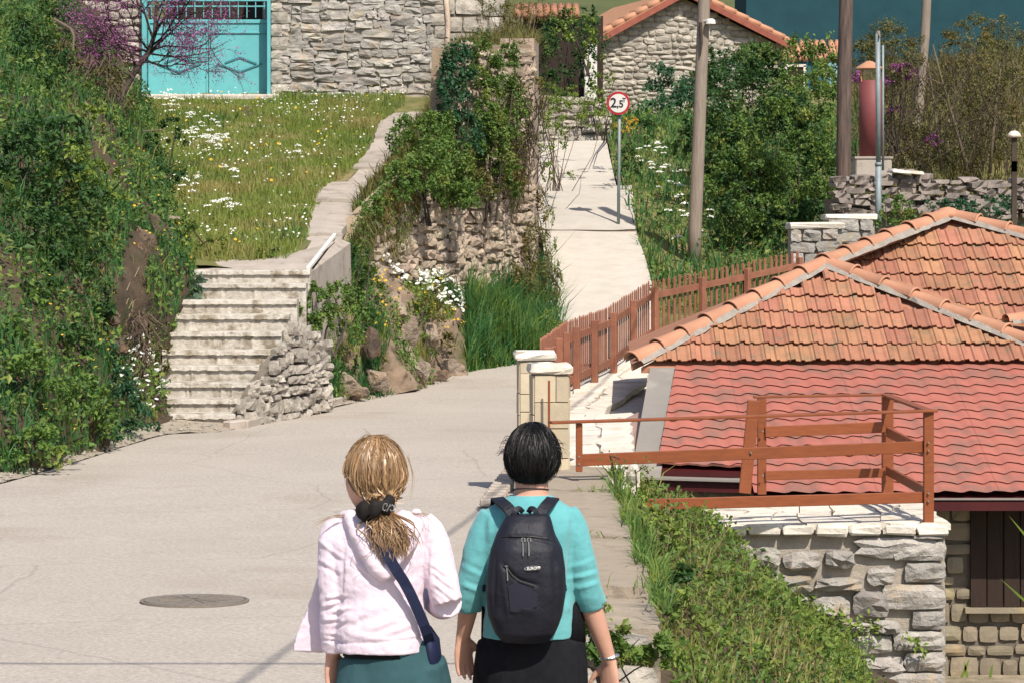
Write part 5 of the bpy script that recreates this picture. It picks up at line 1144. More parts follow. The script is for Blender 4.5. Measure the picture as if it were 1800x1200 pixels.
# rocks
def rock(label, px, py, Y, wpx, hpx, m, seed, cat='rock', group=None, dy=.7, rotz=0):
    s = FPX/Y; bm = bmesh.new(); bmesh.ops.create_icosphere(bm, subdivisions=4, radius=1); rg = R(seed); A = np.array([v.co[:] for v in bm.verts])
    pl = rg.normal(0, 1, (16, 3)); pl /= np.linalg.norm(pl, axis=1, keepdims=True)
    for q in pl:
        d = A@q; cu = .52+.2*rg.random(); k = d > cu; A[k] -= np.outer(d[k]-cu, q)
    A *= (1.15+.26*fbm(A*2.4, seed, 5))[:, None]
    for v, a in zip(bm.verts, A): v.co = (a[0]*wpx/s/2, a[1]*wpx/s/2*dy, a[2]*hpx/s/2)
    bmesh.ops.rotate(bm, verts=bm.verts, cent=(0, 0, 0), matrix=Matrix.Rotation(rg.normal(0, .25), 3, 'Y'))
    me = bpy.data.meshes.new('rock'); bm.to_mesh(me); bm.free(); o = link('rock', me, m, None, P(px, py, Y)); tag(o, label, cat, group); return o
rock('angular tan rock with a pale face standing at the road edge', 738, 655, 44.2, 50, 66, M_ROCKG, 1)
rock('dark cleft rock low at the left of the rocky bank', 600, 672, 40.9, 70, 60, M_ROCKG, 2)
rock('brown layered outcrop rising from the road below the daisies', 700, 620, 43.9, 64, 130, M_ROCKG, 3)
rock('low broken rock beside the angular tan rock', 790, 648, 45.8, 60, 50, M_ROCKG, 4)
rock('flat stone on the bank above the angular tan rock', 780, 625, 46.6, 50, 26, M_ROCKG, 5)
rock('dark shadowed rock at the edge of the tall grass', 818, 552, 48.7, 30, 50, M_ROCK, 6)
rock('small rock poking out at the lowest corner of the rocky bank', 620, 694, 41.1, 46, 26, M_ROCKG, 7)
rock('grey rock half buried under weeds in the middle of the bank', 690, 540, 44.0, 60, 60, M_ROCKG, 8)
rock('rust brown rock face left of the stairs top', 252, 470, 37.7, 40, 80, M_ROCK, 11)
rock('dark jagged rock below the meadow left edge', 280, 410, 39.5, 56, 56, M_ROCK, 12, dy=.5)
rock('orange brown rock beside the middle steps', 240, 575, 36.3, 50, 50, M_ROCK, 13)
rock('grey fallen log like rock at the meadow corner', 262, 386, 41.8, 90, 30, M_ROCKG, 14)
rock('brown earth boulder among the left bushes', 200, 560, 35.0, 30, 40, M_ROCK, 15)
rock('pale stone by the lower left verge', 190, 782, 32.2, 22, 18, M_STONEP, 16)

for k, (px, py, Y, a, b) in enumerate(((655, 600, 41.9, 30, 70), (720, 585, 44.0, 40, 60), (665, 668, 42.0, 44, 44), (775, 660, 45.0, 36, 30), (760, 590, 45.0, 26, 50), (700, 690, 43.0, 30, 22), (840, 655, 46.8, 24, 24))):
    rock(['slanted brown rock below the narrow bush', 'tall fractured rock in the middle of the bank', 'rough rock at the road edge beside the layered outcrop', 'small split rock right of the angular tan rock', 'narrow upright rock behind the angular tan rock', 'low rubble lump at the road edge', 'little grey rock where the tall grass begins'][k], px, py, Y, a, b, M_ROCKG if k % 3 else M_ROCK, 60+k)
rock('big rust brown outcrop face between the left bushes and the stairs', 232, 520, 36.8, 40, 90, M_ROCK, 70, dy=.5)
rock('dark brown crag above the rust brown outcrop', 250, 425, 38.3, 60, 50, M_ROCK, 71, dy=.5)
rock('ochre brown rock lump at the foot of the outcrop', 205, 612, 34.6, 40, 40, M_ROCK, 72)
# ---------------------------------------------------------------- bushes
bush('bush', 'big dark green leafy bush at the left edge below the twisted tree', 'bush', [(40, 300, 36.2, 90, 75), (115, 345, 35.6, 70, 60), (60, 420, 34.4, 90, 70), (150, 420, 35.2, 55, 60), (100, 240, 37.5, 70, 45), (170, 370, 36.4, 45, 45)], L_DARK, .075, 5.2)
bush('bush', 'lime tipped bush beneath the dark bush at the left', 'bush', [(125, 290, 36.0, 60, 40), (190, 330, 37.0, 34, 34), (150, 210, 38.8, 34, 26)], L_LIME, .06, 3.5)
bush('bush', 'green bush spilling over the road edge at the far left', 'bush', [(50, 700, 30.2, 90, 75), (130, 720, 31.8, 70, 60), (60, 785, 29.4, 80, 34), (20, 620, 31.0, 60, 60)], L_MID, .06, 5.2)
bush('bush', 'leafy mound between the left bushes and the stairs foot', 'bush', [(210, 720, 33.8, 50, 48), (170, 760, 32.4, 50, 32), (245, 745, 34.8, 34, 30), (190, 660, 34.4, 50, 50)], L_BLUE, .05, 4.6)
bush('bush', 'dense shadowy bush in the middle of the left bank', 'bush', [(70, 540, 33.0, 80, 50), (150, 520, 34.8, 60, 60), (110, 610, 32.4, 60, 40)], L_DARK, .06, 4.8)
bush('bush', 'olive weed clump beside the middle steps', 'bush', [(268, 640, 37.0, 28, 60), (250, 700, 36.0, 32, 50), (275, 560, 38.4, 22, 40)], L_OLIVE, .045, 2.6)
bush('vine', 'curtain of creeper draping the top left corner', 'vine', [(50, 80, 43.6, 80, 80), (110, 60, 47.5, 60, 60), (170, 110, 48.0, 40, 40), (60, 180, 41.5, 60, 50)], L_DARK, .06, 3.6)
bush('vine', 'yellowish creeper below the top left corner beside the tree', 'vine', [(100, 130, 45.0, 50, 60), (185, 90, 46.6, 44, 44), (195, 165, 45.6, 44, 50), (150, 210, 44.6, 44, 40)], L_OLIVE, .05, 3.4)
bush('bush', 'dark green weed clump at the base of the twisted tree', 'bush', [(255, 270, 46.0, 36, 36), (290, 310, 44.5, 40, 40), (250, 330, 43.0, 30, 30), (300, 235, 48.5, 30, 30)], L_DARK, .055, 3.4)
bush('bush', 'bright green weed clump at the left edge of the meadow', 'bush', [(330, 420, 40.8, 30, 30), (300, 370, 42.4, 34, 34), (380, 430, 40.6, 30, 16), (480, 445, 40.4, 22, 22)], L_MID, .045, 3.0)
mu = bush('mullein', 'grey green mullein with broad soft leaves spilling over the stairs', 'plant', [(330, 535, 38.6, 34, 16), (345, 512, 38.7, 26, 14), (315, 515, 38.8, 22, 18)], L_GREY, .17, 6.0, stems=1)
bush('bush', 'green bush hugging the wall beside the top of the stairs', 'bush', [(565, 540, 39.5, 36, 36), (530, 555, 38.8, 26, 34), (548, 520, 39.0, 18, 24), (562, 580, 38.9, 26, 28), (592, 525, 40.4, 32, 26), (620, 560, 41.0, 28, 50)], L_MID, .05, 6.5)
bush('bush', 'tall narrow bush under the coping right of the stairs', 'bush', [(628, 470, 42.6, 20, 50), (648, 510, 43.0, 24, 50), (640, 590, 42.4, 28, 60), (600, 640, 41.0, 30, 40)], L_DARK, .05, 4.0)
bush('bush', 'olive shrub in the middle of the rocky bank', 'bush', [(755, 540, 45.0, 34, 36), (770, 600, 45.4, 32, 30), (655, 640, 42.4, 30, 44)], L_OLIVE, .045, 3.0)
bush('bush', 'low leafy weed clump above the tan rock', 'bush', [(745, 610, 44.8, 30, 22), (790, 600, 46.4, 24, 30)], L_MID, .05, 3.4)
bush('ivy', 'dense ivy hanging over the left top of the retaining wall', 'ivy', [(735, 245, 46.2, 46, 50), (745, 305, 45.6, 54, 50), (700, 325, 44.8, 36, 36), (790, 300, 46.8, 48, 54), (772, 230, 46.9, 36, 36), (665, 365, 44.0, 26, 22), (820, 330, 47.4, 36, 44)], L_MID, .05, 8.0)
bush('ivy', 'darker ivy column climbing beside the house corner', 'ivy', [(803, 120, 47.3, 32, 46), (802, 180, 47.3, 32, 46), (818, 235, 47.4, 36, 46), (790, 150, 47.1, 22, 64)], L_BLUE, .055, 8.0)
bush('ivy', 'mid green ivy over the top right of the retaining wall', 'ivy', [(850, 115, 48.5, 38, 48), (850, 185, 48.4, 42, 54), (893, 98, 49.8, 26, 24), (865, 250, 48.6, 46, 50), (800, 350, 46.8, 44, 30), (895, 190, 49.6, 30, 70), (880, 320, 49.0, 40, 40)], L_MID, .05, 8.0)
bush('shrub', 'olive brown scrub bulging from the wall above the ramp', 'shrub', [(900, 230, 50.4, 44, 60), (885, 310, 49.8, 46, 44), (930, 160, 52.5, 30, 36), (845, 330, 48.4, 34, 34), (905, 180, 50.6, 30, 36)], L_OLIVE, .04, 4.5, stems=14, stemmat=M_TWIG)
bush('shrub', 'loose pale shrub leaning over the left side of the ramp', 'shrub', [(960, 240, 55.5, 34, 40), (965, 205, 57, 44, 30), (1000, 205, 59, 36, 26), (975, 300, 55, 26, 24), (1040, 205, 62, 30, 24), (990, 175, 64, 44, 24), (950, 170, 60, 30, 34)], L_LIME, .045, 1.9, stems=16, stemmat=M_TWIG)
bush('bush', 'green shrub climbing the wall corner at the foot of the ramp', 'bush', [(935, 440, 51.4, 34, 50), (950, 380, 52.6, 20, 50), (955, 500, 50.6, 32, 44), (905, 500, 50.0, 40, 40)], L_OLIVE, .045, 3.6, stems=9)
bush('shrub', 'wispy weeds along the left edge of the white ramp', 'shrub', [(975, 480, 51.0, 18, 50), (968, 400, 54, 14, 50), (975, 560, 48.8, 20, 30)], L_LIME, .035, 1.0, stems=10, stemmat=M_TWIG)
bush('shrub', 'grey brown leafless scrub on top of the wall by the house', 'shrub', [(870, 40, 57.0, 44, 44), (905, 50, 57, 40, 50), (940, 20, 62, 30, 24)], L_OLIVE, .03, 1.8, stems=30, stemmat=M_TWIG)
bush('vine', 'dark vine smothering the shed behind the ramp', 'vine', [(1000, 60, 75, 50, 44), (955, 120, 74, 34, 60), (1020, 120, 74.5, 24, 60), (985, 150, 73, 30, 30), (1045, 60, 76, 24, 44)], L_DARK, .08, 4.2)
bush('vine', 'lime leafed vine hanging from the tiled eave', 'vine', [(1010, 50, 73, 40, 34), (1040, 90, 73, 20, 40)], L_LIME, .07, 2.0)
bush('bush', 'light green shrub in front of the gabled house left of the sign', 'bush', [(1045, 190, 68, 28, 34), (1075, 215, 63, 30, 24), (1065, 150, 72, 26, 24)], L_LIME, .06, 2.4)
bush('bush', 'broad dark green bush right of the wooden pole', 'bush', [(1300, 180, 63, 70, 70), (1290, 290, 60, 60, 70), (1340, 350, 57.5, 80, 60), (1380, 240, 61, 70, 70), (1440, 330, 57.5, 44, 90), (1290, 400, 55.8, 50, 44), (1370, 410, 55.4, 60, 44), (1430, 400, 55.6, 50, 50), (1250, 130, 66, 30, 50), (1330, 130, 66, 50, 44), (1210, 250, 60, 26, 40), (1265, 230, 59.5, 40, 50), (1300, 320, 57.8, 50, 50)], L_DARK, .08, 8.0)
bush('bush', 'bright green bush in front of the dark bushes', 'bush', [(1300, 250, 58.2, 44, 44), (1330, 300, 57.0, 50, 46), (1420, 260, 57.5, 44, 40), (1395, 320, 56.6, 50, 50), (1270, 320, 56.2, 36, 40), (1350, 370, 55.0, 50, 34), (1450, 300, 56, 30, 50), (1370, 200, 60, 50, 30)], L_MID, .07, 4.5)
bush('bush', 'tall leafy bush rising before the teal house', 'bush', [(1410, 130, 66, 44, 60), (1440, 200, 64, 40, 60), (1380, 180, 65, 40, 44), (1330, 100, 70, 34, 24), (1450, 110, 68, 30, 40)], L_MID, .07, 7)
bush('bush', 'climbing bush against the gable right of the sign', 'bush', [(1160, 140, 79, 34, 30), (1190, 190, 77, 44, 44), (1150, 200, 76, 34, 26), (1270, 130, 80, 40, 34), (1220, 170, 78, 40, 44), (1310, 110, 80, 40, 30)], L_BLUE, .085, 6)
bush('bush', 'dark bush beside the sign post in the ramp corner', 'bush', [(1105, 290, 62.0, 22, 28), (1130, 230, 68, 24, 24)], L_DARK, .06, 4.0)
bush('shrub', 'yellow flowering weed just below the round sign', 'shrub', [(1098, 222, 60.5, 16, 14), (1112, 212, 61, 10, 10)], M_YELF, .03, 1.3, stems=3)
bush('shrub', 'brown shrub thicket left of the pale pole', 'shrub', [(1580, 180, 62, 50, 70), (1570, 90, 64, 60, 50), (1600, 260, 60, 50, 50), (1520, 110, 66, 44, 40)], L_OLIVE, .05, 3.6, stems=34, stemmat=M_BRUSH)
bush('shrub', 'ochre brown thicket right of the pale pole', 'shrub', [(1690, 160, 62, 60, 70), (1740, 220, 60, 60, 80), (1670, 260, 58.5, 60, 50), (1760, 110, 64, 50, 70), (1700, 60, 68, 50, 30)], L_OLIVE, .05, 3.8, stems=44, stemmat=M_BRUSH)
bush('judas_shrub', 'magenta blossom spray behind the red flue', 'shrub', [(1575, 130, 58, 34, 22), (1595, 125, 57.5, 20, 14), (1508, 138, 58, 9, 14), (1572, 195, 58, 14, 8), (1640, 250, 58, 16, 12)], M_PURF, .05, 2.6, stems=8, fname='blossom')
bush('ivy', 'leafy ivy under the slate wall left of the roof apex', 'ivy', [(1570, 370, 48.6, 34, 30), (1600, 400, 48.0, 34, 34), (1550, 420, 47.6, 24, 44)], L_MID, .05, 3.6)
bush('ivy', 'leafy ivy under the slate wall right of the roof apex', 'ivy', [(1690, 385, 48.4, 44, 30), (1745, 375, 48.6, 44, 34), (1720, 420, 47.6, 60, 30), (1650, 370, 48.6, 26, 20), (1770, 440, 47, 30, 40)], L_BLUE, .05, 3.8)
bush('bush', 'broad leafed weed at the broken end of the parapet', 'bush', [(1110, 1140, 14.9, 54, 40), (1070, 1150, 14.6, 40, 34), (1160, 1160, 14.8, 30, 36), (1035, 1130, 14.7, 22, 40)], L_MID, .055, 5.0, stems=3, srad=.006)
bush('bush', 'bramble mound in the middle of the overgrown slope', 'bush', [(1230, 1130, 18.6, 56, 46), (1310, 1120, 20.6, 50, 48), (1260, 1040, 21.3, 38, 34), (1380, 1150, 22.6, 46, 44)], L_LIME, .05, 3.6, srad=.006)
bush('bush', 'deep green undergrowth below the terrace wall', 'bush', [(1320, 1060, 22.6, 44, 36), (1250, 990, 23.0, 30, 26), (1395, 1115, 23.5, 40, 30), (1300, 1170, 18.9, 70, 40), (1190, 1020, 18.0, 30, 30)], L_DARK, .045, 4.2, srad=.006)
bush('weed_clump', 'tall fresh weeds beside the far end of the parapet', 'bush', [(1120, 890, 23.0, 26, 30), (1150, 920, 22.0, 26, 26), (1175, 960, 20.6, 26, 30)], L_LIME, .035, 3.0, stems=6, stemmat=M_TWIG)
# creeper stems crossing the terrace wall
def vine_line(label, pts, seed, m=L_LIME, leaf=.05, n=120, jit=.05):
    r = R(seed); W = [P(*p) for p in pts]; t = thing('vine', label, 'vine', W[0]); mb = MB(); mb.tube(W, .006, 5); wpart('stem', mb.mesh('stem'), M_BARK, t)
    A = np.array([list(W[i].lerp(W[i+1], r.random())) for i in (r.integers(0, len(W)-1, n))])+r.normal(0, jit, (n, 3))*np.array([1, .5, 1]); V, F_ = leaves(A, np.tile([0, -.8, .6], (n, 1)), leaf, r); wpart('foliage', mesh_np('foliage', V, F_), m, t)
vine_line('leafy runner crossing the terrace wall stones', [(1400, 1075, 24.1), (1450, 1095, 24.2), (1500, 1098, 24.25), (1550, 1105, 24.3)], 301, n=150)
vine_line('short hanging sprig on the terrace wall', [(1590, 1120, 24.3), (1612, 1128, 24.3), (1625, 1150, 24.3)], 302, n=40, jit=.035)
vine_line('upright weed in front of the terrace paving edge', [(1235, 985, 23.6), (1243, 930, 23.6), (1225, 905, 23.6)], 303, n=70, jit=.06)
vine_line('second upright weed before the terrace edge', [(1305, 1010, 23.7), (1295, 950, 23.7), (1290, 930, 23.7)], 304, n=80, jit=.05)
vine_line('wiry weed rising beside the left end of the railing', [(1085, 880, 22.6), (1078, 820, 22.6), (1072, 800, 22.5), (1090, 806, 22.5)], 305, n=24, jit=.05, leaf=.035)
vine_line('bent weed stem beside the ledge stones', [(1120, 890, 23.0), (1118, 830, 23.0), (1135, 818, 23.0), (1140, 832, 23.0)], 306, n=26, jit=.05, leaf=.035)
vine_line('young shoot with yellow leaves at the parapet joint', [(1060, 1075, 15.5), (1064, 1062, 15.5)], 307, n=26, jit=.02, leaf=.03)
for k, (px, lb) in enumerate(((1420, 'thin brown cane left of the hanging sprig'), (1477, 'thin brown cane below the leafy runner'))):
    mb = MB(); mb.tube([P(px-2, 1180, 24.2), P(px+1, 1130, 24.25), P(px, 1090, 24.3)], .006, 5); tag(link('cane', mb.mesh('cane'), M_TWIG), lb, 'cane')
# long thin leaves at the right edge
t = thing('yucca', 'thin pointed bright leaf blades poking in at the right edge', 'plant', (4.72, 26.6, -2.1)); r = R(311); mb = MB()
for (a, b) in (((1840, 985, 26.6), (1773, 905, 26.5)), ((1840, 1090, 26.6), (1757, 1015, 26.5)), ((1740, 1190, 27.4), (1745, 1165, 27.4)), ((1690, 1190, 27.4), (1705, 1155, 27.4)), ((1700, 1190, 27.4), (1695, 1160, 27.4))):
    A = P(*a); B = P(*b); d = (B-A).normalized(); s_ = d.cross(Vector((0, 1, 0))).normalized()*.014; mb = MB(); mb.add([A-s_, A+s_, A.lerp(B, .6)+s_*.8, B, A.lerp(B, .6)-s_*.8], [(0, 1, 2, 4), (2, 3, 4)]); wpart('leaf', mb.mesh('leaf'), L_LIME, t)
mb = MB(); mb.tube([(5.1, 26.7, -2.1), (5.0, 26.6, -.9)], .02, 6); wpart('stem', mb.mesh('stem'), L_LIME, t)

# ---------------------------------------------------------------- twisted judas tree
def tree(name, label, cat, trunk, rads, nb, seed, wfol, fmat, blossom, leaf=.035, per=16, spreadz=.4, bark=M_BARK, lmat=None):
    r = R(seed); W = [P(*p) for p in trunk]; t = thing(name, label, cat, W[0]); mb = MB(); mb.tube(W, rads, 9); tips = []
    def branch(p, d, L_, rad, depth):
        pts = [p]; dd = d.copy(); n_ = 5
        for k in range(n_):
            dd = (dd+Vector(r.normal(0, .22, 3))+Vector((0, -.02, .04))).normalized(); pts.append(pts[-1]+dd*L_/n_)
            if depth >= 1 and k > 0: tips.append(pts[-1])
        mb.tube(pts, [rad*(1-.75*k/n_) for k in range(n_+1)], 5 if depth else 7)
        if depth < 3:
            for q in range(nb[depth]):
                f = r.uniform(.25, 1); i = min(n_-1, int(f*n_)); b = pts[i].lerp(pts[i+1], f*n_-i); nd = (dd+Vector(r.normal(0, .75, 3))*Vector((1, .7, .8)).length/1.6).normalized(); branch(b, nd, L_*r.uniform(.45, .7), rad*.5, depth+1)
    for bp, be, L_, rad in wfol:
        rad *= .62
        a = P(*bp); b = P(*be); branch(a, (b-a).normalized(), L_, rad, 0)
    wpart('trunk', mb.mesh('trunk', True, False), bark, t)
    T = np.array([list(p) for p in tips]); T = T[r.random(len(T)) < blossom]
    Q = (T[:, None, :]+r.normal(0, .045, (len(T), per, 3))).reshape(-1, 3); V, F_ = leaves(Q, r.normal(0, 1, Q.shape), leaf, r, asp=.8); wpart('blossom', mesh_np('blossom', V, F_), fmat, t)
    return t
tree('judas_tree', 'twisted dark judas tree with magenta blossom left of the turquoise gate', 'tree',
    [(150, 285, 44.5), (178, 258, 45.0), (206, 246, 45.5), (214, 225, 45.8), (208, 195, 46), (207, 178, 46.2), (222, 150, 46.4), (240, 120, 46.6), (262, 92, 46.8), (272, 60, 46.9), (275, 10, 47)],
    [.04, .045, .055, .055, .055, .07, .062, .052, .045, .036, .025], (5, 4, 3), 401,
    [((262, 95, 46.8), (330, 60, 46.4), 1.1, .045), ((255, 105, 46.7), (310, 120, 46.3), 1.0, .035), ((272, 60, 46.9), (340, 10, 46.6), 1.2, .045), ((240, 120, 46.6), (200, 50, 46.6), 1.1, .04), ((225, 145, 46.4), (170, 60, 46.2), 1.1, .035), ((270, 70, 46.9), (230, 0, 46.9), 1.0, .04), ((265, 95, 46.7), (400, 95, 46.0), 1.25, .03), ((268, 80, 46.8), (370, 40, 46.1), 1.3, .03), ((250, 110, 46.6), (330, 150, 46.0), .9, .022), ((262, 92, 46.8), (170, 30, 46.6), 1.2, .035), ((275, 20, 47), (320, -30, 46.9), .9, .035), ((250, 100, 46.7), (150, 60, 46.3), 1.2, .03), ((262, 90, 46.8), (220, 20, 46.4), 1.2, .03), ((262, 90, 46.8), (420, 55, 46.2), 1.4, .03), ((255, 110, 46.6), (190, 120, 46.2), .8, .02), ((268, 70, 46.9), (310, -10, 46.5), 1.2, .03), ((230, 135, 46.4), (140, 110, 46.0), .9, .02)],
    M_PURF, .34, .024, 7)
# dead branches at the top left
def deadwood(label, lines, seed):
    r = R(seed); t = thing('dead_branch', label, 'branch', P(*lines[0][0])); mb = MB()
    for ln, rad in [(l[:-1], l[-1]) for l in lines]: mb.tube([P(*p) for p in ln], [rad*(1-.6*k/(len(ln)-1)) for k in range(len(ln))], 6)
    wpart('branch', mb.mesh('branch'), M_TWIG, t)
deadwood('bleached forked dead branch at the top left', [((95, 35, 43.5), (125, 52, 43.2), (130, 65, 43.1), (128, 90, 43), .035), ((100, 50, 43.4), (135, 60, 43.2), (145, 66, 43.1), .02)], 1)
deadwood('horizontal pale dead stick below the meadow corner', [((225, 232, 46.2), (255, 231, 46.2), (290, 228, 46.4), .02)], 2)
# twiggy dry brush on the left bank and right thicket
def twigs(name, label, reg, n, seed, L_=(.3, .9), down=False):
    r = R(seed); mb = MB()
    for k in range(n):
        px = r.uniform(reg[0], reg[2]); py = r.uniform(reg[1], reg[3]); Y = reg[4]+(reg[5]-reg[4])*r.random(); a = P(px, py, Y); d = Vector((r.normal(0, .4), r.normal(0, .2), (-1 if down else 1)*abs(r.normal(.9, .3)))).normalized()*r.uniform(*L_)
        mb.tube([a, a+d*.5+Vector(r.normal(0, .04, 3)), a+d], [.010, .008, .004], 3, False)
    o = link(name, mb.mesh(name), M_BRUSH); tag(o, label, 'brush', kind='stuff')
twigs('dry_brush', 'tangle of dead brown twigs behind the twisted tree', (120, 90, 215, 250, 44.9, 46.4), 260, 5, (.15, .5), down=True)
twigs('dry_brush', 'dead brown twigs beside the middle of the stairs', (180, 540, 265, 640, 35.6, 36.8), 200, 6, (.15, .45), True)
twigs('dry_brush', 'bare twigs rising through the brown thicket at the right', (1560, 120, 1790, 310, 56, 62), 420, 7)
twigs('dry_brush', 'bare twigs over the wall above the ramp', (840, 180, 960, 350, 49.6, 50.6), 260, 8, (.2, .6))
for (px, py, Y, dx, h, lb) in ((1700, 300, 57, -60, 2.6, 'leaning bare sapling with pale bark in the brown thicket'), (1740, 305, 57, 20, 2.2, 'thin dark sapling at the right of the thicket'), (1655, 300, 58, -25, 2.3, 'bare sapling just right of the pale pole')):
    tree('sapling', lb, 'tree', [(px, py, Y), (px+dx*.3, py-70, Y), (px+dx*.7, py-150, Y), (px+dx, py-h*85, Y)], [.035, .03, .022, .01], (3, 3, 2), int(px), [((px+dx*.3, py-70, Y), (px+dx*.3+60, py-150, Y), 1.0, .02), ((px+dx*.7, py-150, Y), (px+dx*.7-50, py-210, Y), .9, .016), ((px+dx*.5, py-110, Y), (px+dx*.5+40, py-220, Y), 1.0, .018)], L_OLIVE, .5, .05, 5, bark=M_TWIG)
# hillside vegetation far behind, and brown growth under the thicket
grass('brown_undergrowth', RS, 30000, .45, .03, L_OLIVE, 'olive brown undergrowth on the hillside below the teal house', 501, lambda p: (topx(p) > 1500) & (p[:, 1] > 54) & (p[:, 1] < 92), .6)
grass('brown_undergrowth', RS, 14000, .45, .03, M_BRUSH, 'dead stems in the hillside undergrowth at the right', 502, lambda p: (topx(p) > 1480) & (p[:, 1] > 54) & (p[:, 1] < 92), .8)
grass('brown_undergrowth', tg, 26000, .28, .02, L_OLIVE, 'scrubby growth on the ground behind the retaining wall', 503, lambda p: topx(p) > 620, .6)
# ---------------------------------------------------------------- people
def eval_mesh(o):
    dg = bpy.context.evaluated_depsgraph_get(); dg.update(); me = bpy.data.meshes.new_from_object(o.evaluated_get(dg)); bpy.data.objects.remove(o); return me
def fuse(V, F_, vox, it=4, keep=None):
    me = mesh_py('tmp', V, F_); bm = bmesh.new(); bm.from_mesh(me); bmesh.ops.recalc_face_normals(bm, faces=bm.faces[:]); bm.to_mesh(me); bm.free()
    o = bpy.data.objects.new('tmp', me); COL.objects.link(o); m = o.modifiers.new('r', 'REMESH'); m.mode = 'VOXEL'; m.voxel_size = vox; m.adaptivity = 0
    s = o.modifiers.new('s', 'SMOOTH'); s.factor = .5; s.iterations = it
    r = eval_mesh(o); r.materials.clear(); return r
def loft(mb, secs, n=28, cap=True):
    """secs: (x,y,z, rx, ry, rotz[, power]) rings, first to last, horizontal ellipses"""
    V = []; Fs = []
    for s in secs:
        x, y, z, rx, ry = s[:5]; a = s[5] if len(s) > 5 else 0; pw = s[6] if len(s) > 6 else 1
        for q in range(n):
            t = 2*math.pi*q/n; c, d = math.cos(t), math.sin(t); c = math.copysign(abs(c)**pw, c)*rx; d = math.copysign(abs(d)**pw, d)*ry
            V.append((x+c*math.cos(a)-d*math.sin(a), y+c*math.sin(a)+d*math.cos(a), z))
    for i in range(len(secs)-1):
        for q in range(n): Fs.append((i*n+q, i*n+(q+1) % n, (i+1)*n+(q+1) % n, (i+1)*n+q))
    if cap: Fs += [tuple(range(n))[::-1], tuple((len(secs)-1)*n+q for q in range(n))]
    mb.add(V, Fs)
def smoothpts(pts, rad, k=5):
    A = np.array([list(p)+[r] for p, r in zip(pts, rad)], float); B = catm(A, np.linspace(0, 1, (len(pts)-1)*k+1)); return [Vector(b[:3]) for b in B], [max(.002, b[3]) for b in B]
def limb(mb, pts, rad, n=16, k=5): p, r = smoothpts(pts, rad, k); mb.tube(p, r, n)
def hand(mb, wr, d, side, back, s=1.0, curl=.5):
    """wr wrist; d direction to the fingertips; side towards the thumb; back = back-of-hand normal"""
    d = d.normalized(); side = (side-d*side.dot(d)).normalized(); back = d.cross(side)*(1 if d.cross(side).dot(back) > 0 else -1)
    V = []; n = 12
    for f, w_, th in ((-.01, .027, .02), (.02, .033, .017), (.05, .040, .015), (.082, .041, .013), (.092, .036, .010)):
        c = wr+d*f*s
        for q in range(n): a = 2*math.pi*q/n; V.append(c+side*w_*s*math.cos(a)+back*th*s*math.sin(a))
    Fs = [(i*n+q, i*n+(q+1) % n, (i+1)*n+(q+1) % n, (i+1)*n+q) for i in range(4) for q in range(n)]+[tuple(range(n))[::-1], tuple(4*n+q for q in range(n))]
    mb.add(V, Fs)
    for k, (o_, L_) in enumerate(((.030, .070), (.010, .078), (-.011, .073), (-.030, .057))):
        p = wr+d*.078*s+side*o_*s; dd = d.copy(); pts = [p]; 
        for j, f in enumerate((.45, .32, .23)):
            dd = (dd-back*curl*(.45+.2*j)+side*o_*1.2).normalized(); pts.append(pts[-1]+dd*L_*f*s)
        limb(mb, pts, [.0092*s, .0088*s, .0078*s, .0055*s], 8, 3)
    p = wr+d*.018*s+side*.022*s; dd = (d*.75+side*.75-back*.25).normalized(); pts = [p]
    for L_ in (.036, .03, .024): pts.append(pts[-1]+dd*L_*s); dd = (dd*.8+d*.35-back*.12).normalized()
    limb(mb, pts, [.013*s, .0115*s, .0098*s, .0065*s], 8, 3)
def head(mb, c, s, yaw):
    """head centred on c (crown .115*s above); faces +Y before yaw"""
    bm = bmesh.new(); bmesh.ops.create_icosphere(bm, subdivisions=4, radius=1); A = np.array([v.co[:] for v in bm.verts]); x, y, z = A.T.copy()
    X = x*.076; Y = y*.096; Z = z*.116
    jaw = np.clip(-z, 0, 1); X *= 1-.30*jaw**1.5; Y = Y*(1-.10*jaw)+.016*jaw*(y > -.2)
    Y = np.where(y < 0, Y*(1-.25*jaw), Y)
    nose = np.exp(-((x/.16)**2+((z+.10)/.22)**2))*(y > 0); Y += nose*.020
    eye = np.exp(-(((np.abs(x)-.42)/.16)**2+((z-.05)/.12)**2))*(y > 0); Y -= eye*.010
    brow = np.exp(-((x/.6)**2+((z-.22)/.10)**2))*(y > 0); Y += brow*.005
    mouth = np.exp(-((x/.28)**2+((z+.52)/.07)**2))*(y > 0); Y += mouth*.006
    lip = np.exp(-((x/.28)**2+((z+.52)/.02)**2))*(y > 0); Y -= lip*.006
    chin = np.exp(-((x/.3)**2+((z+.85)/.15)**2))*(y > 0); Y += chin*.006
    P_ = np.stack([X, Y, Z], 1)*s; R_ = np.array(Matrix.Rotation(yaw, 3, 'Z')); P_ = P_@R_.T+np.array(c)
    b = [tuple(p) for p in P_]; mb.add(b, [tuple(v.index for v in f.verts) for f in bm.faces]); bm.free()
    for sd in (-1, 1):   # ears
        V = []; n = 10
        for f, rr in ((0, .5), (.4, 1), (.8, 1), (1, .6)):
            for q in range(n): a = 2*math.pi*q/n; V.append(Vector(c)+Matrix.Rotation(yaw, 3, 'Z')@Vector((sd*(.066+.018*f)*s, (-.012-.012*f+.016*rr*math.cos(a))*s, (-.012+.030*rr*math.sin(a))*s)))
        mb.add(V, [(i*n+q, i*n+(q+1) % n, (i+1)*n+(q+1) % n, (i+1)*n+q) for i in range(3) for q in range(n)]+[tuple(range(n))[::-1], tuple(3*n+q for q in range(n))])
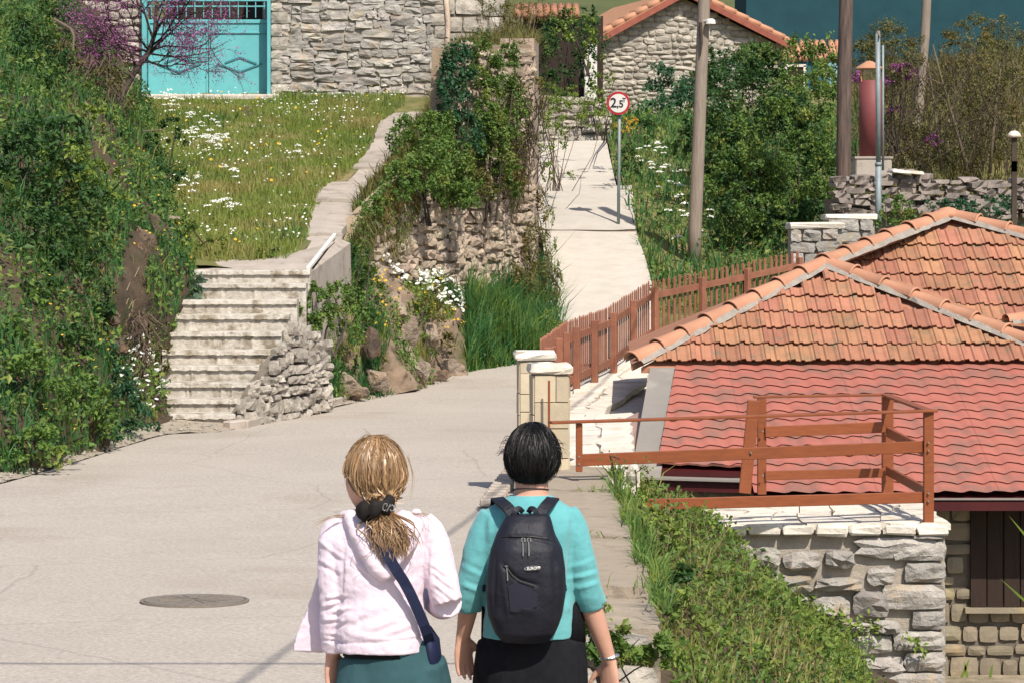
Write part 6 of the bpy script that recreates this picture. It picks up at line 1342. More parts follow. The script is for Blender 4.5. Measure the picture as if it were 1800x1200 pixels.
def displace(me, fn):
    n = len(me.vertices); co = np.empty(n*3, np.float32); me.vertices.foreach_get('co', co); co = co.reshape(-1, 3).astype(float)
    nr = np.empty(n*3, np.float32); me.vertices.foreach_get('normal', nr); nr = nr.reshape(-1, 3)
    d = fn(co, nr)
    co = co+(nr*d[:, None] if d.ndim == 1 else d); me.vertices.foreach_set('co', co.astype(np.float32).ravel()); me.update(); me.polygons.foreach_set('use_smooth', np.full(len(me.polygons), True))
def ridges(co, a, b, wid, amp, ext=.04):
    """soft fold running from a to b on the surface"""
    a = np.array(a, float); b = np.array(b, float); ab = b-a; t = np.clip(((co-a)@ab)/(ab@ab), 0, 1); q = a+t[:, None]*ab; d = np.linalg.norm(co-q, axis=1); return amp*np.exp(-(d/wid)**2)*np.sin(np.pi*np.clip(t*.9+.05, 0, 1))**.5
def strands(name, guides, wd, rng, parent, m, taper=True, wav=.0):
    V = []; F_ = []; b = 0
    for g, w_ in guides:
        A = catm(np.array([list(p) for p in g], float), np.linspace(0, 1, 11)); f_ = np.linspace(0, 1, 11); A += np.outer(np.sin(f_*rng.uniform(3, 9)+rng.random()*6)*f_*wav, rng.normal(0, 1, 3)*np.array([1, .4, .6])); T = np.gradient(A, axis=0); T /= np.linalg.norm(T, axis=1, keepdims=True)+1e-9
        s = np.cross(T, rng.normal(0, .5, 3)+np.array([0, 1.0, 0])); s /= np.linalg.norm(s, axis=1, keepdims=True)+1e-9
        ww = wd*w_*(np.linspace(1, .15, 11) if taper else np.ones(11))[:, None]; L_ = A-s*ww/2; R_ = A+s*ww/2; V.append(np.stack([L_, R_], 1).reshape(-1, 3)); k = np.arange(10)*2+b; F_.append(np.stack([k, k+1, k+3, k+2], 1)); b += 22
    return wpart(name, mesh_np(name, np.concatenate(V), np.concatenate(F_), True), m, parent)
def V3(*a): return Vector(a)

# ---- person in turquoise
S2 = FPX/9.6; Y2 = 9.6
def q2(px, py, dy=0): return Vector(((px-CX)/FPX*(Y2+dy), Y2+dy, CAMZ-(py-HY)/FPX*(Y2+dy)))
g2 = rz(9.6); cx2 = (932-CX)/FPX*Y2
pa = thing('person', 'person in turquoise cardigan with short black hair and navy backpack walking away', 'person', (cx2, Y2, g2))
mb = MB(); hc = V3(cx2+.008, Y2+.015, CAMZ-(812-HY)/S2+.0); head(mb, hc, .98, -.1)
loft(mb, [(cx2+.004, Y2+.0, 1.62-.2, .062, .062), (cx2+.005, Y2+.005, 1.50, .056, .058), (cx2+.006, Y2+.012, 1.56, .056, .06), (cx2+.006, Y2+.015, 1.60, .05, .06)])
loft(mb, [(cx2, Y2, .86, .155, .105), (cx2, Y2, .98, .16, .105), (cx2, Y2, 1.10, .135, .095), (cx2, Y2+.01, 1.25, .15, .10), (cx2, Y2+.01, 1.38, .16, .10), (cx2, Y2, 1.44, .12, .075), (cx2, Y2, 1.48, .06, .055)])
LS, LE, LW = q2(860, 922), q2(830, 1032, -.01), q2(814, 1118, .05)
RS_, RE, RW = q2(1002, 912), q2(1028, 1032, -.01), q2(1071, 1160, .06)
limb(mb, [LS, LS.lerp(LE, .5), LE, LE.lerp(LW, .4), LW], [.034, .034, .033, .034, .024]); limb(mb, [RS_, RS_.lerp(RE, .5), RE, RE.lerp(RW, .4), RW], [.04, .036, .034, .036, .024])
hand(mb, LW, V3(.03, .06, -1), V3(.75, .6, 0), V3(-1, .1, 0), .98, .35); hand(mb, RW, V3(.02, .06, -1), V3(-.75, .6, 0), V3(1, .1, 0), .98, .35)
for sd, fy in ((-1, .16), (1, -.14)):
    limb(mb, [V3(cx2+sd*.085, Y2, .90), V3(cx2+sd*.09, Y2+fy*.5, .55), V3(cx2+sd*.085, Y2+fy*.6, .30), V3(cx2+sd*.085, Y2+fy, g2+.06)], [.085, .06, .05, .035])
    limb(mb, [V3(cx2+sd*.085, Y2+fy-.05, g2+.035), V3(cx2+sd*.09, Y2+fy+.06, g2+.035), V3(cx2+sd*.095, Y2+fy+.15, g2+.028)], [.034, .038, .026])
bo = fuse(mb.V, mb.F, .0055, 2); displace(bo, lambda c, n: 0*c[:, 0]); wpart('body', bo, M_SKIN, pa)
# trousers
mb = MB()
for sd, fy in ((-1, .16), (1, -.14)): limb(mb, [V3(cx2+sd*.085, Y2, .98), V3(cx2+sd*.09, Y2+fy*.2, .82), V3(cx2+sd*.09, Y2+fy*.5, .55), V3(cx2+sd*.085, Y2+fy*.8, .30), V3(cx2+sd*.085, Y2+fy, g2+.04)], [.10, .105, .085, .075, .07])
loft(mb, [(cx2, Y2, .80, .165, .12, 0, .85), (cx2, Y2, .90, .178, .125, 0, .85), (cx2, Y2, .98, .172, .12), (cx2, Y2, 1.06, .15, .11)])
tr = fuse(mb.V, mb.F, .007, 5); displace(tr, lambda c, n: .004*fbm(c*np.array([22, 22, 9]), 4)); wpart('trousers', tr, M_BLACKC, pa)
for sd, fy in ((-1, .16), (1, -.14)):
    mb = MB(); limb(mb, [V3(cx2+sd*.085, Y2+fy-.07, g2+.04), V3(cx2+sd*.09, Y2+fy+.03, g2+.05), V3(cx2+sd*.095, Y2+fy+.12, g2+.035), V3(cx2+sd*.097, Y2+fy+.17, g2+.03)], [.035, .044, .042, .025], 14); wpart('shoe', mb.mesh('shoe', True), M_BLACKC, pa)
# cardigan
mb = MB()
loft(mb, [(cx2-.004, Y2, CAMZ-(1117-HY)/S2, .157, .125, 0, .85), (cx2-.003, Y2, 1.08, .152, .12, 0, .88), (cx2, Y2, 1.17, .152, .115), (cx2, Y2+.0, 1.28, .158, .118), (cx2, Y2+.0, 1.36, .172, .115), (cx2+.0, Y2-.0, 1.405, .170, .10), (cx2, Y2, 1.435, .142, .085), (cx2, Y2+.0, 1.463, .10, .072), (cx2, Y2+.005, 1.482, .068, .062)])
Lc = q2(820, 1066, 0.015); Rc = q2(1040, 1062, .015)
limb(mb, [q2(868, 905), q2(856, 928), q2(838, 985, -.01), q2(826, 1035, -.01), Lc], [.05, .055, .053, .051, .049]); limb(mb, [q2(990, 903), q2(1004, 926), q2(1020, 985, -.01), q2(1032, 1032, -.01), Rc], [.05, .055, .053, .051, .050])
kn = fuse(mb.V, mb.F, .005, 6)
def folds2(c, n):
    d = .0024*fbm(c*np.array([12, 12, 20]), 3)+.0012*fbm(c*36, 5)
    for (a, b, w_, am) in (((865, 1080), (850, 1000), .012, .006), ((1000, 905), (985, 1060), .014, .008), ((862, 905), (858, 990), .014, .008), ((1005, 1000), (1045, 985), .010, .006), ((1003, 1020), (1050, 1008), .009, .007), ((1012, 1038), (1052, 1026), .009, .006), ((812, 1030), (850, 1045), .009, .006), ((815, 1000), (845, 1015), .010, .005), ((985, 1080), (992, 1000), .012, .006), ((870, 895), (838, 915), .012, .004), ((1000, 895), (1028, 920), .012, .004)):
        A = q2(*a, -.11); B = q2(*b, -.11)
        flat = c.copy(); flat[:, 1] = A.y; back = np.clip(-(c[:, 1]-Y2)/.05, 0, 1)
        d = d+ridges(flat, [A.x, A.y, A.z], [B.x, A.y, B.z], w_, am)*back-ridges(flat, [A.x+.014, A.y, A.z+.012], [B.x+.014, A.y, B.z+.012], w_, am*.7)*back
    # ribbed hem and cuffs
    return d
displace(kn, folds2); wpart('cardigan', kn, M_KNIT, pa)
mb = MB()
for a, b in ((Lc, (q2(838, 985)-q2(820, 1066)).normalized()), (Rc, (q2(1020, 985)-q2(1040, 1062)).normalized())): mb.tube([a-b*.005, a+b*.022], [.0515, .0525], 24)
wpart('cuffs', mb.mesh('cuffs', True), M_KNIT, pa)
# dark under vest hanging below the cardigan
mb = MB(); loft(mb, [(cx2+.01, Y2+.02, 1.0-.012, .178, .11, 0, .8), (cx2+.01, Y2+.03, 1.10, .172, .10, 0, .85), (cx2, Y2+.03, 1.2, .13, .08)]); v_ = mb.mesh('under_vest', True); displace(v_, lambda c, n: .004*fbm(c*20, 8)); wpart('under_vest', v_, M_BLACKC, pa)
mb = MB(); mb.tube([V3(cx2+.062*math.cos(a), Y2+.004+.060*math.sin(a), 1.497-.010*math.sin(a)) for a in np.linspace(0, 2*math.pi, 25)], .0022, 6, False); wpart('necklace', mb.mesh('necklace'), M_BLKP, pa)
mb = MB(); wc = RW+V3(0, 0, .012); mb.tube([wc+V3(.030*math.cos(a), .028*math.sin(a), .006*math.cos(a)) for a in np.linspace(0, 2*math.pi, 19)], .005, 6, False); wpart('bracelet', mb.mesh('bracelet'), M_SILV, pa)
# backpack: worn, so a thing of its own
bp = thing('backpack', 'navy black nylon backpack with oval logo worn on the turquoise cardigan', 'backpack', (cx2, Y2-.18, 1.0))
YB = Y2-.165; mb = MB()
rings = [(1118, 885, 962, .045), (1100, 872, 975, .075), (1070, 860, 986, .09), (1030, 856, 992, .098), (990, 858, 990, .098), (955, 864, 984, .09), (930, 874, 972, .075), (908, 886, 966, .055), (896, 893, 962, .035)]
secs = []
for py, l, r_, d in rings[::-1][::-1]:
    a = q2(l, py); b = q2(r_, py); secs.append(((a.x+b.x)/2, YB+.035-.02*(d/.1), a.z, (b.x-a.x)/2+.004, d, 0, .78))
loft(mb, secs, 32); pk = fuse(mb.V, mb.F, .0055, 5)
def pf(c, n):
    d = .0035*fbm(c*np.array([9, 9, 7]), 6)
    def fl(a, b, w_, am):
        A = q2(*a); B = q2(*b); f = c.copy(); f[:, 1] = 0; bk = np.clip(-(c[:, 1]-(YB-.02))/.03, 0, 1); return ridges(f, [A.x, 0, A.z], [B.x, 0, B.z], w_, am)*bk
    d += fl((880, 932), (925, 929), .006, -.006)+fl((925, 929), (975, 942), .006, -.006)+fl((975, 942), (988, 990), .008, -.007)
    d += fl((883, 975), (910, 1002), .007, -.008)+fl((905, 1000), (945, 1012), .006, -.007)+fl((882, 985), (895, 1070), .010, .006)+fl((900, 1050), (940, 1055), .02, .010)+fl((872, 960), (866, 1060), .008, -.007)+fl((972, 960), (978, 1070), .012, -.006)+fl((945, 1000), (950, 1080), .02, -.006)
    return d
displace(pk, pf); wpart('bag', pk, M_PACK, bp)
def ysurf(px, py):
    i = 0
    for j in range(len(rings)-1):
        if rings[j][0] >= py >= rings[j+1][0]: i = j
    f = (rings[i][0]-py)/(rings[i][0]-rings[i+1][0]); d = rings[i][3]*(1-f)+rings[i+1][3]*f; l = rings[i][1]*(1-f)+rings[i+1][1]*f; r_ = rings[i][2]*(1-f)+rings[i+1][2]*f
    u = min(.98, abs((px-(l+r_)/2)/((r_-l)/2))); v = (1-u**(2/.78))**(.78/2); return YB+.035-.02*(d/.1)-d*v
def onbag(px, py, lift=.004): Yv = ysurf(px, py)-lift; k = Yv/Y2; return Vector(((px-CX)/FPX*Y2, Yv, CAMZ-(py-HY)/FPX*Y2))
# lower pocket panel (paler cloth)
pl = [(893, 1012), (906, 1006), (925, 1014), (944, 1024), (944, 1048), (925, 1052), (908, 1058), (897, 1056)]
ctr = onbag(918, 1034, .008); mb = MB(); W = [onbag(*p, .0065) for p in pl]; mb.add(W+[ctr], [(k, (k+1) % 8, 8) for k in range(8)]); wpart('pocket_panel', mb.mesh('pocket_panel', True, False), M_PACK2, bp)
mb = MB()
for x in (919.5, 929.5):
    mb.tube([onbag(x-2.5, 938), onbag(x-2.5, 932), onbag(x+2.5, 932), onbag(x+2.5, 938)], .0016, 6); mb.tube([onbag(x-1, 938, .008), onbag(x-.5, 951, .010), onbag(x-.5, 961, .010)], [.0015, .002, .0022], 6)
mb.tube([onbag(888, 979), onbag(893, 979)], .002, 6); mb.tube([onbag(891, 981, .008), onbag(892, 992, .009), onbag(892.5, 1003, .009)], [.0015, .002, .0024], 6)
wpart('zip_pulls', mb.mesh('zip_pulls'), mat('pale_zip_metal', (.35, .37, .33), None, 3, .4, 0, 1, 0, metal=.6), bp)
mb = MB()
for pts in (((882, 931), (900, 929), (930, 929), (960, 933), (978, 946)), ((884, 978), (892, 982), (900, 994), (915, 1004), (940, 1012))): mb.tube([onbag(*p, .003) for p in pts], .0024, 5)
wpart('zip', mb.mesh('zip'), M_BLKP, bp)
lc = onbag(935, 982, .0075); n = 32; mb = MB(); ring = []; 
for rr, dy in ((1, 0), (.90, -.0012), (.84, .0)): ring += [lc+V3(rr*.0275*math.cos(a)*1, dy, rr*.0085*math.sin(a)+.07*rr*.0275*math.cos(a)) for a in np.linspace(0, 2*math.pi, n, endpoint=False)]
mb.add(ring, [(i*n+q, i*n+(q+1) % n, (i+1)*n+(q+1) % n, (i+1)*n+q) for i in range(2) for q in range(n)]); lg = wpart('logo_ring', mb.mesh('logo_ring', False, False), M_SILV, bp)
o = bpy.data.curves.new('t', 'FONT'); bpy.data.curves.remove(o)
text('logo_lettering', 'EUROM', .0135, lc+V3(.002, -.001, .0002), M_WHP, lg, rot=(math.radians(90), math.radians(-4), 0), bold=.0004, sx=.88)
# straps and grab loop
mb = MB()
def strap(pts, w_, th=.006):
    P_ = catm(np.array([list(p) for p in pts], float), np.linspace(0, 1, 14)); V = []
    for i, p in enumerate(P_):
        t_ = Vector(P_[min(i+1, 13)]-P_[max(i-1, 0)]).normalized(); nrm = Vector(nfun(p)); s_ = t_.cross(nrm).normalized(); nn = s_.cross(t_)
        if nn.dot(nrm) < 0: nn = -nn
        V += [Vector(p)-s_*w_/2, Vector(p)+s_*w_/2, Vector(p)+s_*w_/2*.9+nn*th, Vector(p)-s_*w_/2*.9+nn*th]
    mb.add(V, [(i*4+q, i*4+(q+1) % 4, (i+1)*4+(q+1) % 4, (i+1)*4+q) for i in range(13) for q in range(4)]+[(0, 1, 2, 3), (52, 53, 54, 55)])
nfun = lambda p: (0, -.75, .65)
strap([q2(905, 908, -.14), q2(893, 892, -.115), q2(881, 882, -.08), q2(874, 876, -.02), q2(872, 885, .06), q2(866, 930, .12)], .042); strap([q2(946, 908, -.14), q2(957, 892, -.115), q2(966, 882, -.08), q2(972, 876, -.02), q2(974, 885, .06), q2(980, 930, .12)], .042)
nfun = lambda p: (0, -1, .1)
strap([q2(905, 912, -.15), q2(905, 898, -.15), q2(912, 893, -.14), q2(918, 898, -.13)], .018, .008); strap([q2(930, 898, -.13), q2(934, 893, -.14), q2(941, 897, -.15), q2(944, 912, -.15)], .018, .008)
wpart('shoulder_straps', mb.mesh('shoulder_straps'), M_PACK, bp)
mb = MB(); nfun = lambda p: (1 if p[0] > cx2 else -1, -.3, 0)
strap([q2(866, 1030, -.10), q2(846, 1030, -.02), q2(848, 990, .06), q2(856, 950, .12)], .022, .004); strap([q2(985, 1030, -.10), q2(1002, 1030, -.02), q2(1004, 990, .06), q2(996, 950, .12)], .022, .004)
wpart('side_straps', mb.mesh('side_straps'), M_PACK, bp)
# short black hair
rng = R(601)
def scalp(c, s, yaw, th, ph, r=1.0):
    v = np.array([math.sin(th)*math.sin(ph)*.083, -math.sin(th)*math.cos(ph)*.103, math.cos(th)*.122])*s*r; R_ = np.array(Matrix.Rotation(yaw, 3, 'Z')); return Vector(R_@v)+Vector(c)
mb = MB(); loft(mb, [])if False else None
cap_V = []; nth, nph = 22, 40
def hairline(ph): a = abs(((ph+math.pi) % (2*math.pi))-math.pi); return np.interp(a, [0, .5, 1.1, 1.5, 1.9, 2.4, math.pi], [2.62, 2.50, 2.12, 1.75, 1.55, 1.25, 1.15])
def puff(th): return np.interp(th, [0, .8, 1.4, 1.75, 2.0, 2.4, 2.7], [1.075, 1.13, 1.14, 1.07, .96, .84, .78])
for i in range(nth+1):
    for j in range(nph):
        ph = 2*math.pi*j/nph; th = hairline(ph)*i/nth; cap_V.append(scalp(hc, .98, -.1, th, ph, puff(th)))
Fs = [(i*nph+j, i*nph+(j+1) % nph, (i+1)*nph+(j+1) % nph, (i+1)*nph+j) for i in range(nth) for j in range(nph)]
mb = MB(); mb.add(cap_V, Fs); cm_ = mb.mesh('hair', True); displace(cm_, lambda c, n: .002*fbm(c*40, 3)); hr = wpart('hair', cm_, M_HAIRK, pa)
gd = []
whorl = (.35, .3)
for k in range(2600):
    ph = rng.random()*2*math.pi; t0 = rng.random()**.7*1.5; t1 = min(hairline(ph)*(1+.03*rng.normal()), t0+rng.uniform(.5, 1.3)); lift = rng.uniform(.985, 1.05); dp = rng.normal(0, .22)
    g = [scalp(hc, .98, -.1, t0+(t1-t0)*f, ph+dp*f, puff(t0+(t1-t0)*f)*lift*(1+.012*f*rng.random())) for f in (0, .33, .66, 1)]
    gd.append((g, rng.uniform(.7, 1.5)))
for k in range(26):   # flyaway tufts at the sides
    sd = -1 if rng.random() < .55 else 1; ph = sd*rng.uniform(1.0, 1.7); th = rng.uniform(.9, 1.35); a = scalp(hc, .98, -.1, th, ph, puff(th)); gd.append(([a, a+V3(sd*.012, 0, .006), a+V3(sd*.022, 0, .004*rng.normal()), a+V3(sd*rng.uniform(.026, .04), 0, rng.normal(-.006, .01))], .8))
strands('hair_strands', gd, .0034, rng, pa, M_HAIRK, wav=.004)

# ---- person in pale pink
Y1 = 9.4; S1 = FPX/Y1
def q1_(px, py, dy=0): return Vector(((px-CX)/FPX*(Y1+dy), Y1+dy, CAMZ-(py-HY)/FPX*(Y1+dy)))
cx1 = (664-CX)/FPX*Y1; g1_ = rz(9.4)
pb_ = thing('person', 'person in pale pink hooded jacket with blond ponytail and crossbody strap walking away', 'person', (cx1, Y1, g1_))
h1 = V3((660-CX)/FPX*Y1, Y1+.02, CAMZ-(840-HY)/S1)
mb = MB(); YAW = .8; head(mb, h1+V3(-.016, .0, -.006), .98, YAW)
loft(mb, [(cx1, Y1, 1.40, .06, .058), (cx1, Y1+.005, 1.46, .053, .055), (cx1, Y1+.01, 1.53, .052, .056), (cx1, Y1+.012, 1.57, .048, .055)])
hx = (690-CX)/FPX*Y1
loft(mb, [(hx, Y1, .80, .15, .11), (hx-.01, Y1, .95, .14, .11), (hx-.03, Y1, 1.06, .13, .09), (cx1, Y1+.01, 1.22, .145, .10), (cx1, Y1+.01, 1.34, .155, .095), (cx1, Y1, 1.41, .11, .07), (cx1, Y1, 1.44, .058, .052)])
aLS, aLE, aLW = q1_(588, 930), q1_(588, 1050, -.02), q1_(585, 1148, .03)
aRS, aRE, aRW = q1_(752, 928), q1_(782, 1050, -.03), q1_(742, 1040, .24)
limb(mb, [aLS, aLS.lerp(aLE, .5), aLE, aLE.lerp(aLW, .5), aLW], [.04, .036, .032, .030, .024]); limb(mb, [aRS, aRS.lerp(aRE, .5), aRE, aRE.lerp(aRW, .5), aRW], [.034, .030, .022, .024, .022])
hand(mb, aLW, V3(.03, .08, -1), V3(.7, .7, 0), V3(-1, .1, 0), .96, .4); hand(mb, aRW, V3(-.5, .5, .2), V3(0, .2, 1), V3(.6, .6, 0), .96, .6)
for sd, fy in ((-1, -.15), (1, .15)):
    limb(mb, [V3(hx+sd*.08, Y1, .88), V3(cx1+.01+sd*.09, Y1+fy*.5, .52), V3(cx1+.01+sd*.085, Y1+fy*.8, .30), V3(cx1+.01+sd*.085, Y1+fy, g1_+.06)], [.085, .06, .05, .035])
    limb(mb, [V3(cx1+.01+sd*.085, Y1+fy-.05, g1_+.035), V3(cx1+.01+sd*.09, Y1+fy+.06, g1_+.035), V3(cx1+.01+sd*.095, Y1+fy+.15, g1_+.028)], [.034, .038, .026])
bo = fuse(mb.V, mb.F, .0055, 2); displace(bo, lambda c, n: 0*c[:, 0]); wpart('body', bo, M_SKIN, pb_)
mb = MB(); hx = (690-CX)/FPX*Y1
for sd, fy in ((-1, -.15), (1, .15)): limb(mb, [V3(hx+sd*.08, Y1, .95), V3(hx+sd*.095, Y1+fy*.2, .80), V3(cx1+.02+sd*.095, Y1+fy*.5, .52), V3(cx1+.01+sd*.09, Y1+fy*.8, .30), V3(cx1+.01+sd*.085, Y1+fy, g1_+.04)], [.10, .105, .08, .07, .065])
loft(mb, [(hx, Y1, .76, .175, .125, 0, .85), (hx, Y1, .88, .172, .128, 0, .85), (hx-.005, Y1, .96, .155, .12), (hx-.01, Y1, 1.03, .14, .11)])
tr = fuse(mb.V, mb.F, .007, 5); displace(tr, lambda c, n: .005*fbm(c*np.array([16, 16, 9]), 14)); wpart('trousers', tr, M_TROU, pb_)
for sd, fy in ((-1, -.15), (1, .15)):
    mb = MB(); limb(mb, [V3(cx1+.01+sd*.085, Y1+fy-.07, g1_+.04), V3(cx1+.01+sd*.09, Y1+fy+.03, g1_+.05), V3(cx1+.01+sd*.095, Y1+fy+.12, g1_+.035), V3(cx1+.01+sd*.097, Y1+fy+.17, g1_+.03)], [.035, .044, .042, .025], 14); wpart('shoe', mb.mesh('shoe', True), M_WHITEF, pb_)
# jacket: torso, sleeves, lifted left front panel, hood
mb = MB()
zh = CAMZ-(1138-HY)/S1
loft(mb, [(cx1+.012, Y1, zh-.006, .150, .135, -.03, .85), (cx1+.012, Y1, zh+.05, .152, .135, -.03, .85), (cx1+.008, Y1, zh+.13, .148, .13, 0, .88), (cx1+.004, Y1, 1.17, .148, .122), (cx1, Y1, 1.26, .160, .118), (cx1, Y1, 1.33, .176, .108), (cx1, Y1, 1.375, .172, .092), (cx1, Y1, 1.405, .135, .076), (cx1, Y1+.0, 1.43, .085, .066)])
limb(mb, [q1_(602, 916), q1_(590, 945), q1_(586, 1000, -.01), q1_(590, 1060, -.01), q1_(589, 1110, 0), q1_(587, 1143, .01)], [.045, .056, .055, .052, .050, .042])
limb(mb, [q1_(738, 912), q1_(757, 945), q1_(774, 1010, -.02), q1_(786, 1058, -.03)], [.045, .058, .057, .052]); limb(mb, [q1_(786, 1058, -.03), q1_(772, 1060, .08), q1_(748, 1042, .20)], [.052, .048, .036])
# open front panel blown out to the left
pz = [(570, 985), (556, 1020), (540, 1070), (522, 1110), (514, 1144), (556, 1146), (585, 1144), (600, 1080), (590, 1000)]
A = [q1_(x, y, .055) for x, y in pz]; B = [q1_(x, y, .10) for x, y in pz]; n = len(pz); mb.add(A+B, [tuple(range(n)), tuple(range(n, 2*n))[::-1]]+[(k, n+k, n+(k+1) % n, (k+1) % n) for k in range(n)])
# hood: thick roll round the nape and a sagging bag on the back
limb(mb, [q1_(606, 905, .03), q1_(618, 912, -.05), q1_(634, 945, -.10), q1_(655, 985, -.125), q1_(675, 1004, -.13), q1_(693, 990, -.125), q1_(715, 955, -.11), q1_(730, 920, -.06), q1_(733, 902, .03)], [.02, .028, .030, .030, .026, .028, .028, .026, .02], 14)
limb(mb, [q1_(632, 905, -.04), q1_(650, 940, -.09), q1_(672, 965, -.10), q1_(700, 935, -.09), q1_(715, 905, -.04)], [.035, .04, .04, .04, .035], 14)
jk = fuse(mb.V, mb.F, .005, 5)
def foldsj(c, n):
    d = .0028*fbm(c*np.array([14, 14, 20]), 23)+.0018*fbm(c*np.array([30, 30, 44]), 24)
    def fl(a, b, w_, am, shade=1):
        A = q1_(*a); B = q1_(*b); f = c.copy(); f[:, 1] = 0; bk = np.clip(-(c[:, 1]-(Y1+.02))/.04, 0, 1); return (ridges(f, [A.x, 0, A.z], [B.x, 0, B.z], w_, am)-ridges(f, [A.x+.002, 0, A.z-w_*1.5], [B.x+.002, 0, B.z-w_*1.5], w_, am*.8)*shade)*bk
    for a, b, w_, am in (((608, 960), (604, 1060), .008, -.010), ((755, 950), (752, 1060), .008, -.010), ((600, 925), (612, 985), .009, -.006),
        ((574, 1046), (612, 1040), .006, .005), ((570, 1062), (598, 1052), .007, .006), ((585, 1072), (616, 1060), .006, .006), ((571, 1085), (604, 1082), .007, .005), ((590, 1096), (613, 1080), .006, .005), ((574, 1108), (600, 1110), .006, .004),
        ((625, 980), (665, 1012), .009, .009), ((620, 970), (650, 1000), .008, .006), ((665, 1015), (700, 995), .008, .006), ((735, 945), (700, 985), .009, .008), ((620, 1085), (640, 1070), .01, .005), ((650, 1095), (700, 1080), .012, .005), ((680, 1100), (730, 1088), .012, .005), ((615, 1105), (680, 1112), .012, .004), ((640, 1060), (690, 1050), .02, .004),
        ((765, 1020), (800, 1050), .007, .006), ((762, 1000), (798, 1030), .007, .006), ((758, 985), (785, 1005), .008, .005), ((765, 1045), (790, 1070), .007, .006), ((566, 950), (602, 975), .009, .005), ((563, 980), (600, 1000), .009, .005)): d = d+fl(a, b, w_, am)
    # ribbed hem line
    hz = CAMZ-(1118-HY)/S1+ (c[:, 0]-cx1)*.06; d -= .004*np.exp(-((c[:, 2]-hz)/.0035)**2)*(np.abs(c[:, 0]-cx1-.01) < .16)
    cz_ = CAMZ-(1122-HY)/S1; d -= .004*np.exp(-((c[:, 2]-cz_)/.0035)**2)*(c[:, 0] < q1_(612, 0).x)*(c[:, 0] > q1_(562, 0).x)
    return d
displace(jk, foldsj); wpart('jacket', jk, M_PINK, pb_)
# black top showing under the hem
mb = MB(); loft(mb, [(hx-.03, Y1, zh-.02, .135, .122, 0, .85), (hx-.035, Y1, zh+.05, .13, .11, 0, .85)]); wpart('dark_top', mb.mesh('dark_top', True), M_BLACKC, pb_)
# glasses seen at the left of the face
mb = MB(); Rz = Matrix.Rotation(YAW, 3, 'Z')
for sd in (-1, 1):
    c = h1+Rz@V3(sd*.034, .093, .012); mb.tube([c+Rz@V3(.025*math.cos(a), 0, .018*math.sin(a)) for a in np.linspace(0, 2*math.pi, 17)], .002, 6, False); mb.tube([h1+Rz@V3(sd*.062, .088, .014), h1+Rz@V3(sd*.078, .02, .012), h1+Rz@V3(sd*.076, -.02, .004)], .002, 6)
mb.tube([h1+Rz@V3(-.008, .10, .014), h1+Rz@V3(.008, .10, .014)], .0018, 5); gl = wpart('glasses', mb.mesh('glasses'), M_GOLD, pb_)
mb = MB()
for sd in (-1, 1):
    c = h1+Rz@V3(sd*.034, .093, .012); mb.add([c]+[c+Rz@V3(.024*math.cos(a), 0, .017*math.sin(a)) for a in np.linspace(0, 2*math.pi, 16, endpoint=False)], [(0, 1+k, 1+(k+1) % 16) for k in range(16)])
wpart('lens', mb.mesh('lens'), M_LENS, gl)
# crossbody strap and purse
sp_ = thing('shoulder_bag', 'small navy crossbody bag with broad strap slung over the pale pink jacket', 'bag', q1_(757, 1140, .02))
mb = MB(); nfun = lambda p: (.15 if p[0] > cx1+.1 else 0, -1, .25 if p[2] > 1.35 else 0)
strap([q1_(655, 925, -.13), q1_(668, 948, -.152), q1_(690, 990, -.162), q1_(715, 1030, -.148), q1_(736, 1075, -.128), q1_(750, 1110, -.10), q1_(757, 1135, -.02)], .036, .005)
nfun = lambda p: (0, -.6, .8)
strap([q1_(655, 925, -.13), q1_(640, 905, -.09), q1_(626, 897, -.02), q1_(620, 905, .06), q1_(630, 960, .14)], .03, .004)
wpart('strap', mb.mesh('strap'), M_STRAP, sp_)
mb = MB(); loft(mb, [(q1_(760, 0).x, Y1+.04, CAMZ-(1180-HY)/S1, .02, .08), (q1_(758, 0).x, Y1+.03, CAMZ-(1160-HY)/S1, .035, .10), (q1_(755, 0).x, Y1+.03, CAMZ-(1125-HY)/S1, .033, .10), (q1_(752, 0).x, Y1+.03, CAMZ-(1105-HY)/S1, .012, .07)]); wpart('purse', mb.mesh('purse', True), M_STRAP, sp_)
# blond hair: skull cap, locks drawn to a scrunchie, ponytail, flyaways
rng = R(611)
knot = q1_(668, 893, -.10)
capV = []; nth, nph = 24, 44
def hl1(ph): a = abs(((ph+math.pi) % (2*math.pi))-math.pi); return np.interp(a, [0, .6, 1.2, 1.7, 2.2, math.pi], [2.35, 2.25, 2.05, 1.6, 1.2, 1.05])
def puff1(th, ph=0): return np.interp(th, [0, .7, 1.4, 1.9, 2.35], [1.13, 1.19, 1.22, 1.10, .92])
for i in range(nth+1):
    for j in range(nph): ph = 2*math.pi*j/nph; th = hl1(ph)*i/nth; capV.append(scalp(h1, .98, .32, th, ph, puff1(th)-.03))
mb = MB(); mb.add(capV, [(i*nph+j, i*nph+(j+1) % nph, (i+1)*nph+(j+1) % nph, (i+1)*nph+j) for i in range(nth) for j in range(nph)]); cm_ = mb.mesh('hair', True); displace(cm_, lambda c, n: .002*fbm(c*30, 3)); M_HB2 = mat('dark_blond_underhair', (.20, .11, .05), (.13, .065, .03), 60, .6, .3, 200, 0, bdist=.003); wpart('hair', cm_, M_HB2, pb_)
gd = []
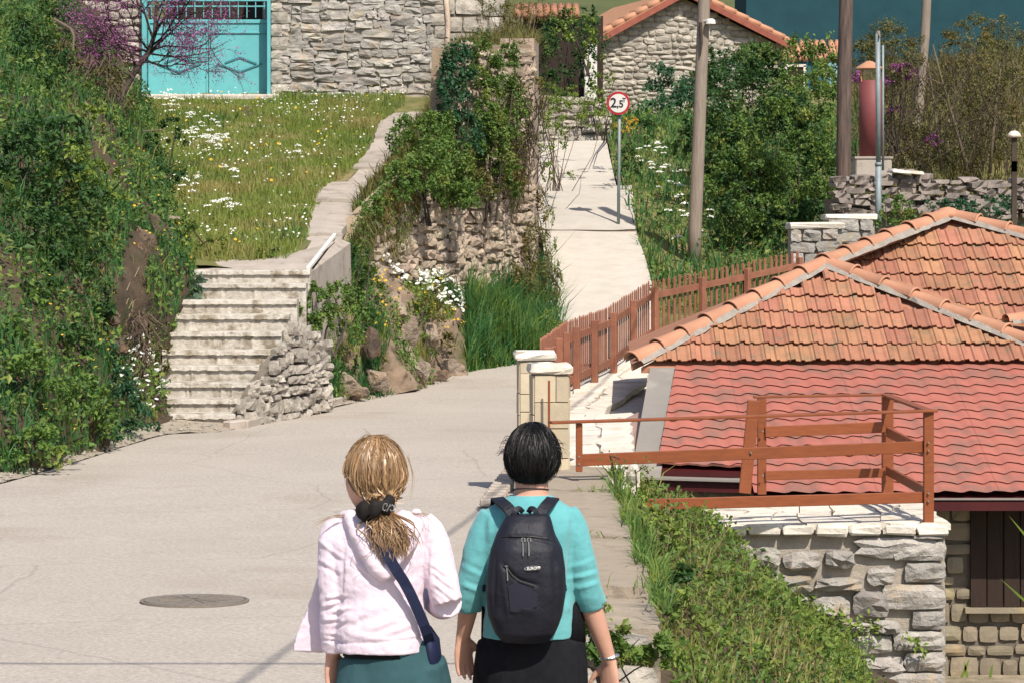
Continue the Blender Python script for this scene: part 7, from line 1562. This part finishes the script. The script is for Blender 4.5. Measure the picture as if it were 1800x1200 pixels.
for k in range(1050):
    ph = rng.normal(0, 1.1); ph = max(-2.3, min(2.3, ph)); t0 = rng.random()*.55; wv = rng.normal(0, .10); lf = rng.uniform(.97, 1.05)
    tm = 1.0+.4*rng.random(); t2 = min(hl1(ph)*.93, 1.9+.1*rng.normal())
    g = [scalp(h1, .98, .32, t0, ph*.7, puff1(t0)*lf), scalp(h1, .98, .32, tm*.8, ph*.95+wv, puff1(tm*.8)*lf), scalp(h1, .98, .32, (tm*.8+t2)/2+.15, ph+wv*1.5, puff1((tm*.8+t2)/2+.15)*lf), scalp(h1, .98, .32, t2, ph*.8, puff1(t2)*lf*.99)]
    e = knot+V3(rng.normal(0, .022), .03+rng.normal(0, .01), .028+rng.normal(0, .012)); g.append(g[-1].lerp(e, .55)+V3(0, -.012, -.004)); g.append(e); 
    if any(CX+p.x/p.y*FPX < 630 and HY-(p.z-CAMZ)/p.y*FPX > 846 for p in g[:4]): continue
    gd.append((g, rng.uniform(.5, 1.5)))
strands('hair_strands', gd, .0048, rng, pb_, M_HAIRB, False, wav=.006)
gd = []
for k in range(420):
    dx = rng.normal(0, .018); s0 = knot+V3(.008+dx*.6, -.01+rng.normal(0, .008), -.012); sw = rng.normal(.032, .032); L_ = rng.uniform(.09, .155); wv = rng.normal(0, .012)
    g = [s0, s0+V3(sw*.55+wv, -.022, -L_*.3), s0+V3(sw*.9-wv, -.038+rng.normal(0, .006), -L_*.62), s0+V3(sw*.75+.012+rng.normal(0, .008), -.045+rng.normal(0, .008), -L_)]; gd.append((g, rng.uniform(.6, 1.7)))
strands('ponytail', gd, .0052, rng, pb_, M_HAIRB, wav=.010)
gd = []
for k in range(260):   # loose hairs lifting off the crown and sides
    ph = rng.uniform(-2.6, 2.6); t0 = rng.uniform(0, 1.3); dt = rng.uniform(.3, .9); l_ = rng.uniform(1.0, 1.05); u_ = rng.normal(0, .25)
    gd.append(([scalp(h1, .98, .32, t0, ph, puff1(t0)*l_), scalp(h1, .98, .32, t0+dt*.5, ph+u_*.5, puff1(t0+dt*.5)*(l_+.03)), scalp(h1, .98, .32, t0+dt, ph+u_, puff1(t0+dt)*(l_+rng.uniform(.02, .10)))], .35))
for (px, py, ex, ey, mx, my, cnt) in ((655, 785, 685, 764, 660, 768, 6), (640, 783, 648, 758, 636, 768, 5), (648, 784, 640, 752, 650, 766, 3), (620, 905, 548, 925, 580, 912, 5), (610, 905, 552, 918, 585, 908, 4), (700, 900, 765, 920, 740, 905, 5), (705, 905, 757, 935, 750, 905, 5), (700, 905, 715, 945, 735, 925, 4), (640, 905, 622, 945, 632, 925, 10), (645, 905, 645, 950, 640, 930, 6), (716, 800, 722, 880, 726, 840, 6)):
    for q in range(cnt):
        j = lambda s_=1.5: (rng.normal(0, s_), rng.normal(0, s_)); a, b, c = j(2.5), j(2), j(2.5); dy0 = -.05 if py > 890 else 0
        gd.append(([q1_(px+a[0], py+a[1], dy0), q1_(mx+b[0], my+b[1], dy0-.02), q1_(ex+c[0], ey+c[1], dy0-.03)], .35))
strands('flyaway_hair', gd, .005, rng, pb_, M_HAIRB)
mb = MB(); V = []; nA, nB = 40, 14; cs = knot+V3(-.014, -.012, .004)
for i in range(nA):
    a = 2*math.pi*i/nA; rr = .028+.005*math.sin(a*7)+.003*rng.normal()
    for j in range(nB):
        b = 2*math.pi*j/nB; V.append(cs+V3((.045+rr*math.cos(b)*.6)*math.cos(a), (.034+rr*math.cos(b)*.6)*math.sin(a), rr*math.sin(b)*1.0+.010*math.cos(a)))
mb.add(V, [(i*nB+j, i*nB+(j+1) % nB, ((i+1) % nA)*nB+(j+1) % nB, ((i+1) % nA)*nB+j) for i in range(nA) for j in range(nB)]); scr = mb.mesh('scrunchie', True); displace(scr, lambda c, n: .004*fbm(c*55, 4)); sc_ = wpart('scrunchie', scr, M_SCR, pb_)
mb = MB(); cc = cs+V3(.045, -.060, .006)
for pts in (((-.018, .006), (-.012, .014), (-.004, .012), (-.006, .004)), ((-.018, .004), (-.018, -.006), (-.012, -.010), (-.008, -.004)), ((.018, .004), (.012, .010), (.004, .004)), ((.018, .001), (.016, -.009), (.008, -.010), (.006, -.004)), ((-.006, -.012), (.006, .012))):
    mb.tube([cc+V3(x, 0, z) for x, z in pts], .0016, 5)
wpart('hair_clip', mb.mesh('hair_clip'), M_SILV, sc_)
